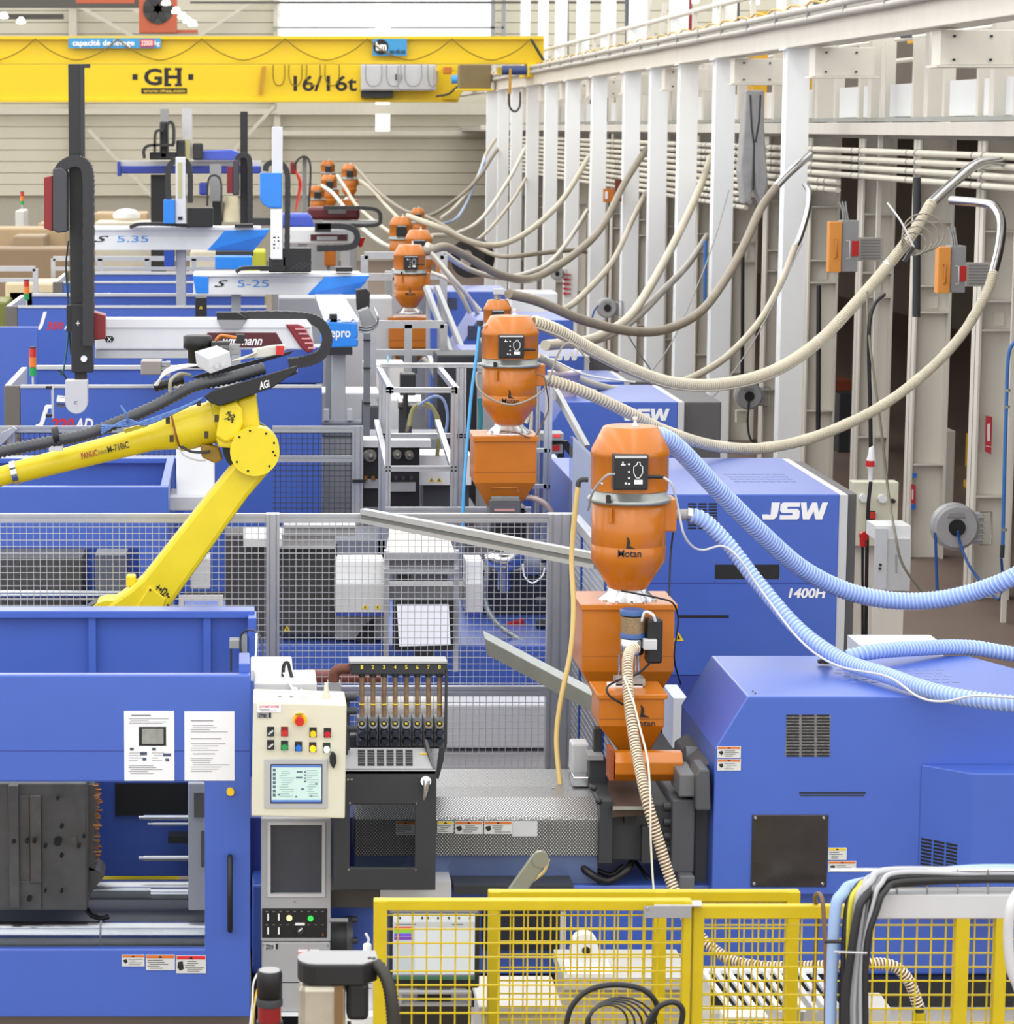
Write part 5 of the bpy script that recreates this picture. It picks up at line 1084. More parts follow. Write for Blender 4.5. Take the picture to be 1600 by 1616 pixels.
# forearm along its axis
ax0, ax1 = P(360, 660, YO + .12), P(0, 752, YO + .12)
d = (ax1 - ax0).normalized()
def on(x): return ax0 + (ax1 - ax0) * ((360 - x) / 360)
fa_ = MB(); fa_.cyl(on(372), on(290), 34 * mp, n=32); fa_ = fa_.build('forearm_housing', ROBY, t)
q = MB(); q.cyl(on(340), on(334), 35.5 * mp, n=32); q.build('housing_rib', ROBY, fa_)
q = MB(); q.cyl(on(292), on(280), 33.5 * mp, n=32); q.build('forearm_flange', ROBY, fa_)
q = MB(); q.cyl(on(281), on(276.5), 32 * mp, n=32); q.build('rust_seal', M('rust_orange', (150, 90, 20), .5), fa_)
q = MB(); q.cyl(on(277), on(240), 29 * mp, 21 * mp, n=32); q.cyl(on(240), on(28), 21 * mp, 18 * mp, n=32); q = q.build('forearm_tube', ROBY, t, label='yellow forearm tube with printed name')
q2 = MB(); q2.cyl(on(28), on(19), 19.5 * mp, n=32); q2.build('steel_band', STEEL, q)
q2 = MB(); q2.cyl(on(20), on(-90), 16 * mp, n=28); q2.build('wrist_tube', ROBY, t)
Yt_ = YO + .12 - 20 * mp
ptext('FANUC', (128, 712, 154, 722), Yt_ - .006, M('faded_red_ink', (170, 80, 30), .5, var=0), q, rot=-14.4, bold=.03); ptext('Robot', (155, 709, 168, 716), Yt_ - .006, M('tan_ink', (150, 130, 40), .5, var=0), q, rot=-14.4); ptext('M-710iC', (169, 700, 204, 711), Yt_ - .006, M('brown_ink', (90, 70, 20), .5, var=0), q, rot=-14.4, bold=.02)
MB().pp([(195, 678), (232, 668), (234, 673), (197, 684)], YO + .02, .03).build('cover_strip', ROBY, q)
el = MB().pp([(346, 652), (350, 640), (372, 633), (383, 645), (384, 668), (376, 690), (356, 700), (340, 690)], YO - .07, .2).build('elbow_block', ROBY, t, bev=.014)
MB().pp([(374, 632), (404, 622), (411, 680), (385, 700), (372, 690)], YO - .02, .26).build('elbow_rear', ROBY, t, bev=.014)
MB().pp([(340, 690), (372, 688), (372, 708), (345, 706)], YO - .05, .16).build('elbow_foot', ROBY, t, bev=.01)
ptext('+•J3•-', (353, 650, 372, 668), YO - .072, INK, el, rot=60, bold=.03)
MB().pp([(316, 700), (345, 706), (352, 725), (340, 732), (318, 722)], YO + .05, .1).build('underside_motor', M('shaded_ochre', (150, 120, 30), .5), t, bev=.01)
ptube([(282, 702, YO + .05), (300, 712, YO + .03), (320, 714, YO + .03), (332, 712, YO + .03)], 2.2).build('loop_cable', DGREY, t); ptube([(281, 704, YO + .05), (290, 718, YO + .03), (310, 726, YO + .03), (325, 727, YO + .03)], 1.4).build('loop_cable', LGREY, t)
MB().pb(257, 702, 275, 712, YO + .0, .1).build('clamp_bolt', DGREY, fa_) if False else None
dk = MB()
for x, y in ((265, 664), (271, 693), (314, 636), (326, 687), (342, 661)): dk.pb(x - 3.5, y - 6, x + 3, y + 5, YO - .06 if x > 300 else YO - .02, .02)
dk.build('clamp_bolts', M('dark_oil_brown', (60, 44, 14), .5), fa_, stuff=True)
# dress pack: tray, boxes and corrugated conduit
tr = thing('robot_dress_pack', 'black cable tray with junction box and corrugated conduit on the robot elbow', 'cable tray', P(390, 620, YO))
MB().pp([(322, 626), (334, 617), (470, 577), (468, 586), (430, 612), (346, 641), (332, 636)], YO - .1, .02).build('front_cheek', BLACK, tr, bev=.004)
ptext('AGi', (408, 601, 426, 613), YO - .102, WINK, tr, rot=-16, shear=.3, bold=.03)
MB().pp([(330, 628), (470, 586), (468, 590), (345, 640)], YO - .08, .28).build('tray_floor', BLACK, tr)
MB().pp([(300, 596), (318, 590), (463, 553), (458, 559), (322, 598)], YO + .18, .02).build('rear_cheek', BLACK, tr)
jb = MB().hexa([P(310, 578, YO + .02), P(332, 590, YO - .06), P(366, 578, YO - .02), P(345, 568, YO + .08)] + [v + Vector((-.01, 0, .075)) for v in (P(310, 578, YO + .02), P(332, 590, YO - .06), P(366, 578, YO - .02), P(345, 568, YO + .08))]).build('junction_box', LGREY, tr, bev=.004, label='light grey junction box')
for x, y in ((342, 578), (352, 574)): q = MB(); pdisc(q, x, y, YO - .06, 3.4, .01); q.build('knockout', LGREY, jb)
c = P(312, 580, YO + .2); MB().lathe(c, [(.05, 0), (.05, .09), (.073, .1), (.073, .16), (.06, .165)][::-1], 22).build('servo_motor', BLACK, tr)
MB().pb(333, 540, 362, 560, YO + .15, .1).build('amplifier', DGREY, tr, bev=.004); lines(347, 545, 376, 556, 5, YO + .149, tr, GREY, 3)
MB().pb(346, 543, 378, 560, YO + .152, .06).build('heat_sink', GREY, tr, bev=.003)
MB().pb(372, 528, 386, 542, YO + .2, .06).build('connector', BLACK, tr, bev=.004)
ptube([(340, 538, YO + .2), (348, 530, YO + .2), (360, 531, YO + .2), (373, 533, YO + .2)], 2.6).build('orange_lead', ORG, tr)
MB().pp([(398, 552), (430, 546), (450, 545), (452, 552), (440, 560), (402, 566)], YO + .1, .08).build('valve_island', M('valve_ivory', (206, 206, 196), .4), tr, bev=.004)
MB().pb(436, 546, 448, 560, YO + .08, .03).build('red_module', RED, tr)
for k in range(5): ptube([(366 + 3 * k, 570 - k, YO + .05), (385 + 4 * k, 566 - 2 * k, YO + .05), (405, 562 - 2 * k, YO + .08)], 1.5, 6).build('pneumatic_line', M('ivory_tube', (214, 212, 190), .4), tr)
ribbed([(-30, 720, YO - .02), (20, 709, YO - .02), (80, 697, YO - .03), (140, 684, YO - .03), (190, 665, YO - .03), (240, 643, YO - .03), (280, 622, YO - .02), (310, 608, YO - .02), (360, 597, YO - .0), (420, 580, YO + .02)], 9.4, .026, 14, .13).build('corrugated_conduit', M('charcoal_conduit', (66, 68, 72), .4), tr)
ribbed([(243, 611, YO + .1), (262, 606, YO + .1), (290, 598, YO + .1)], 7.5, .026, 12, .13).build('conduit_stub', BLACK, tr)
for k in range(3): ptube([(244 + 2 * k, 608, YO + .06), (262, 590 - 3 * k, YO + .04), (290, 580 - 2 * k, YO + .02), (312, 576, YO + .02)], 1.8, 6).build('white_lead', PAPER, tr)
ptube([(268, 618, YO - .06), (270, 600, YO - .06), (284, 590, YO), (300, 592, YO + .05)], 3).build('strap', M('olive_strap', (150, 146, 130), .5), tr)
q = MB(); q.cyl(P(84, 688, YO - .03), P(93, 686, YO - .03), 14 * mp, n=20); q.build('conduit_clamp', BLACK, tr); MB().pb(77, 704, 98, 712, YO - .05, .1).build('clamp_foot', LGREY, tr)
rp = M('blue_white_rope', (96, 130, 190), .7, var=.5, scale=60)
for k in range(4): ptube([(320, 628, YO - .06), (280, 646 + k, YO - .08), (230, 664 + k * 2, YO - .09), (200, 672 - 3 * k, YO - .1), (160, 672 + 4 * k, YO - .1)], 2, 6).build('rope', rp, tr)
ptube([(201, 668, YO - .1), (200, 655, YO - .12), (194, 646, YO - .12), (190, 640, YO - .12)], 2, 6).build('rope_end', rp, tr)
# ================================================================== machine 2 (1400H) behind the mesh fence
coil(SPP, 7.6, .0148, .0047).build('spiral_rib', M('cream_spiral_hose', (226, 214, 190), .4, var=.1, scale=30), SPIRAL_T)
m2 = thing('injection_molding_machine', 'second blue injection molding machine, marked JSW 1400H', 'machine', (0, 18, 0))
F2 = 17.2
d2_ = pframe((-220, 768, 266, 1010), (-170, 866, 221, 968), F2, .05).build('guard_door', BLUE, m2, bev=.006)
MB().pb(-169, 867, 220, 967, F2 + .02, .01).build('window_pane', PANE, d2_)
xa2, xb2 = P(-220, 880, F2).x, P(266, 880, F2).x; z2t = P(0, 728, 18.9).z
bk = MB().box(xa2, xb2 + .06, 18.86, 18.92, .4, z2t).build('rear_guard', BLUE, m2, bev=.006)
MB().box(xa2, xb2 + .06, 18.8, 18.95, z2t, z2t + .03).build('top_rim', BLUE, bk)
MB().box(xb2 - .05, xb2, F2 + .06, 18.85, .55, P(0, 768, F2).z).build('end_panel', BLUE, m2, bev=.005)
MB().box(xa2, xb2, F2 + .1, 18.8, .02, .55).build('clamp_base', GREY, m2)
MB().pb(-150, 880, 130, 1000, 17.9, .7).build('mold_block', DSTEEL, m2, bev=.01); MB().pb(150, 875, 200, 1000, 17.7, .7).build('platen', GREY, m2, bev=.01)
q = MB(); pcyl(q, -200, 940, 210, 940, 17.6, 9, 18); q.build('tie_bar', STEEL, m2)
# bed and middle
MB().box(P(266, 1000, 17.5).x, P(1300, 1000, 17.5).x, 17.5, 19.2, .35, P(0, 1018, 17.5).z).build('bed', BLUE, m2, bev=.01)
MB().box(P(240, 1000, 17.4).x, P(1300, 1000, 17.4).x, 17.45, 19.4, 0, .35).build('bed_foot', GREY, m2)
MB().pb(262, 784, 352, 806, 17.6, .4).build('robot_mount_plate', LGREY, m2, bev=.006)
MB().pb(278, 694, 338, 786, 17.7, .35).build('white_pillar', WHITE, m2, bev=.01)
MB().pb(384, 850, 445, 862, 17.3, .5).build('shelf', LGREY, m2); MB().pb(300, 880, 332, 930, 17.4, .25).build('screen_box', LGREY, m2, bev=.01)
pframe((282, 940, 352, 985), (290, 948, 344, 978), 17.25, .03).build('frame_window', LGREY, m2)
MB().pb(356, 846, 424, 1010, 17.7, .4).build('dark_side_panel', M('dark_panel', (70, 70, 74), .5), m2)
cp = MB().pb(441, 858, 532, 1002, 17.6, .5).build('perforated_guard', perforated('dark_perforated', (84, 85, 88), (52, 52, 54), .011, .2, .5), m2, bev=.006)
MB().pb(441, 844, 528, 866, 17.5, .3).build('guard_cap', LGREY, cp); MB().pb(448, 832, 562, 846, 17.4, .12).build('linear_rail', GREY, cp, bev=.004); MB().pb(448, 829, 562, 833, 17.38, .15).build('rail_cover', ALU, cp)
YS = 17.35
for x0, x1, lab in ((529, 606, 'a'), (735, 762, 'b')):
    q = MB().pb(x0, 921, x1, 968, YS, .3).build('heater_cabinet', LGREY, m2, bev=.005); MB().pb(x0, 885, x1, 922, YS + .06, .25).build('cabinet_slope', WHITE, q, bev=.005)
    MB().pb(x0, 966, x1, 972, YS + .0, .28).build('cabinet_base', NAVY, q)
YT_ = M('warning_yellow', (236, 200, 20), .5, var=0)
def triangle(x, y, s, Y, parent):
    q = MB().pp([(x - s, y + s * .8), (x + s, y + s * .8), (x, y - s * .9)], Y - .003, .003).build('warning_triangle', YT_, parent)
    MB().pp([(x - s * .3, y + s * .5), (x + s * .3, y + s * .5), (x, y - s * .4)], Y - .005, .002).build('warning_mark', INK, q)
for x in (576, 596): triangle(x, 957, 5, YS, m2)
triangle(453, 992, 5.5, 17.59, m2)
MB().pb(530, 972, 606, 1010, 17.6, .3).build('nozzle_shield', GREY, m2, bev=.005); MB().pp([(560, 1012), (572, 990), (590, 975), (592, 1015)], 17.58, .05).build('dark_chute', BLACK, m2)
MB().pb(606, 925, 736, 945, 17.5, .2).build('grey_shelf', GREY, m2)
MB().pb(640, 1010, 737, 1060, 17.8, .3).build('dark_gap', M('dark_opening', (26, 28, 40), .6), m2)
MB().pb(735, 900, 865, 1030, 18.6, .4).build('drive_casting', M('dark_casting', (44, 46, 52), .5), m2, bev=.01)
q = MB(); pcyl(q, 826, 890, 850, 890, 18.1, 18, 20); q.build('grey_motor', M('steel_blue_grey', (140, 146, 162), .4), m2)
for y in (880, 915, 950, 985): q = MB(); pcyl(q, 846, y, 862, y, 18.1, 8, 14); q.build('flange_bolt', DGREY, m2)
q = MB(); q.lathe(P(795, 925, 17.9), [(.04, -.02), (.04, .1), (.1, .12), (.13, .17), (.13, .2), (.09, .22)][::-1], 24); q.build('nozzle_cone', STEEL, m2)
q = MB(); pcyl(q, 795, 935, 795, 905, 17.8, 6, 12); q.build('chrome_nozzle', STEEL, m2)
MB().pp([(800, 985), (826, 978), (828, 985), (815, 1000), (800, 1000)], 18.2, .05).build('red_cover', RED, m2)
MB().pb(780, 800, 830, 860, 18.4, .3).build('feed_block', BLACK, m2, bev=.01)
ribbed([(822, 868, 17.9), (800, 874, 17.9), (780, 882, 17.9), (768, 910, 17.9), (766, 950, 17.9), (785, 985, 17.8), (830, 1015, 17.7), (870, 1035, 17.6)], 4.6, .016, 10, .1).build('metal_hose', GALV, m2)
ptube([(825, 890, 17.5), (828, 910, 17.5), (840, 920, 17.5), (855, 910, 17.5), (860, 896, 17.5)], 1.4).build('white_wire', PAPER, m2)
def jswtext(box, Y, parent):
    x0, y0, x1, y1 = box; w = (x1 - x0); L = {'J': (0, .27, [(.52, 1), (1, 1), (.88, .2), (.7, 0), (.06, 0), (0, .3), (.38, .3), (.42, .24), (.5, .3)]), 'S': (.27, .58, [(0, 0), (.9, 0), (1, .12), (1, .5), (.88, .62), (.36, .62), (.36, .75), (.98, .75), (.98, 1), (.12, 1), (0, .88), (0, .5), (.12, .38), (.64, .38), (.64, .25), (0, .25)]), 'W': (.57, 1, [(0, 1), (.21, 1), (.27, .4), (.42, 1), (.6, 1), (.7, .4), (.8, 1), (1, 1), (.84, 0), (.6, 0), (.5, .5), (.38, 0), (.14, 0)])}
    for ch in 'JSW':
        a, b, pts = L[ch]; sh = .06
        MB().pp([(x0 + w * (a + (b - a) * (u * .96 + sh * (v - .5))), y1 + (y0 - y1) * v) for u, v in pts], Y - .004, .004).build('lettering', WINK, parent)
# injection cover of machine 2
FI2, BI2 = 17.0, 18.9
za = P(0, 780, FI2).z; xl2, xr2_ = P(920, 900, FI2).x, P(1322, 900, FI2).x; zlow = P(0, 1066, FI2).z
xe = P(1346, 1000, FI2).x
ic2 = MB().box(xl2, xr2_, FI2, BI2, zlow, za).build('injection_cover', BLUE, m2, bev=.006)
MB().box(xr2_, xr2_ + .05, FI2 + .005, BI2, zlow, za - .005).build('grey_band', LGREY, ic2)
MB().box(xr2_ + .05, xe + .02, FI2 + .1, BI2 - .1, zlow, za - .01).build('end_panel', M('graphite_paint', (84, 82, 84), .45), ic2, bev=.006)
MB().pb(930, 919.5, 1322, 921.5, FI2 - .001, .004).build('panel_seam', NAVY, ic2)
MB().pb(1128, 891, 1230, 914, FI2 - .002, .006).build('black_slot', BLACK, ic2)
slots(1084, 793, 1133, 836, FI2, 3, 9, ic2); MB().pb(1070, 971, 1150, 975, FI2 - .002, .004).build('slot', BLACK, ic2)
triangle(1071, 1005, 8, FI2, ic2)
jswtext((1203, 793, 1307, 820), FI2, ic2); ptext('1400H', (1244, 928, 1304, 944), FI2, WINK, ic2, bold=.035, shear=.2)
ptext('JSW', (1062, 700, 1062.5, 701), FI2, WINK, ic2) if False else None
tv = MB()
for c in range(9):
    for r in range(4):
        X = P(1150 + c * 11, 770, 17.8).x; Yv = 17.6 + r * .12; tv.box(X, X + .035, Yv, Yv + .05, za - .001, za + .002)
tv.build('top_vents', M('vent_shade_blue', (110, 122, 170), .5), ic2, stuff=True)
MB().box(xl2, xr2_, FI2, BI2, P(0, 1140, FI2).z, zlow - .002).build('cover_skirt', NAVY, m2)
MB().pb(1062, 1102, 1084, 1180, 15.9, .4).build('white_side_cover', WHITE, m2)
for ya, yb_, Yp in ((1112, 1180, 16.6), (1186, 1300, 16.65)): MB().pb(690, ya, 880, yb_, Yp, .5).build('white_panelling', LGREY, m2, bev=.01)
screws([(1230, 893), (1230, 912), (1128, 886), (1128, 917)], FI2, ic2, 1.6)
# loader 2
L2 = loader(803, 498, .735, .663, 17.8, 'orange hopper loader on the second machine with a looped cable', 2, 44)
b = bin_(748, 846, 681, 690, 762, 800, 772, 822, 17.6, .36, 'orange square bin under the second hopper loader', lip=7)
t = thing('magnet_drawer', 'grey steel magnet drawer under the second orange bin', 'magnet box', P(797, 815, 17.65))
MB().pb(772, 788, 822, 816, 17.62, .2).build('drawer', M('dark_stainless', (120, 120, 122), .3, .7), t, bev=.006); MB().pb(775, 774, 820, 789, 17.66, .18).build('upper_box', GALV, t, bev=.004)
MB().tube([P(776, 776, 17.62), P(776, 770, 17.62), P(818, 770, 17.62), P(818, 776, 17.62)], .004, 6).build('handle', COPPER, t); MB().pb(780, 803, 812, 807, 17.61, .006).build('brand_strip', M('pale_red_strip', (190, 140, 140), .5), t)
ribbed([(824, 785, 17.7), (840, 786, 17.7), (858, 794, 17.7), (870, 808, 17.7), (876, 830, 17.7)], 4.6, .016, 10, .1).build('metal_hose', M('pinkish_conduit', (180, 160, 156), .4, .4), t)
ptube([(760, 588, 17.55), (752, 590, 17.5), (756, 615, 17.45), (785, 634, 17.42), (815, 638, 17.42), (850, 622, 17.5), (866, 600, 17.5), (880, 560, 17.5), (894, 542, 17.5), (910, 548, 17.5), (930, 572, 17.5)], 1.7).build('looped_cable', M('taupe_cable', (150, 142, 130), .5), L2)
ptube([(846, 590, 17.5), (858, 595, 17.5), (862, 612, 17.5), (866, 640, 17.6), (860, 660, 17.6), (842, 690, 17.6), (815, 683, 17.55), (790, 680, 17.55)], 1.2).build('thin_cable', M('brown_cable', (110, 90, 70), .5), L2)
t = thing('air_hose', 'bright blue air hose running down beside the second loader', 'hose', P(736, 740, 17.6))
ptube([(757, 510, 17.8), (752, 560, 17.75), (744, 620, 17.7), (738, 690, 17.65), (732, 770, 17.6), (730, 830, 17.6)], 2.6, 8).build('tube', M('sky_blue_hose', (70, 160, 220), .4), t)
MB().cyl(P(757, 506, 17.8), P(757, 514, 17.8), .02, n=10).build('fitting', DGREY, t)
# gantry frame of aluminium profiles
t = thing('aluminium_gantry', 'open aluminium profile frame with rails beside the second loader', 'frame', (P(665, 700, 19).x, 19, 0))
gx = lambda x, Y: P(x, 690, Y).x
zg = P(0, 612, 18.6).z
for x0, x1, Y in ((609, 617, 18.6), (712, 721, 18.6), (598, 606, 20.2), (720, 727, 20.2)):
    alu_v(MB(), gx(x0, Y), gx(x1 + (8 if Y > 20 else 0), Y), 0, P(0, 612, 18.6).z, Y, .08).build('post', ALU, t)
for y in (616, 740): alu_h(MB(), gx(609, 18.6), gx(721, 18.6), P(0, y + 4, 18.6).z, P(0, y - 4, 18.6).z, 18.6).build('cross_rail', ALU, t)
for y in (577, 688): alu_h(MB(), gx(600, 20.2), gx(800, 20.2), P(0, y + 3.5, 20.2).z, P(0, y - 3.5, 20.2).z, 20.2).build('cross_rail', ALU, t)
for x in (612, 716): MB().box(gx(x, 18.6), gx(x, 18.6) + .035, 18.6, 20.25, zg - .04, zg).build('side_rail', ALU, t); MB().bar((gx(x, 18.6), 18.6, P(0, 742, 18.6).z), (gx(x, 18.6), 20.2, P(0, 688, 20.2).z + .1), .035).build('side_rail', ALU, t)
for y in (807, ): alu_h(MB(), gx(609, 18.4), gx(840, 18.4), P(0, y + 6, 18.4).z, P(0, y - 6, 18.4).z, 18.4).build('lower_rail', ALU, t)
# frame to the right of the loader: posts and diagonal
t = thing('loader_support_frame', 'aluminium support frame with diagonal braces right of the second loader', 'frame', (P(868, 700, 19.6).x, 19.6, 0))
for x0, x1, Y in ((859, 871, 19.4), (846, 852, 20.0)): alu_v(MB(), gx(x0, Y), gx(x1, Y), 0, P(0, 596, Y).z, Y, .05).build('post', ALU, t)
for a, b2 in (((873, 610), (925, 705)), ((870, 720), (905, 775))): MB().bar(P(*a, 19.5), P(*b2, 19.2), .04).build('brace', ALU, t)
for y in (711, 768): MB().pb(835, y - 3, 868, y + 3, 19.4, .04).build('cross_piece', ALU, t)
# control console between posts (black stand, red displays)
t = thing('dosing_console', 'small grey console with red display on a black stand', 'console', (P(880, 760, 20).x, 20, 0))
MB().pb(852, 684, 890, 696, 20.0, .2).build('display_box', GREY, t, bev=.005); MB().pb(873, 686, 884, 690, 19.995, .006).build('red_display', M('red_led', (220, 50, 60), .4, emit=.4, var=0), t)
MB().pb(868, 702, 888, 716, 20.05, .15).build('button_box', GREY, t, bev=.005); MB().pb(872, 703, 883, 711, 20.04, .012).build('red_panel', RED, t)
MB().pp([(872, 696), (896, 696), (926, 740), (926, 752), (890, 708), (890, 800), (880, 800), (880, 708), (872, 706)], 20.1, .05).build('stand', BLACK, t)
# panels seen between the gantry posts (machine 3 barrel side)
q = thing('valve_board', 'black valve board with chrome pressure knobs behind the gantry', 'valve board', (P(610, 760, 21).x, 21, 0))
MB().pb(572, 704, 662, 800, 21.0, .2).build('board', BLACK, q, bev=.005); MB().pb(574, 695, 680, 706, 20.95, .3).build('top_ledge', LGREY, q)
for x, y, r in ((584, 718, 11), (626, 716, 8), (645, 717, 8)):
    k = MB(); c = P(x, y, 21.0); k.cyl(c, c + Vector((0, -.1, 0)), r * MPP(21), r * .8 * MPP(21), n=18).cyl(c + Vector((0, -.1, 0)), c + Vector((0, -.16, 0)), r * .5 * MPP(21), .004, n=14); k.build('pressure_knob', DSTEEL, q)
for x0, x1, y in ((574, 600, 757), (612, 656, 762)): MB().pb(x0, y, x1, y + 14, 20.95, .05).build('terminal_strip', GREY, q, bev=.003)
for k in range(7): x = 577 + k * 12; MB().cyl(P(x, 757, 20.94), P(x, 751, 20.94), .016, n=10).build('fitting', COPPER if k < 3 else DGREY, q)
q = thing('heater_box', 'white heater box with two warning triangles behind the gantry', 'cabinet', (P(720, 750, 21.4).x, 21.4, 0))
MB().pb(662, 718, 744, 766, 21.3, .4).build('body', WHITE, q, bev=.006)
for x in (681, 693): triangle(x, 757, 4.5, 21.3, q)
MB().pb(668, 766, 740, 800, 21.4, .3).build('lower_body', M('slate_casting', (74, 76, 82), .5), q)
q = thing('sloped_cover', 'cream sloped sheet cover seen through the mesh fence', 'cover', (P(665, 850, 17.6).x, 17.6, 0))
MB().hexa([P(610, 872, 17.3), P(716, 872, 17.3), P(700, 832, 17.7), P(616, 832, 17.7)] + [v + Vector((0, .02, .02)) for v in (P(610, 872, 17.3), P(716, 872, 17.3), P(700, 832, 17.7), P(616, 832, 17.7))]).build('sheet', M('ivory_sheet', (216, 212, 198), .5), q)
MB().pb(610, 872, 722, 884, 17.25, .1).build('front_rail', ALU, q); MB().pb(612, 884, 720, 898, 17.3, .1).build('mesh_band', perforated('grey_perforated', (150, 152, 154), (100, 100, 102), .012), q); MB().pb(606, 898, 724, 906, 17.25, .1).build('lower_rail', ALU, q)
for x in (606, 716): MB().pb(x, 870, x + 8, 1060, 17.28, .08).build('post', ALU, q)
q = thing('flat_monitor', 'black framed monitor with white sheet behind the mesh fence', 'monitor', (P(668, 1000, 17.2).x, 17.2, 0))
MB().pb(620, 946, 718, 1026, 17.15, .05).build('frame', BLACK, q, bev=.008)
MB().pp([(626, 954), (708, 954), (711, 1018), (630, 1020)], 17.14, .004).build('white_sheet', M('glowing_paper', (238, 240, 250), .6, emit=.05, var=.01), q)  # paper sheet given a faint glow of its own
MB().pb(655, 1026, 685, 1060, 17.2, .05).build('stand', DGREY, q)
# red-brown cross pipe behind the manifold
q = MB(); pcyl(q, 482, 1068, 602, 1068, 15.9, 12, 18); q = q.build('clay_pipe', M('red_brown_pipe', (132, 70, 60), .5)); tag(q, 'red-brown pipe lying behind the flow manifold', 'pipe')
t = thing('screw_conveyor', 'pale conveyor tube with flanges beyond the mesh fence', 'conveyor', P(640, 1150, 15.9))
q = MB(); pcyl(q, 570, 1120, 700, 1120, 15.95, 22, 20); q.build('trough', M('pale_conveyor', (206, 202, 196), .5), t)
for x in (584, 618, 652, 686): q = MB(); pcyl(q, x, 1150, x + 10, 1150, 15.9, 20, 16); q.build('dark_flange', M('dark_flange', (44, 38, 36), .5), t)
# ================================================================== right side equipment
def reel(x, y, r, Y, label):
    m = MPP(Y, y); R = r * m; c = P(x, y, Y); t = thing('hose_reel', label, 'hose reel', c, 'wall hose reels')
    GR = M('reel_grey_plastic', (172, 173, 176), .4)
    MB().cyl(c, c + Vector((0, .12, 0)), R, n=32).build('drum_case', GR, t, bev=.015)
    MB().cyl(c + Vector((0, -.02, 0)), c, R * .86, R * .98, n=32).build('front_cover', GR, t)
    MB().cyl(c + Vector((0, -.035, 0)), c + Vector((0, -.02, 0)), R * .36, n=24).build('hub', BLACK, t)
    MB().pp([(x - r * .32, y - r * .62), (x + r * .32, y - r * .62), (x + r * .4, y - r * .4), (x - r * .4, y - r * .4)], Y - .03, .012).build('handle_slot', GREY, t, bev=.003)
    MB().pb(x + r * .6, y - r * .6, x + r * 1.15, y + r * .7, Y + .03, .1).build('mount_block', GR, t, bev=.01)
    for k in range(5): MB().pb(x + r * .7, y - r * .45 + k * r * .24, x + r * 1.22, y - r * .38 + k * r * .24, Y + .01, .12).build('cooling_fin', GR, t)
    MB().tube([P(x + r, y - r * .65, Y + .05), P(x + r * 1.5, y - r * .65, Y + .05), P(x + r * 1.5, y + r * .75, Y + .05), P(x + r, y + r * .75, Y + .05)], .008, 6).build('wall_bracket', GALV, t)
    return t
R1 = reel(1509, 832, 37, 24.3, 'large grey hose reel mounted on the right-hand column')
ptube([(1511, 838, 24.2), (1516, 860, 24.2), (1528, 890, 24.1), (1545, 915, 24), (1565, 938, 23.8), (1577, 945, 23.6), (1582, 925, 23.4), (1580, 880, 23.2)], 2.2).build('blue_hose', M('deep_blue_hose', (40, 90, 170), .4), R1)
ptube([(1476, 840, 24.3), (1477, 880, 24.3), (1480, 950, 24.3), (1487, 1015, 24.3)], 2.4).build('drop_hose', M('deep_blue_hose', (40, 90, 170), .4), R1)
R2 = reel(1182, 625, 22, 34.6, 'grey hose reel hanging between the white columns above the second machine')
ptube([(1182, 632, 34.5), (1180, 670, 34.5), (1186, 695, 34.5), (1208, 702, 34.5)], 1.8).build('black_hose', DGREY, R2); MB().pb(1162, 648, 1178, 668, 34.7, .1).build('socket_box', BEIGE, R2, bev=.005)
R3 = reel(958, 486, 16, 42.4, 'small grey hose reel between white columns beyond the loaders'); ptube([(944, 482, 42.3), (938, 490, 42.3), (934, 502, 42.3)], 1.5).build('blue_hose', M('deep_blue_hose', (40, 90, 170), .4), R3)
R4 = reel(879, 432, 10, 49.9, 'smallest hose reel, dark, in front of a far white column')
# floor-standing cabinets on the wall side
t = thing('electrical_cabinet', 'light grey electrical cabinet with side louvre at right', 'cabinet', (P(1408, 935, 20.5).x, 20.5, 0))
MB().pb(1399, 850, 1437, 933, 20.4, .3).build('front_box', LGREY, t, bev=.004)
MB().pp([(1380, 832), (1418, 832), (1437, 848), (1399, 850)], 20.45, .25).build('top_plate', WHITE, t) if False else None
xL, xR = P(1382, 890, 20.75).x, P(1436, 890, 20.4).x
MB().pb(1380, 834, 1400, 930, 20.38, .02).build('door', M('door_pale_grey', (200, 202, 208), .4), t, bev=.003)
MB().pb(1381, 830, 1437, 851, 20.42, .3).build('roof', WHITE, t)
lk = MB(); pdisc(lk, 1389, 891, 20.38, 2, .015); pdisc(lk, 1388, 897, 20.38, 2, .015); lk.build('lock', BLACK, t, stuff=True)
slots(1412, 875, 1417, 905, 20.4, 1, 12, t, GREY)
MB().box(P(1390, 900, 20.4).x, P(1430, 900, 20.4).x, 20.45, 20.65, 0, P(0, 935, 20.4).z).build('plinth', CREAM, t)
t = thing('power_distribution_box', 'beige power distribution box with sockets and red switch', 'electrical box', (P(1378, 850, 21.4).x, 21.4, 0))
MB().pb(1345, 761, 1417, 862, 21.4, .15).build('case', BEIGE, t, bev=.006)
for x, y in ((1391, 786), (1361, 785)): q = MB(); pdisc(q, x, y, 21.4, 6.5, .05); q.build('white_socket', WHITE, t)
q = MB(); pdisc(q, 1408, 790, 21.4, 3.5, .04); q.build('black_knob', BLACK, t)
MB().pb(1369, 807, 1381, 821, 21.36, .05).build('switch_plate', BLACK, t); MB().pb(1372, 809, 1382, 819, 21.33, .04).build('red_switch', RED, t, bev=.004)
MB().pb(1345, 862, 1380, 1100, 21.5, .06).build('support_panel', CREAM, t)
t = thing('industrial_plug', 'white and red industrial plug hanging on a black cable', 'plug', P(1374, 760, 21.2))
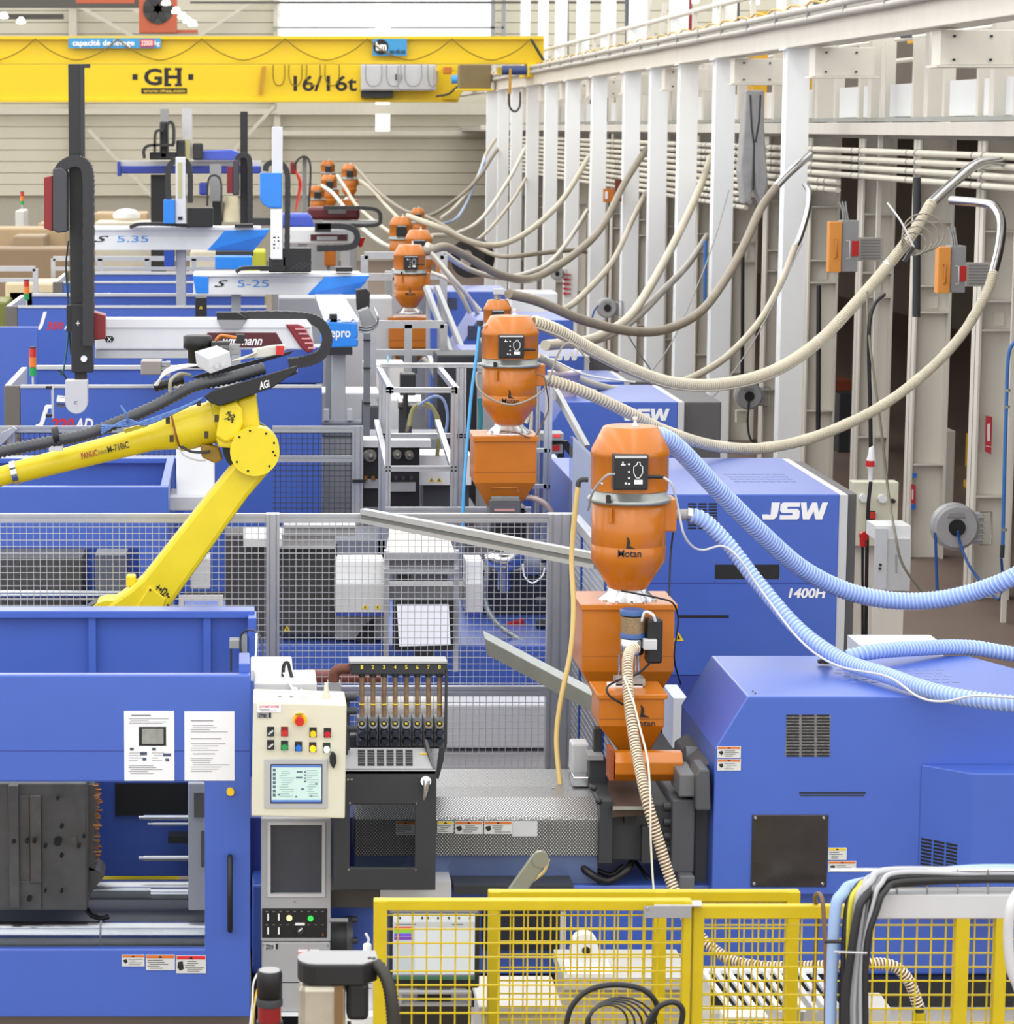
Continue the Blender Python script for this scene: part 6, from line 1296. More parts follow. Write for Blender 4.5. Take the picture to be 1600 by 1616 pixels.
MB().lathe(P(1374, 758, 21.2), [(.018, 0), (.022, .08), (.036, .1), (.036, .16), (.024, .2), (.02, .25), (.012, .26)][::-1], 18).build('body', WHITE, t); MB().lathe(P(1374, 736, 21.2), [(.038, 0), (.038, .045)], 18).build('red_collar', RED, t)
ptube([(1374, 706, 21.2), (1373, 640, 21.2), (1371, 560, 21.2), (1372, 510, 21.2), (1380, 480, 21.3), (1395, 465, 21.5)], 3.2).build('upper_cable', BLACK, t); ptube([(1374, 760, 21.2), (1370, 800, 21.2), (1368, 870, 21.2), (1366, 1010, 21.2)], 3).build('lower_cable', BLACK, t)
t = thing('red_plug', 'red wall plug beside the blue 1400H cover', 'plug', P(1362, 860, 20.9)); q = MB(); pdisc(q, 1362, 845, 20.9, 7, .05); q.build('flap', RED, t); MB().cyl(P(1362, 848, 20.88), P(1362, 862, 20.88), .026, n=14).build('grip', RED, t); ptube([(1361, 862, 20.9), (1361, 900, 20.9), (1361, 1010, 20.9)], 2.2).build('cable', BLACK, t)
# long grey cables hanging from the hoses
t = thing('hanging_cable', 'slack grey cable hanging along the cream column to the floor', 'cable', P(1440, 940, 21))
ptube([(1368, 460, 21.3), (1370, 520, 21.2), (1380, 600, 21.1), (1392, 690, 21.0), (1402, 780, 20.9), (1412, 840, 20.3), (1424, 890, 20.2), (1455, 935, 20.2)], 2, 8).build('cable', M('olive_grey_cable', (120, 116, 100), .5), t)
# orange switch boxes
OB = M('pale_orange_box', (226, 150, 66), .45, var=.06)
for i, (x0, y0, x1, y1, w, Y, lab) in enumerate(((1308, 350, 1328, 430, 26, 28.0, 'orange and grey switch box on the cream column below the pipes'), (1480, 390, 1500, 463, 24, 23.6, 'orange and grey switch box nearest the right edge'))):
    t = thing('switch_box', lab, 'switch box', P((x0 + x1) / 2, y1, Y), 'orange switch boxes')
    MB().pb(x0, y0, x1, y1, Y, .12).build('orange_cover', OB, t, bev=.006); MB().pb(x1, y0 - 2, x1 + w, y1 - 1, Y + .03, .2).build('grey_case', GREY, t, bev=.006)
    MB().pb(x1 + w - 10, y0 + 30, x1 + w + 1, y0 + 54, Y + .02, .03).build('red_switch', RED, t)
    MB().tube([P(x0 + 9, y0 + 28, Y - .02), P(x0 + 12, y0 + 26, Y - .04), P(x0 + 12, y0 + 56, Y - .04), P(x0 + 9, y0 + 58, Y - .02)], .008, 6).build('handle', ORG, t)
    MB().tube([P(x1 + 8, y0 + 30, Y), P(x1 + 13, y0 + 30, Y - .03), P(x1 + 13, y0 + 58, Y - .03), P(x1 + 8, y0 + 58, Y)], .006, 6).build('grey_handle', LGREY, t)
    for k in range(3): ptube([(x1 + 3 + 4 * k, y0, Y + .05), (x1 + 2 + 3 * k, y0 - 16, Y + .06), (x1 - 4 + 5 * k, y0 - 32, Y + .08)], 1.6, 6).build('feed_cable', GREY, t)
    MB().pb(x1 + w, y0 + 25, x1 + w + 40, y0 + 62, Y + .4, .1).build('louvre_panel', M('louvre_grey', (196, 192, 186), .5), t); slots(x1 + w + 2, y0 + 27, x1 + w + 38, y0 + 60, Y + .4, 1, 7, t, GREY)
t = thing('alarm_box', 'small orange box on a far white column', 'box', P(961, 318, 42)); MB().pb(953, 298, 969, 319, 42, .12).build('case', ORG, t, bev=.006); MB().pb(955, 302, 959, 314, 41.99, .01).build('white_label', PAPER, t); MB().pb(971, 284, 981, 318, 42.3, .1).build('dark_back_box', M('rust_dark', (110, 40, 26), .5), t)
# signs
t = thing('extinguisher_sign', 'red fire extinguisher sign on the right-hand column edge', 'sign', P(1561, 715, 24.57)); MB().pp([(1556, 656), (1566, 658), (1564, 717), (1555, 713)], 24.57, .02).build('plate', M('sign_red', (190, 48, 62), .5), t); MB().pp([(1558, 670), (1562, 668), (1562, 696), (1558, 696)], 24.565, .004).build('extinguisher_mark', WINK, t); MB().pp([(1556, 703), (1564, 705), (1564, 706), (1556, 704)], 24.565, .004).build('rule_line', WINK, t)
t = thing('safety_sign', 'small red and white sign on a cream column edge', 'sign', P(1440, 805, 26.97)); MB().pp([(1438, 764), (1445, 766), (1445, 796), (1438, 794)], 26.97, .03).build('plate', M('sign_red', (190, 48, 62), .5), t); MB().pp([(1439, 772), (1441, 773), (1441, 788), (1439, 788)], 26.965, .004).build('mark', WINK, t); MB().pb(1438, 796, 1445, 804, 26.97, .03).build('blue_tag', BUTB, t); MB().pb(1441, 747, 1447, 754, 26.97, .03).build('blue_tape', BUTB, t)
t = thing('red_arrow_sign', 'row of red arrow marks on a far white column', 'sign', P(893, 460, 50.05))
for k in range(5): y = 433 + k * 7.5; MB().pp([(889, y - 2), (902, y), (889, y + 2)], 50.05, .04).build('arrow', M('sign_red_bright', (214, 40, 50), .5), t)
# blue air line on the nearest column
t = thing('air_pipe', 'blue compressed air pipe fixed to the right-hand column', 'pipe', P(1582, 930, 22)); AB = M('air_pipe_blue', (54, 112, 184), .4)
ptube([(1606, 535, 22), (1594, 550, 22), (1590, 580, 22), (1588, 640, 22), (1584, 780, 22), (1582, 870, 22)], 3, 10).build('pipe', AB, t)
for y in (614, 640, 834): q = MB(); pcyl(q, 1590 - (y - 600) / 40, y, 1590 - (y - 600) / 40, y + 4, 22, 4.6, 12); q.build('clip', GALV, t)
q = MB(); pcyl(q, 1582, 860, 1581, 880, 22, 3.6, 10); q.build('valve', DGREY, t)
for i, (x, y0, y1, Y, m, lab) in enumerate(((1113, 380, 480, 33.5, M('air_pipe_blue', (54, 112, 184), .4), 'thin blue pipe on the column behind the grey hose'), (1292, 450, 680, 26, BLACK, 'black conduit on the cream column left of the plug'), (1172, 400, 600, 34, BLACK, 'black conduit on the cream column by the hanging reel'), (1447, 280, 500, 25, DGREY, 'dark conduit rising behind the second switch box'))):
    q = MB().cyl(P(x, y0, Y), P(x - 1, y1, Y), .022 if i < 3 else .035, n=8).build('wall_conduit', m); tag(q, lab, 'conduit')
# some of the dim things in the adjoining hall
for i, (x0, y0, x1, y1, Y, m, lab) in enumerate(((1300, 600, 1345, 625, 40, M('dim_rust', (150, 70, 40), .6), 'rusty tool cart in the dim hall beyond the columns'), (1325, 622, 1372, 634, 36, DGREY, 'dark bench in the dim hall beyond the columns'), (1540, 690, 1562, 730, 34, M('ochre_yellow', (222, 168, 20), .5), 'yellow crate in the dim hall near the right edge'), (1536, 765, 1558, 850, 32, M('ochre_yellow', (222, 168, 20), .5), 'yellow bin standing in the dim hall behind the hose reel'), (1480, 680, 1506, 800, 30, CREAM, 'pale locker in the dim hall behind the hose reel'))):
    q = MB().box(PBX(x0, y0, x1, y1, Y, .5)[0], PBX(x0, y0, x1, y1, Y, .5)[1], Y, Y + .5, 0, P(0, y0, Y).z).build('dim_hall_item', m, bev=.01); q.name = ['tool_cart', 'work_bench', 'yellow_crate', 'yellow_bin', 'pale_locker'][i]; tag(q, lab, ['cart', 'bench', 'crate', 'bin', 'locker'][i])
# ================================================================== fence behind machine 2
YF2 = 20.9
t = thing('machine_guard_fence', 'aluminium framed black mesh fence behind the second machine', 'fence', (P(430, 700, YF2).x, YF2, 0))
f2x = lambda x: P(x, 720, YF2).x
zt2 = P(0, 673, YF2).z; zm2 = P(0, 720, YF2).z; hh_ = 10 * MPP(YF2)
DW = M('black_wire', (58, 60, 66), .5)
for x0, x1 in ((14, 24), (556, 573)): alu_v(MB(), f2x(x0), f2x(x1), 0, zt2 + (.0 if x0 < 100 else .0), YF2, .06).build('post', ALU, t)
for x0, x1 in ((-90, 14), (24, 285), (430, 556)):
    for z in (zt2, zm2): alu_h(MB(), f2x(x0), f2x(x1), z - hh_, z, YF2 + .01).build('rail', ALU, t)
    wires(f2x(x0), f2x(x1), .6, zt2 - hh_, YF2 + .04, .04, .005, 'wire_mesh', DW, t)
MB().pb(556, 757, 577, 762, YF2 - .02, .02).build('hinge_plate', BLACK, t)
MB().pp([(0, 684), (22, 674), (26, 678), (4, 700), (-30, 720), (-30, 705)], YF2 - .1, .05).build('brace', ALU, t)
# ================================================================== machines 3, 4, 5 (clamp ends at left, covers at right)
GSIDE = M('guard_end_taupe', (104, 100, 94), .5)
def clamp(label, Y, x0, x1, yt, yb, dep, xg, jtxt=None, rim=True):
    m = thing('injection_molding_machine', label, 'machine', (0, Y + 1, 0))
    X0, X1 = P(x0, yt, Y).x, P(x1, yt, Y).x; zt = P(0, yt, Y).z; g = P(xg, yt, Y).x
    d = MB().box(X0, X1, Y, Y + .05, .4, zt).build('guard_front', BLUE, m, bev=.006)
    MB().box(X0, X1, Y - .01, Y + .07, zt, zt + .02).build('front_rim', LGREY, m)
    MB().box(X0, X1, Y + dep, Y + dep + .05, .4, zt).build('guard_rear', BLUE, m, bev=.006)
    MB().box(X0, X1, Y + dep - .02, Y + dep + .07, zt, zt + .03).build('rear_rim', LGREY, m)
    MB().box(g, X0 - .002, Y + .01, Y + .06, .4, zt + .015).build('end_face', GSIDE, m, bev=.006)
    MB().box(g, g + .05, Y + .06, Y + dep + .05, .4, zt + .015).build('end_panel', LGREY, m, bev=.006)
    MB().box(g, X1, Y + .08, Y + dep - .03, .02, .5).build('bed', GREY, m)
    if jtxt:
        (a, ba), (b, bb_, mb_), (c, bc) = jtxt
        ptext(a, ba, Y, WINK, d, bold=.045, shear=.3); ptext(b, bb_, Y, RINK, d, bold=.03, shear=.25)
        if c: ptext(c, bc, Y, WINK, d, bold=.03, shear=.25)
    return m
m3 = clamp('third blue machine, its guard lettered J220AD', 22.6, 32, 508, 612, 690, 1.75, 6, (('J', (56, 640, 78, 676)), ('220', (79, 660, 117, 680), 0), ('AD', (117, 660, 147, 680))))
m4 = clamp('fourth blue machine, its guard lettered J350AD', 28.0, 28, 420, 486, 525, 1.9, 8, (('J', (57, 492, 74, 521)), ('350', (73, 508, 100, 520), 0), ('AD', (101, 508, 122, 520))))
m5 = clamp('fifth blue machine, farthest guard with red and white lettering', 33.4, 100, 330, 447, 480, 2.0, 83, (('J', (118, 452, 126, 478)), ('450', (134, 462, 160, 474), 0), ('AD', (160, 462, 176, 474))))
MB().box(P(-90, 560, 25.2).x, P(60, 560, 25.2).x, 25.2, 25.26, 0, P(0, 516, 25.2).z).build('outer_guard', BLUE, m3, bev=.006)
MB().pb(405, 548, 510, 605, 24.2, .4).build('tool_guard', BLUE, m3, bev=.01)
MB().pb(222, 570, 255, 592, 22.3, .3).build('grey_block', M('taupe_grey', (150, 144, 140), .5), m3, bev=.01)
for k in range(3): MB().pb(255, 572 + k * 7, 262, 577 + k * 7, 22.3, .1).build('bolt_row', GALV, m3)
MB().pb(262, 572, 268, 594, 22.3, .15).build('end_plate', GREY, m3)
def tower(x, yb, yt, r, Y, label):
    c = P(x, yb, Y); m = MPP(Y, yb); t = thing('signal_tower', label, 'signal light', c, 'machine signal towers'); H = P(x, yt, Y).z - c.z; R = r * m
    MB().cyl(c, c + Vector((0, 0, H * .3)), R * .3, n=10).build('pole', LGREY, t); MB().cyl(c, c + Vector((0, 0, H * .02)), R * 1.3, n=12).build('foot', DGREY, t)
    for k, (a, b2, mm, nm) in enumerate(((.3, .5, GREEN, 'green_lens'), (.51, .74, M('amber_lens', (226, 120, 30), .3, coat=.4), 'amber_lens'), (.75, .96, M('red_lens2', (196, 36, 26), .3, coat=.4), 'red_lens'))): MB().cyl(c + Vector((0, 0, H * a)), c + Vector((0, 0, H * b2)), R, n=16).build(nm, mm, t)
    MB().cyl(c + Vector((0, 0, H * .96)), c + Vector((0, 0, H)), R * 1.02, n=16).build('cap', DGREY, t)
    return t
tower(52, 612, 547, 5.6, 22.7, 'signal tower with red, amber and green on the J220AD machine')
tower(42, 486, 441, 4.4, 28.2, 'signal tower on the J350AD machine')
tower(35, 332, 302, 3, 52.3, 'small red signal lamp far left by the end wall')
# open frames above the far machines
def tubeframe(label, x0, y0, x1, y1, Y, r=.03, n=1, mat=None):
    t = thing('tube_frame', label, 'frame', (P((x0 + x1) / 2, y1, Y).x, Y, 0)); m = mat or ALU
    MB().bar(P(x0, y0, Y), P(x1, y0, Y), r * 2).build('top_bar', m, t)
    for k in range(n + 1):
        x = x0 + (x1 - x0) * k / n; a = P(x, y0, Y); MB().bar(a, Vector((a.x, Y, .0)), r * 2).build('post', m, t)
    MB().bar(P(x0, (y0 + y1) / 2, Y), P(x1, (y0 + y1) / 2, Y), r * 1.6).build('mid_bar', m, t)
    return t
tubeframe('grey tube frame at far left above the purple crates', -60, 424, 56, 460, 33, .03, 1)
tubeframe('long aluminium rail frame below the S 5.35 beam', 84, 408, 380, 440, 38, .03, 4)
tubeframe('aluminium rail frame left of the third loader', 575, 403, 700, 470, 36, .045, 2)
tubeframe('aluminium rail frame behind the S 5.25 beam end', 560, 437, 625, 520, 33, .04, 1)
tubeframe('aluminium frame in front of the third loader bin', 588, 512, 700, 600, 27, .035, 2)
# mid-field machine covers on the right
def cover(label, Y, x0, x1, yt, yb, dep, ch=.12, jsw=None, fan=None, grey=True, num=None):
    m = thing('injection_unit', label, 'machine', (P((x0 + x1) / 2, yt, Y).x, Y, 0))
    X0, X1 = P(x0, yt, Y).x, P(x1, yt, Y).x; zt = P(0, yt, Y).z; zb = .3
    pr = [(X0, zb), (X0, zt - ch * 1.6), (X0 + ch, zt), (X1, zt), (X1, zb)]
    c = MB().prism([(x, Y, z) for x, z in pr], (0, dep, 0)).build('cover', BLUE, m, bev=.008)
    if grey: MB().box(X1, X1 + .05, Y + .005, Y + dep - .01, zb, zt - .005).build('grey_band', LGREY, c); MB().box(X1 + .05, X1 + .36, Y + .1, Y + dep - .1, zb, zt - .01).build('end_panel', M('graphite_paint', (84, 82, 84), .45), c, bev=.01)
    if jsw: jswtext(jsw, Y, c)
    if fan: MB().pb(*fan, Y - .01, .02).build('fan_grille', M('fan_slate', (60, 66, 96), .4, var=.4, scale=40), c)
    MB().box(X0 + .05, X1, Y + .05, Y + dep - .05, 0, zb).build('plinth', GREY, m)
    if num: ptext(*num, Y, WINK, c, bold=.03, shear=.2)
    return m
cover('third machine injection cover with large JSW letters', 22.4, 872, 1070, 634, 745, 1.5, .1, (985, 645, 1057, 664), None, True)
cover('fourth machine injection cover with partly hidden JSW letters', 27.8, 706, 922, 562, 610, 1.5, .2, (852, 552, 915, 569))
cover('blue injection cover with fan grille behind the second loader', 30.5, 716, 905, 505, 560, 1.4, .25, None, (738, 514, 760, 536), False)
cover('farther blue injection cover with fan grille near the third loader', 36, 680, 805, 460, 500, 1.4, .05, None, (701, 470, 721, 488), False)
cover('low blue cover with pale top behind the fourth machine', 26.2, 905, 985, 602, 650, 1.2, .08, None, None, True)
for i, (x0, y0, x1, y1, Y, m, nm, lab) in enumerate(((806, 462, 880, 496, 33, WHITE, 'control_desk', 'white control desk beneath the far hoses'), (500, 620, 600, 700, 24.5, LGREY, 'barrel_guard', 'grey barrel guard behind the aluminium column'), (575, 640, 600, 700, 23.5, M('slate_casting', (74, 76, 82), .5), 'feed_housing', 'slate feed housing left of the gantry'), (600, 630, 645, 682, 24.2, WHITE, 'oil_cabinet', 'white cabinet glimpsed between the gantry posts'), (708, 800, 752, 835, 21.5, M('slate_casting', (74, 76, 82), .5), 'motor_block', 'dark motor block low behind the gantry'), (575, 575, 640, 600, 29, CREAM, 'chute_cover', 'cream chute cover left of the third loader'), (690, 560, 760, 640, 26, M('dark_casting', (44, 46, 52), .5), 'drive_block', 'dark drive block behind the gantry top'), (440, 470, 520, 520, 30, M('grey_equipment', (150, 152, 156), .5), 'take_off_unit', 'grey take-off unit under the S 5.25 beam'), (760, 540, 800, 620, 25.5, M('slate_casting', (74, 76, 82), .5), 'nozzle_housing', 'slate nozzle housing behind the second loader'), (540, 470, 620, 560, 31, LGREY, 'mold_heater', 'light grey mold heater beyond the linear axis'), (570, 690, 700, 830, 22.2, M('cool_grey_housing', (128, 132, 142), .5), 'hydraulic_power_unit', 'cool grey power unit behind the gantry rails'), (420, 850, 620, 900, 20.2, M('cool_grey_housing', (128, 132, 142), .5), 'barrel_housing', 'cool grey barrel housing behind the mesh fence'))):
    q = MB().box(PBX(x0, y0, x1, y1, Y, .5)[0], PBX(x0, y0, x1, y1, Y, .5)[1], Y, Y + .6, 0, P(0, y0, Y).z).build(nm, m, bev=.015); tag(q, lab, 'housing')
t = thing('spare_tyre', 'dark round ventilator wheel among the far hoses', 'wheel', P(745, 430, 44))
c = P(738, 408, 50); MB().cyl(c, c + Vector((.2, .3, 0)), .34, n=28).build('wheel', BLACK, t, bev=.05); MB().cyl(c + Vector((-.02, -.02, 0)), c, .15, n=20).build('hub', STEEL, t)
# ================================================================== take-out robots
def chainlink(pts, r, name, parent, mat=None, w=None):
    """cable chain as a flat ribbed band"""
    q = spline([P(*p) for p in pts], 10); mb = MB(); m = MPP(pts[0][2], pts[0][1]); R = r * m; W = w or R * 2
    vs = []
    for i, p in enumerate(q):
        d = (q[min(i + 1, len(q) - 1)] - q[max(i - 1, 0)]); d.y = 0; d.normalize(); nrm = Vector((-d.z, 0, d.x))
        k = R * (1.08 if i % 2 else .95)
        vs += [p + nrm * k + Vector((0, -W / 2, 0)), p + nrm * k + Vector((0, W / 2, 0)), p - nrm * k + Vector((0, W / 2, 0)), p - nrm * k + Vector((0, -W / 2, 0))]
    fs = [(4 * i + a, 4 * i + (a + 1) % 4, 4 * i + 4 + (a + 1) % 4, 4 * i + 4 + a) for i in range(len(q) - 1) for a in range(4)] + [(3, 2, 1, 0), tuple(4 * (len(q) - 1) + a for a in range(4))]
    return mb.add(vs, fs).build(name, mat or M('chain_black', (44, 44, 47), .5), parent)
# --- large black-armed robot (dark red caps)
YW = 20.0
w = thing('takeout_robot', 'large take-out robot with white beam and tall black arm', 'robot', (P(530, 700, YW).x, YW, 0))
bm = MB().pp([(150, 508), (158, 504), (484, 504), (492, 514), (496, 552), (150, 552)], YW, .28).build('beam', M('beam_white', (222, 224, 226), .35), w, bev=.012)
MB().pp([(150, 504), (484, 504), (490, 517), (150, 517)], YW - .012, .02).build('beam_top_bevel', WHITE, bm)
MB().pb(150, 552, 330, 566, YW + .02, .18).build('lower_rail', ALU, w, bev=.004)
MB().pp([(313, 548), (328, 525), (436, 525), (449, 548)], YW - .012, .014).build('maroon_band', M('maroon', (84, 22, 30), .35), bm)
ptext('wittmann', (352, 531, 414, 545), YW - .014, WINK, bm, bold=.02, shear=.35)
ec = MB().pp([(450, 512), (470, 512), (480, 516), (494, 540), (494, 554), (486, 558), (474, 548)], YW - .03, .34).build('end_cap', M('cap_maroon', (134, 30, 42), .35), w, bev=.01)
for k in range(5): MB().pb(466 + k * 5, 518 + k * 7.5, 482 + k * 4, 520.5 + k * 7.5, YW - .045, .03).build('cap_fin', M('fin_pink', (214, 150, 156), .4), ec)
chainlink([(345, 503, YW + .1), (400, 499, YW + .1), (470, 500, YW + .1), (502, 508, YW + .1), (516, 530, YW + .1), (510, 555, YW + .1), (490, 568, YW + .1), (455, 574, YW + .1)], 8, 'cable_chain', w, None, .12)
MB().pp([(341, 493), (374, 493), (392, 502), (382, 514), (352, 514), (342, 504)], YW - .02, .1).build('chain_anchor', BLACK, w, bev=.006); MB().pp([(343, 505), (388, 505), (380, 519), (350, 519)], YW - .03, .03).build('anchor_bracket', GREY, w)
# tall arm
YV = 19.6
MB().pb(109, 101, 133, 520, YV, .16).build('arm_mast', M('mast_black', (30, 31, 34), .4), w, bev=.006)
MB().pb(127, 103, 133, 260, YV - .01, .03).build('mast_rail', DGREY, w)
MB().pb(131, 101, 142, 107, YV - .02, .05).build('mast_tip', DGREY, w)
chainlink([(94, 300, YV - .12), (94, 275, YV - .12), (100, 262, YV - .12), (116, 254, YV - .12), (132, 258, YV - .12), (139, 275, YV - .12), (140, 320, YV - .12), (140, 420, YV - .12), (140, 545, YV - .12)], 8.5, 'arm_chain', w, None, .14)
MB().pp([(83, 266), (98, 264), (106, 272), (106, 366), (90, 368), (83, 362)], YV - .22, .2).build('chain_cover', M('cover_graphite', (64, 64, 70), .4), w, bev=.01)
MB().pp([(69, 280), (83, 277), (83, 365), (69, 360)], YV - .2, .17).build('red_side', M('cap_red', (134, 24, 30), .35), w, bev=.006)
MB().pp([(146, 492), (166, 498), (166, 535), (146, 537)], YV - .1, .2).build('red_side', M('cap_red', (134, 24, 30), .35), w, bev=.006)
MB().pb(105, 482, 112, 524, YV - .12, .08).build('valve_stack', BLACK, w); MB().pb(112, 480, 146, 588, YV - .12, .16).build('lower_slide', M('mast_black', (30, 31, 34), .4), w, bev=.006)
MB().pb(118, 588, 136, 600, YV - .08, .1).build('wrist_neck', BLACK, w)
wr = [P(103, 600, YV - .16)] ; c = P(120.5, 636, YV - .16); RR = 17.5 * MPP(YV, 636)
out = [P(103, 600, YV - .16), P(138, 600, YV - .16)] + [c + Vector((RR * math.cos(-a * math.pi / 10), 0, RR * math.sin(-a * math.pi / 10))) for a in range(11)]
wh = MB().prism(out, (0, .12, 0)).build('wrist', LGREY, w, bev=.006)
ptext('C', (117, 633, 122, 638), YV - .161, INK, wh)
g = MB(); pcyl(g, 90, 633, 103, 634, YV - .1, 9, 16); g.build('gripper_flange', STEEL, w)
MB().pb(81, 612, 85, 660, YV - .1, .03).build('gripper_bar', ALU, w)
for y in (612, 642, 656): MB().pb(72, y - 2.5, 82, y + 2.5, YV - .11, .03).build('gripper_finger', BLACK if y != 642 else WHITE, w)
g = MB(); pdisc(g, 132.5, 566, YV - .12, 5, .02); g.build('dial', WHITE, w)
ptext('+', (120, 506, 126, 514), YV - .121, WINK, w); hx = MB().pp([(165, 535), (168, 530.5), (177, 530.5), (180, 535), (177, 540), (168, 540)], YW - .004, .004).build('axis_mark', INK, bm); ptext('X', (169, 532, 176, 538.5), YW - .006, WINK, hx, bold=.03)
for k, (pts, m) in enumerate((([(108, 380, YV), (104, 420, YV), (107, 470, YV), (108, 500, YV), (112, 560, YV)], BLACK), ([(106, 430, YV), (108, 520, YV), (100, 585, YV), (94, 590, YV)], M('teal_tube', (30, 96, 96), .4)), ([(92, 584, YV), (100, 590, YV), (106, 600, YV)], BLACK))): ptube(pts, 1.4, 6).build('arm_lead', m, w)
# support column and traverse belong to the S 5.25 robot
def sepro(label, Y, bx, vx, txt, kx=1.0):
    x0, x1, y0, y1 = bx
    s = thing('takeout_robot', label, 'robot', (P((x0 + x1) / 2, y1, Y).x, Y, 0))
    b = MB().pb(x0, y0 + 5, x1 - 40, y1, Y, .3).build('beam', M('beam_silver', (206, 208, 214), .3, .1), s, bev=.008)
    MB().pb(x0, y0, x1 - 15, y0 + 6, Y - .02, .36).build('beam_top', WHITE, b, bev=.008)
    MB().pb(x0, y0 + 16, x1 - 45, y1 + .5, Y - .012, .014).build('beam_lower_face', M('beam_white', (222, 224, 226), .35), b)
    if x0 > 200: MB().pp([(x0 - 1, y0 + 3), (x0 + 7, y0 + 2), (x0 + 4, y1 - 4), (x0 + 24, y1 - 4), (x0 + 24, y0 + 7), (x0 + 7, y0 + 7)], Y - .02, .34).build('blue_end', LBLUE, s) if False else MB().pp([(x0 - 1, y0 + 4), (x0 + 24, y0 + 6), (x0 + 24, y1 - 1), (x0 + 4, y1 - 1)], Y - .02, .3).build('blue_end', LBLUE, s, bev=.006)
    fr_ = [(x1 - 100, y1 + 1), (x1 - 72, y0 + 6), (x1 - 1, y0 + 4), (x1 - 26, y1 + 1)]
    MB().pp(fr_, Y - .03, .36).build('blue_fairing', LBLUE, s, bev=.006)
    MB().prism([P(x1 - 100, y1 + 1, Y - .03), P(x1 - 26, y1 + 1, Y - .03), P(x1 - 6, y0 + 12, Y - .03)], (0, -.012, 0)).build('fairing_facet', M('facet_blue', (16, 104, 200), .3, coat=.3), s)
    ptext('S', txt[0], Y - .014, INK, b, bold=.01, shear=.45); ptext(txt[2], txt[1], Y - .014, M('logo_cyan', (60, 140, 220), .4, var=0), b, bold=0)
    return s
s1 = sepro('nearer white and blue take-out robot beam marked S 5.25', 24.0, (305, 585, 431, 464), None, ((338, 442, 360, 453), (375, 442, 424, 453), '5-25'))
s2 = sepro('farther white and blue take-out robot, beam marked S 5.35', 29.0, (140, 427, 358, 394), None, ((148, 372, 172, 382), (185, 372, 234, 382), '5.35'))
WHM = M('mast_white', (214, 216, 222), .35)
def mast(s, Y, x0, x1, yt, yb, blue, chain, box, cover=None):
    MB().pb(x0, yt, x1, yb, Y - .22, .14).build('arm_mast', WHM, s, bev=.006)
    MB().pp(blue, Y - .26, .16).build('blue_cover', LBLUE, s, bev=.008)
    chainlink([(a, b, Y - .14) for a, b in chain], 4.2, 'arm_chain', s, None, .1)
    q = MB().pb(*box, Y - .2, .25).build('drive_box', BLACK, s, bev=.006)
    for k in range(3): a, b, c, d = box; MB().bar(P(a + 12 + k * 8, d - 5, Y - .202), P(a + 30 + k * 8, d - 16, Y - .202), .012, .006, up=(0, 1, 0)).build('cooling_rib', DGREY, q) if c - a > 42 else None
mast(s1, 24.0, 429, 446, 200, 410, [(410, 273), (445, 273), (445, 328), (424, 328), (414, 322), (410, 312)], [(419, 270), (420, 262), (427, 257), (438, 256), (447, 261), (453, 273), (454, 300), (453, 380), (454, 410)], (446, 392, 491, 430))
MB().pb(427, 330, 445, 408, 23.74, .03).build('mast_front', WHITE, s1)
MB().pb(424, 406, 450, 430, 23.8, .2).build('carriage', DGREY, s1); MB().pb(410, 420, 450, 428, 23.7, .1).build('carriage_chain', BLACK, s1)
lines(431, 372, 435, 394, 4, 23.74, s1, INK, 2, th=2.2); lines(438, 372, 442, 394, 4, 23.74, s1, INK, 3, th=2.2)
mast(s2, 29.0, 277, 293, 248, 353, [(258, 315), (276, 315), (276, 353), (258, 353)], [(266, 315), (265, 275), (270, 258), (282, 252), (295, 256), (300, 275), (300, 320)], (295, 328, 336, 358))
MB().pb(281, 256, 287, 312, 28.77, .02).build('mast_slot', M('slot_straw', (186, 180, 130), .5), s2); MB().pb(281, 342, 288, 347, 28.77, .02).build('slot_label', BLACK, s2)
chainlink([(205, 359, 28.9), (220, 354, 28.9), (260, 354, 28.9), (300, 356, 28.9)], 2.8, 'beam_chain', s2, None, .1); chainlink([(372, 429, 23.9), (386, 423, 23.9), (430, 423, 23.9), (450, 424, 23.9)], 2.8, 'beam_chain', s1, None, .1)
MB().pb(370, 354, 400, 359, 28.9, .2).build('black_clamp', BLACK, s2); MB().pb(530, 422, 556, 429, 23.9, .2).build('black_clamp', BLACK, s1)
# columns and traverses
zc_ = P(0, 556, 23.6).z
MB().box(P(523, 650, 23.6).x, P(545, 650, 23.6).x, 23.6, 23.85, 0, zc_).build('support_column', M('column_grey', (176, 178, 182), .4), s1, bev=.006); MB().box(P(514, 650, 23.7).x, P(523, 650, 23.7).x, 23.7, 23.85, 0, zc_).build('column_side', M('column_side_grey', (140, 142, 146), .4), s1)
MB().pb(517, 548, 556, 560, 23.4, .4).build('column_head', DGREY, s1)
tvb = MB().hexa([P(512, 508, 22.4), P(566, 508, 22.4), P(541, 468, 23.95), P(497, 468, 23.95)] + [v + Vector((0, 0, .02)) for v in (P(512, 508, 22.4), P(566, 508, 22.4), P(541, 468, 23.95), P(497, 468, 23.95))]).build('traverse', WHITE, s1)
for x0, x1 in ((519, 503), (535, 516), (557, 534)): MB().tube([P(x0, 507, 22.4), P(x1, 469, 23.9)], .018, 8).build('guide_rail', M('rail_bluish', (170, 184, 214), .25, .5), tvb)
MB().pb(520, 496, 532, 508, 22.4, .1).build('stop_block', BLACK, tvb)
bb2 = MB().pp([(508, 508), (564, 510), (565, 532), (560, 534), (565, 536), (565, 547), (515, 549), (505, 540)], 22.35, .25).build('blue_end_box', LBLUE, s1, bev=.008)
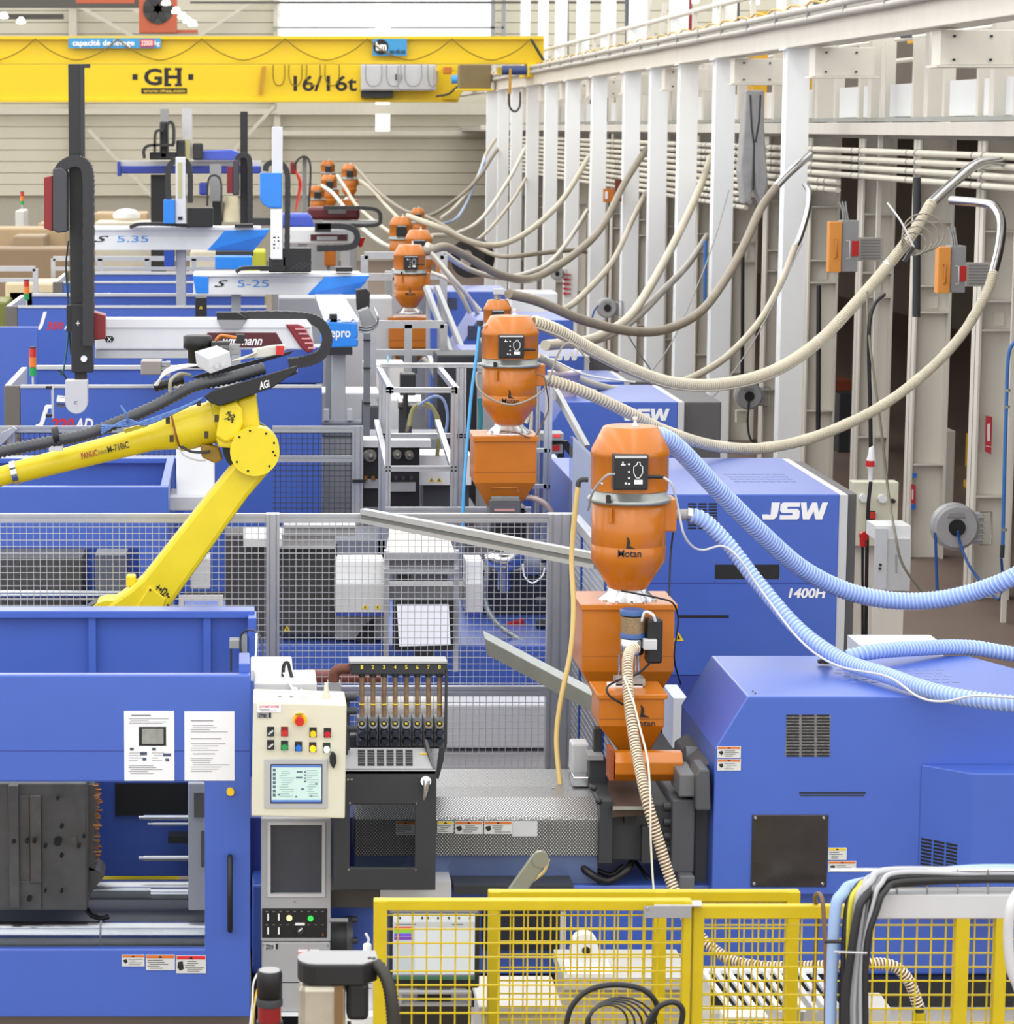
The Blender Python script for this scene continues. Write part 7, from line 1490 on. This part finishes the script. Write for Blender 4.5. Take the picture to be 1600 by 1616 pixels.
ptext('sepro', (515, 522, 553, 537), 22.35, WINK, bb2, bold=.02)
MB().pp([(562, 458), (578, 456), (584, 462), (583, 490), (564, 490)], 23.4, .2).build('chain_head', BLACK, s1); MB().pp([(566, 492), (582, 486), (597, 512), (572, 516)], 22.9, .2).build('side_chain_tray', GREY, s1)
for k in range(4): ptube([(566, 516 + k * 2, 22.6), (580, 518 + 2 * k, 22.6), (594, 512 + k, 22.7), (596, 500, 22.8), (590, 485, 23.0)], 1.6, 6).build('looped_lead', LGREY if k % 2 else DGREY, s1)
MB().pb(278, 394, 293, 505, 29.1, .2).build('support_column', M('column_grey', (176, 178, 182), .4), s2, bev=.006)
MB().pb(259, 394, 275, 421, 29.0, .2).build('blue_cabinet', M('deep_blue_plastic', (16, 70, 170), .35), s2, bev=.006)
MB().pb(339, 405, 398, 425, 27.5, .3).build('blue_end_box', LBLUE, s2, bev=.01); MB().pb(340, 397, 400, 404, 28.5, .3).build('under_carriage', DGREY, s2)
MB().box(P(365, 440, 24.2).x, P(380, 440, 24.2).x, 24.2, 24.4, 0, P(0, 464, 24.2).z).build('rear_column', M('column_grey', (176, 178, 182), .4), s1)
MB().pb(308, 470, 326, 505, 26, .2).build('control_pod', BLACK, s1, bev=.006); triangle(317, 485, 3, 26, s1)
# --- second black-armed robot far behind
w2 = thing('takeout_robot', 'farther take-out robot with slim black mast and maroon cap', 'robot', (P(470, 400, 40).x, 40, 0))
MB().pb(379, 176, 391, 355, 39.6, .18).build('arm_mast', M('mast_black', (30, 31, 34), .4), w2)
chainlink([(374, 300, 39.4), (374, 255, 39.4), (380, 245, 39.4), (388, 245, 39.4), (394, 255, 39.4), (395, 300, 39.4), (395, 350, 39.4)], 4, 'arm_chain', w2, None, .16)
MB().pb(367, 252, 378, 308, 39.3, .2).build('chain_cover', M('cover_graphite', (64, 64, 70), .4), w2, bev=.02); MB().pb(358, 263, 367, 305, 39.3, .2).build('red_side', DRED, w2)
b = MB().pb(448, 360, 562, 385, 40, .4).build('beam', WHITE, w2, bev=.03); MB().pb(490, 370, 548, 380, 39.98, .02).build('maroon_band', M('maroon', (84, 22, 30), .35), b); MB().pb(500, 373, 532, 379, 39.96, .02).build('name_panel', LGREY, b)
chainlink([(500, 357, 39.8), (540, 357, 39.8), (560, 364, 39.8), (563, 380, 39.8), (550, 390, 39.8), (500, 392, 39.8)], 4.5, 'cable_chain', w2, None, .2)
MB().pb(497, 352, 522, 366, 39.7, .2).build('chain_anchor', BLACK, w2); MB().cyl(P(569, 375, 39.8), P(569, 390, 39.8), .07, .02, n=10).build('red_tip', RED, w2)
MB().box(P(470, 400, 40.1).x, P(485, 400, 40.1).x, 40.1, 40.3, 0, P(0, 385, 40).z).build('support_column', M('column_grey', (176, 178, 182), .4), w2)
w3 = thing('takeout_robot', 'third dark take-out robot with maroon end above the far loaders', 'robot', (P(520, 400, 47).x, 47, 0))
MB().pb(485, 327, 568, 347, 47, .4).build('beam', M('maroon_dark', (96, 26, 36), .35), w3, bev=.05); MB().pb(518, 331, 546, 337, 46.95, .05).build('name_panel', GREY, w3); MB().pb(510, 348, 598, 353, 47, .3).build('lower_rail', LGREY, w3)
chainlink([(510, 328, 46.8), (570, 328, 46.8), (595, 332, 46.8), (600, 345, 46.8), (592, 355, 46.8), (540, 356, 46.8)], 2.8, 'cable_chain', w3, None, .2)
MB().box(P(540, 400, 47.1).x, P(552, 400, 47.1).x, 47.1, 47.3, 0, P(0, 350, 47).z).build('support_column', M('column_grey', (176, 178, 182), .4), w3)
w4 = thing('pick_robot', 'slim grey robot mast with red hoses near the far loaders', 'robot', (P(480, 330, 55).x, 55, 0))
MB().pb(477, 248, 484, 335, 55, .15).build('mast', GREY, w4); chainlink([(465, 262, 54.9), (470, 252, 54.9), (480, 247, 54.9), (488, 254, 54.9), (490, 275, 54.9), (487, 330, 54.9)], 1.6, 'arm_chain', w4, None, .15)
MB().pb(458, 256, 468, 275, 54.9, .2).build('head', DRED, w4, bev=.02)
for k in range(3): ptube([(466 + k, 270, 54.8), (472 + k * 2, 290, 54.8), (468 + k, 320, 54.8), (466, 335, 54.8)], 1.2, 6).build('red_hose', RED if k < 2 else M('salmon_hose', (220, 120, 100), .5), w4)
MB().box(P(474, 330, 55).x, P(490, 330, 55).x, 55.1, 55.3, 0, P(0, 335, 55).z).build('stand', GREY, w4)
# --- blue gantry robots at the back
DB = M('gantry_blue', (40, 62, 160), .35)
w5 = thing('gantry_robot', 'far blue and grey gantry robot with twin masts at left', 'robot', (P(300, 330, 46).x, 46, 0))
MB().pb(190, 254, 412, 263, 46, .4).build('beam_top', LGREY, w5); MB().pb(186, 262, 412, 274, 45.95, .4).build('beam', DB, w5, bev=.02); MB().pb(185, 255, 190, 278, 45.9, .5).build('beam_end', DB, w5)
MB().pp([(305, 253), (318, 238), (366, 236), (376, 240), (384, 253)], 45.8, .4).build('blue_hood', M('hood_blue', (70, 92, 200), .35), w5, bev=.02)
for x0, x1, yt, yb in ((253, 266, 172, 250), (287, 303, 171, 250)): MB().pb(x0, yt, x1, yb, 45.7, .2).build('mast', LGREY if x0 > 270 else M('mast_grey', (150, 150, 150), .4), w5)
MB().pb(290, 220, 300, 256, 45.65, .1).build('mast_slot', M('slot_straw', (186, 180, 130), .5), w5)
for x0, y0, x1, y1 in ((252, 192, 264, 250), (278, 221, 292, 253), (304, 226, 320, 252), (236, 240, 278, 252)): MB().pb(x0, y0, x1, y1, 45.6, .3).build('drive_unit', M('chain_black', (44, 44, 47), .5), w5, bev=.02)
chainlink([(228, 250, 45.5), (227, 238, 45.5), (232, 231, 45.5), (245, 229, 45.5), (275, 229, 45.5)], 2.2, 'cable_chain', w5, None, .2); chainlink([(244, 240, 45.5), (245, 212, 45.5), (250, 206, 45.5), (258, 206, 45.5)], 2, 'arm_chain', w5, None, .2); chainlink([(264, 196, 45.5), (270, 193, 45.5), (274, 202, 45.5), (274, 228, 45.5)], 2.4, 'arm_chain', w5, None, .2)
MB().box(P(238, 330, 46.2).x, P(262, 330, 46.2).x, 46.2, 46.4, 0, P(0, 276, 46).z).build('support_column', BLACK, w5); MB().pb(314, 288, 328, 308, 45.9, .2).build('blue_motor', DB, w5, bev=.03)
w6 = thing('gantry_robot', 'second far robot unit with clear tube and pale canister', 'robot', (P(345, 340, 42).x, 42, 0))
MB().pb(331, 260, 349, 320, 42, .2).build('mast', GREY, w6); MB().pb(335, 318, 350, 356, 41.8, .3).build('base_unit', BLACK, w6); MB().cyl(P(364, 350, 41.9), P(364, 310, 41.9), .13, .11, n=18).build('canister', M('cream_canister', (216, 208, 176), .35), w6)
chainlink([(327, 325, 41.7), (328, 290, 41.7), (333, 278, 41.7), (343, 278, 41.7), (349, 290, 41.7), (349, 325, 41.7)], 1.5, 'arm_chain', w6, None, .15); MB().box(P(330, 380, 42.1).x, P(352, 380, 42.1).x, 42.1, 42.3, 0, P(0, 356, 42).z).build('support_column', GREY, w6)
q = thing('machine_hood', 'rounded blue machine hood above the white beam', 'machine hood', (P(462, 362, 43).x, 43.2, 0)); MB().pp([(428, 360), (436, 342), (446, 337), (486, 337), (492, 342), (498, 362)], 43, .5).build('hood', M('hood_blue', (70, 92, 200), .35), q, bev=.05); MB().box(P(430, 362, 43).x, P(496, 362, 43).x, 43.02, 43.48, 0, P(0, 360, 43).z).build('machine_body', GREY, q)
q = thing('dark_rail', 'dark rail between the far robots', 'rail', (P(410, 350, 44).x, 44, 0)); MB().pb(380, 344, 440, 356, 44, .3).build('rail', DGREY, q); MB().box(P(384, 356, 44).x, P(392, 356, 44).x, 44.05, 44.2, 0, P(0, 355, 44).z).build('post', DGREY, q)
# ================================================================== far left: crates, cartons, machines in shade
for i, (x0, y0, x1, y1, Y, m, nm, lab) in enumerate(((-40, 360, 104, 372, 46, M('tan_board', (176, 152, 118), .6), 'tan_slab', 'tan board stack at far left below the red lamp'), (-40, 392, 108, 460, 44, M('brown_box', (140, 118, 92), .6), 'brown_container', 'large brown container at far left'), (20, 372, 70, 392, 45, M('tan_shade', (150, 130, 104), .6), 'wrapped_parts', 'tan wrapped parts on the brown container'), (148, 336, 232, 350, 48, M('tan_board', (176, 152, 118), .6), 'tan_carton', 'tan carton behind the S 5.35 beam'), (150, 350, 255, 358, 47, M('pale_cream', (214, 208, 190), .6), 'cream_table', 'cream table edge behind the S 5.35 beam'), (60, 352, 100, 362, 49, M('tan_board', (176, 152, 118), .6), 'tan_box', 'tan box near the tall black arm'), (12, 458, 90, 480, 36, M('magenta_crate', (140, 50, 96), .5), 'magenta_crate', 'magenta plastic crate at far left'), (8, 446, 95, 458, 36, M('pale_board', (214, 196, 160), .6), 'pale_board', 'pale board covering the magenta crate'), (-40, 476, 10, 500, 35, M('olive_crate', (110, 116, 50), .5), 'olive_crate', 'olive green crate at the left edge'), (24, 332, 38, 356, 52, M('white_post', (206, 206, 200), .5), 'control_pillar', 'white control pillar under the red lamp'), (300, 396, 372, 432, 42, M('cream_panel', (206, 200, 180), .5), 'cream_cabinet', 'cream cabinet below the S 5.35 beam'), (385, 396, 420, 410, 43, M('lime_box', (196, 200, 60), .5), 'lime_box', 'lime yellow box beyond the blue end box'))):
    q = MB().box(PBX(x0, y0, x1, y1, Y, .6)[0], PBX(x0, y0, x1, y1, Y, .6)[1], Y, Y + 1.0, 0, P(0, y0, Y).z).build(nm, m, bev=.03); tag(q, lab, 'container')
for i, (x, y, r, lab) in enumerate(((200, 340, 22, 'crumpled white plastic bag beside the grey robot'), (250, 342, 12, 'small crumpled white bag right of the larger one'))):
    q = MB(); c = P(x, y, 47.5); R = r * MPP(47.5)
    q.lathe(c, [(.02, R * .5), (R * .6, R * .42), (R, R * .1), (R * .95, -R * .2)], 14); q = q.build('plastic_bag', M('bag_white', (220, 220, 216), .5, bump=.8, scale=4)); tag(q, lab, 'bag')
# ================================================================== remaining hopper loaders
loader(784, 473, .36, .36, 23.4, 'small orange loader with top pipe peeking over the second loader', 1, 28, False)
q = thing('pipe_elbow', 'grey pipe elbow on top of the small orange loader', 'pipe', P(784, 472, 23.4)); MB().cyl(P(784, 474, 23.4), P(784, 462, 23.4), 4.5 * MPP(23.4), n=14).build('riser', GALV, q); MB().pb(779, 456, 796, 465, 23.35, .06).build('head', LGREY, q, bev=.004)
L3 = loader(646, 386, .418, .383, 31.0, 'third-row orange loader marked Motan above a square orange bin', 2, 32)
bin_(614, 676, 496, 502, 548, 570, 628, 662, 30.9, .42, 'square orange bin under the third-row loader', lip=4)
t = thing('magnet_drawer', 'grey steel magnet box under the third-row bin', 'magnet box', P(645, 590, 31)); MB().pb(630, 556, 659, 590, 30.95, .2).build('drawer', M('dark_stainless', (120, 120, 122), .3, .7), t, bev=.006)
loader(660, 363, .35, .33, 37, 'orange loader half hidden behind the third-row loader', 1, 24, False)
loader(632, 342, .3, .3, 42, 'orange loader left behind the third-row loader, darker lid', 1, 24, False)
loader(659, 328, .175, .2, 55, 'small orange loader showing above the far pair', 1, 20, False)
loader(551, 259, .2, .2, 65, 'far orange loader rightmost of the distant four', 1, 20, False)
loader(517, 253, .18, .18, 70, 'far orange loader highest of the distant four', 1, 20, False)
loader(519, 276, .21, .2, 60, 'far orange loader in the middle of the distant four', 1, 20, False)
loader(500, 293, .2, .19, 57, 'far orange loader lowest of the distant four', 1, 20, False)
for i, (x, y, Y, w_) in enumerate(((551, 315, 65, .35), (517, 303, 70, .35), (519, 332, 60, .4), (500, 346, 57, .4), (659, 384, 55, .3), (632, 426, 42, .45), (660, 455, 37, .45), (784, 573, 23.4, .3), (550, 333, 62.25, .3))):
    a = P(x, y, Y); q = thing('loader_stand', 'grey machine throat under the ' + ['rightmost distant loader', 'highest distant loader', 'middle distant loader', 'lowest distant loader', 'small loader above the far pair', 'loader with darker lid', 'half hidden loader', 'small loader with top pipe', 'small far orange bin'][i], 'stand', (a.x, Y, 0), 'stands under the far loaders'); MB().box(a.x - w_ / 2, a.x + w_ / 2, Y - w_ / 2, Y + w_ / 2, 0, a.z - .02).build('body', GREY, q, bev=.01)
bin_(536, 564, 312, 316, 326, 334, 542, 556, 62, .5, 'small far orange bin below the distant loaders', lip=2)
for i, (x, y0, y1, w_, lab) in enumerate(((512, 390, 420, 18, 'orange valve box left of the rail frame'), (690, 395, 440, 14, 'orange side box behind the third-row loader'))):
    q = thing('orange_box', lab, 'box', (P(x, y1, 44).x, 44, 0)); MB().pb(x, y0, x + w_, y1, 44, .3).build('case', ORG, q, bev=.02); MB().box(P(x + 4, y1, 44).x, P(x + 9, y1, 44).x, 44.1, 44.2, 0, P(0, y1, 44).z).build('post', GREY, q)
# ================================================================== hoses to the wall pipes
def metal_end(t, pts, rpx): q = ptube(pts, rpx, 14, 8); q.build('steel_elbow', STEEL, t)
CRIB = M('cream_rib', (216, 208, 188), .45, var=.06); CIN = M('hose_groove_brown', (140, 122, 98), .6)
def coilhose(pts, rpx, pitch, label, inner=CIN, outer=CRIB, thick=.34):
    t = thing('material_hose', label, 'hose', P(*pts[-1]), 'material hoses'); r = rpx * MPP(pts[0][2], pts[0][1])
    MB().tube(resample(spline([P(*p) for p in pts], 14), pitch), r * .84, 12).build('tube', inner, t)
    coil(pts, rpx * .9, pitch, pitch * thick).build('spiral_rib', outer, t); return t
pa = [(1470, 320, 22.6), (1440, 368, 22.3), (1400, 420, 22.0), (1350, 478, 21.5), (1290, 540, 21.0), (1220, 585, 20.4), (1140, 606, 19.8), (1060, 604, 19.3), (990, 580, 18.8), (930, 550, 18.3), (880, 522, 18.0), (840, 507, 17.85)]
ha = coilhose(pa, 8.2, .026, 'thick cream spiral hose sweeping from the wall pipe to the second loader')
metal_end(ha, [(1610, 256, 23.3), (1570, 256, 23.2), (1540, 260, 23.1), (1505, 288, 22.9), (1468, 322, 22.6)], 8.2)
ptube([(p[0] + 3, p[1] + 9, p[2] - .05) for p in pa], 1.4, 6).build('strapped_cable', M('light_cable', (190, 186, 174), .4), ha)
for k in (2, 4, 6, 8, 9): q = MB(); q.cyl(P(pa[k][0] - 2, pa[k][1] + 1, pa[k][2]), P(pa[k][0] + 2, pa[k][1] - 1, pa[k][2]), 9.6 * MPP(pa[k][2]), n=14); q.build('white_strap', WINK, ha)
hb_ = coilhose([(1568, 430, 22.4), (1555, 465, 22.2), (1520, 525, 21.8), (1470, 580, 21.3), (1400, 635, 20.7), (1330, 672, 20.2), (1260, 697, 19.7), (1190, 708, 19.2), (1120, 702, 18.8), (1050, 680, 18.4), (985, 648, 18.1), (920, 618, 17.9), (862, 598, 17.8)], 7.2, .026, 'cream spiral hose dipping from the right wall elbow to the second loader side', M('hose_groove_cream', (180, 168, 140), .6))
metal_end(hb_, [(1500, 316, 23.6), (1545, 320, 23.4), (1568, 326, 23.2), (1580, 350, 23.0), (1577, 390, 22.7), (1567, 432, 22.4)], 7)
q = MB().cyl(P(848, 597, 17.8), P(868, 600, 17.8), 7.5 * MPP(17.8), n=14).build('port', GALV, hb_)
hc_ = hose([(1224, 296, 29.0), (1200, 330, 28.6), (1175, 385, 28.0), (1145, 440, 27.3), (1105, 492, 26.4), (1050, 520, 25.5), (990, 522, 24.9), (920, 505, 24.3), (850, 476, 23.8), (800, 463, 23.4)], 6.6, HOSEG, 'grey-brown hose from the nearest column to the small orange loader', .05, .02)
metal_end(hc_, [(1278, 244, 29.3), (1262, 258, 29.2), (1240, 278, 29.1), (1222, 298, 29.0)], 6.2)
hd_ = hose([(1255, 388, 29.1), (1235, 440, 28.8), (1200, 505, 28), (1150, 560, 27), (1100, 592, 26), (1050, 610, 25), (990, 617, 24), (930, 605, 23.2), (880, 580, 22.8), (845, 560, 22.5)], 5.2, HOSEW, 'slim cream hose passing behind the thick spiral hose', .04, .02)
metal_end(hd_, [(1270, 290, 29.3), (1277, 305, 29.25), (1274, 335, 29.2), (1262, 375, 29.15), (1255, 390, 29.1)], 5)
FAR = [
 ([(1122, 248, 39), (1097, 313, 37), (1054, 402, 34), (1000, 492, 31), (956, 525, 29), (917, 539, 27.5), (860, 545, 26)], 6, HOSEW, 'cream hose with black dashes between the fourth and fifth columns'),
 ([(1116, 372, 38), (1085, 418, 36), (1041, 464, 33), (1005, 500, 31), (960, 530, 29), (900, 545, 27)], 5, M('pale_grey_hose', (190, 186, 178), .5), 'pale grey hose joining the dashed hose'),
 ([(1020, 235, 44), (986, 288, 42), (949, 359, 39), (908, 400, 36.5), (862, 430, 34.5), (829, 441, 33.5), (785, 432, 32.5), (742, 408, 32), (704, 390, 31.5), (676, 396, 31.1), (658, 398, 31)], 5.2, HOSEG, 'grey-brown hose sagging lowest to the third-row loader'),
 ([(1018, 305, 44), (998, 347, 42), (967, 412, 39), (924, 461, 36), (893, 486, 34.5), (850, 497, 33), (800, 500, 31.5)], 4.2, HOSEW, 'cream hose with steel end left of the dashed hose'),
 ([(929, 248, 51), (889, 313, 48.5), (846, 356, 46), (803, 382, 44), (766, 387, 43), (725, 375, 42.5), (690, 358, 42), (640, 340, 42)], 4.2, HOSEW, 'cream hose to the loader with darker lid'),
 ([(927, 332, 50), (900, 375, 48), (870, 412, 45), (835, 430, 42), (790, 438, 40), (740, 425, 38), (700, 400, 37), (672, 385, 36.5)], 3.4, M('white_hose', (224, 220, 208), .5), 'whiter hose just left of a far column'),
 ([(844, 255, 60), (811, 313, 57), (768, 366, 54), (733, 389, 52), (700, 400, 50)], 2.4, HOSEW, 'thin cream hose among the far columns'),
 ([(829, 233, 62), (803, 283, 60), (760, 345, 57), (720, 368, 55), (680, 372, 53)], 3, M('white_hose', (224, 220, 208), .5), 'white hose from the ninth column to the far loaders'),
 ([(804, 219, 66), (782, 240, 65), (759, 275, 63), (733, 304, 61), (690, 335, 59), (660, 345, 57)], 2.8, HOSEG, 'farthest grey-brown hose against the end wall'),
 ([(782, 219, 68), (766, 245, 67), (752, 283, 65), (720, 325, 62), (695, 345, 60)], 2.6, HOSEW, 'cream hose nearest the end wall corner'),
 ([(766, 249, 67), (747, 297, 65), (725, 339, 62), (704, 352, 60), (675, 352, 58)], 2.2, HOSEB, 'thin pale blue hose against the end wall'),
 ([(560, 262, 65), (586, 292, 62), (609, 313, 60), (640, 333, 58), (680, 345, 56), (730, 375, 50), (770, 398, 47), (800, 405, 45.5), (850, 400, 45.5), (900, 395, 45.8), (928, 398, 46)], 2.6, HOSEG, 'grey-brown hose trailing right from the distant loaders'),
 ([(566, 284, 65), (586, 298, 63), (606, 321, 60), (626, 342, 57), (645, 360, 54)], 2.6, HOSEW, 'cream hose falling right of the distant loaders'),
 ([(532, 277, 60), (547, 300, 58), (560, 321, 56), (585, 345, 53), (620, 370, 49)], 2.6, HOSEW, 'cream hose from the middle distant loader'),
 ([(508, 293, 57), (524, 304, 56), (539, 322, 55), (560, 350, 52), (600, 382, 48), (632, 396, 46)], 3, M('white_hose', (224, 220, 208), .5), 'white hose from the lowest distant loader'),
 ([(670, 388, 31), (690, 410, 31), (715, 440, 31), (740, 470, 31.2), (756, 500, 31.5)], 3.4, M('white_hose', (224, 220, 208), .5), 'white hose descending right of the third-row loader'),
 ([(672, 395, 31.5), (700, 425, 31.5), (730, 470, 31.6), (752, 520, 31.8)], 3.6, HOSEW, 'cream hose beside the white one right of the third-row loader'),
 ([(680, 430, 32), (705, 440, 32), (730, 460, 32), (760, 492, 32)], 3, M('white_hose', (224, 220, 208), .5), 'short white hose under the third-row loader lid'),
 ([(848, 558, 22.6), (880, 572, 22.5), (920, 590, 22.4), (960, 598, 22.3), (1010, 604, 22.2)], 1.6, LGREY, 'thin grey line below the thick spiral hose'),
]
for pts, r, m, lab in FAR:
    n_ = len(pts) - 1
    hose([(x, y, Y * (.972 + .028 * i / n_)) for i, (x, y, Y) in enumerate(pts)] if pts[0][0] > 750 and pts[0][2] > 36 else pts, r, m, lab, .09, .015, 8)
# loops of cable coiled on the thick hose
t = thing('cable_coil', 'loose coil of grey cable hooked on the thick spiral hose', 'cable', P(1440, 400, 21.9))
for k in range(4):
    cx_, cy_, r_ = 1442 + 5 * k, 385 - 6 * k, 18 + 4 * k
    MB().tube([P(cx_ + r_ * 1.1 * math.cos(a * math.pi / 10), cy_ + r_ * math.sin(a * math.pi / 10), 21.9 + .02 * k) for a in range(21)], .006, 6, cap=False).build('loop', M('taupe_cable', (150, 142, 130), .5), t)
MB().pp([(1425, 412), (1440, 388), (1444, 392), (1430, 414)], 21.85, .04).build('connector', DGREY, t)
ptube([(1400, 320, 21.95), (1422, 350, 21.9), (1442, 390, 21.9)], 1.6, 6).build('white_stick', PAPER, t)
t = thing('hanging_wire', 'thin grey wire sagging between the white columns', 'wire', P(1050, 600, 30))
ptube([(1150, 300, 33), (1130, 370, 32), (1105, 440, 31), (1060, 540, 30), (1025, 590, 29)], 1, 5).build('wire', GREY, t); ptube([(985, 520, 29), (1010, 560, 28.5), (1030, 590, 28), (1055, 650, 26), (1100, 700, 24), (1150, 740, 22.5)], 1.3, 5).build('wire', DGREY, t)
ptube([(1265, 385, 27), (1200, 520, 26.5), (1140, 610, 26), (1105, 640, 25.5)], 1, 5).build('wire', GREY, t)
# ---- white loose tubing across the third machine roof
t = thing('flower_pot', 'pale pink plastic pot on the third machine cover', 'pot', P(890, 612, 22.8)); MB().lathe(P(890, 630, 22.9), [(.09, 0), (.13, .2), (.14, .2), (.14, .23)][::-1], 20).build('pot', M('pale_pink_plastic', (214, 196, 200), .5), t)
# ================================================================== small clutter around the second and third machines
t = thing('brace_frame', 'slanting aluminium tubes right of the third-row loader', 'frame', (P(700, 560, 30).x, 30, 0))
for a, b2 in (((672, 452), (748, 655)), ((688, 452), (766, 640)), ((676, 560), (706, 650))): MB().bar(P(*a, 30.2), P(*b2, 29.4), .05).build('brace', ALU, t)
for x in (672, 690): MB().box(P(x, 560, 30.3).x, P(x + 6, 560, 30.3).x, 30.3, 30.36, 0, P(0, 455, 30.3).z).build('post', ALU, t)
for i, (pts, r, m, lab) in enumerate((
    ([(646, 672, 21.2), (652, 645, 21.2), (668, 636, 21.2), (684, 646, 21.2), (692, 680, 21.2), (690, 720, 21.2)], 3.2, M('olive_hose', (140, 136, 84), .5), 'olive hose looped over the gantry rail'),
    ([(642, 680, 21.4), (650, 650, 21.3), (670, 640, 21.3), (690, 655, 21.3), (700, 700, 21.3)], 2.6, HOSEG, 'grey-brown hose looped beside the olive one'),
    ([(700, 700, 21.1), (706, 660, 21.1), (700, 632, 21.1), (684, 626, 21.1), (660, 640, 21.1)], 2.4, M('blue_grey_hose', (120, 140, 180), .4), 'blue-grey hose curving behind the gantry post'),
    ([(757, 628, 19.2), (758, 660, 19.2), (756, 700, 19.2)], 4, M('teal_hose', (34, 120, 130), .4), 'teal hose left of the second loader cone'),
    ([(864, 770, 19.6), (866, 800, 19.6), (862, 850, 19.6)], 2.6, M('dark_red_hose', (120, 30, 26), .45), 'dark red hydraulic hose behind the fence corner'),
    ([(884, 768, 19.6), (882, 800, 19.6), (888, 850, 19.6)], 2.6, M('dark_red_hose', (120, 30, 26), .45), 'dark red hydraulic hose nearer the blue cover'),
    ([(830, 668, 19.8), (838, 650, 19.8), (836, 690, 19.8), (826, 720, 19.8)], 3, HOSEW, 'short cream hose right of the second loader cone'),
    ([(668, 565, 26.6), (690, 590, 26.6), (706, 620, 26.6), (704, 655, 26.6), (690, 680, 26.6)], 3.4, HOSEW, 'cream hose hanging right of the third-row magnet box'),
    ([(676, 505, 30.6), (700, 525, 30.4), (712, 555, 30.2), (700, 580, 30.2)], 3.4, HOSEG, 'grey-brown hose looping from the third-row bin'),
    ([(612, 560, 27.5), (614, 600, 26), (628, 615, 25), (640, 612, 24.5)], 1.6, M('sky_blue_hose', (70, 160, 220), .4), 'thin blue hose below the third-row bin'))):
    q = thing('machine_hose', lab, 'hose', P(*pts[-1]), 'machine hoses'); ptube(pts, r, 10).build('tube', m, q)
t = thing('barrel_nozzle', 'shiny barrel nozzle with black fittings behind the gantry', 'nozzle', P(645, 650, 22))
q = MB(); pcyl(q, 628, 634, 664, 634, 22, 11, 20); q.build('barrel', STEEL, t); q = MB(); pcyl(q, 640, 612, 640, 660, 21.9, 4, 12); q.build('clamp', BLACK, t); MB().pb(632, 590, 656, 626, 22.1, .15).build('block', BLACK, t, bev=.01); MB().box(P(640, 650, 22).x - .05, P(640, 650, 22).x + .05, 22, 22.1, 0, P(0, 640, 22).z).build('stand', DGREY, t)
t = thing('cable_duct', 'grey vertical cable duct left of the gantry', 'duct', (P(580, 700, 22.3).x, 22.3, 0)); MB().box(P(574, 620, 22.3).x, P(584, 620, 22.3).x, 22.3, 22.4, 0, P(0, 526, 22.3).z).build('duct', M('slate_duct', (104, 108, 116), .5), t)
for y in (536, 580, 635): MB().pb(573, y, 585, y + 2, 22.28, .02).build('strap', BLACK, t)
t = thing('cylinder_set', 'grey hydraulic cylinders beside the aluminium column', 'cylinder', (P(540, 680, 23).x, 23, 0))
for y in (668, 684): q = MB(); pcyl(q, 508, y, 570, y, 23, 6, 16); q.build('cylinder', M('cool_grey_housing', (128, 132, 142), .5), t)
for x in (511, 548): MB().pb(x, 646, x + 8, 664, 22.95, .06).build('valve', LGREY, t, bev=.004)
MB().box(P(512, 690, 23).x, P(568, 690, 23).x, 22.95, 23.2, 0, P(0, 690, 23).z).build('carriage', GREY, t)
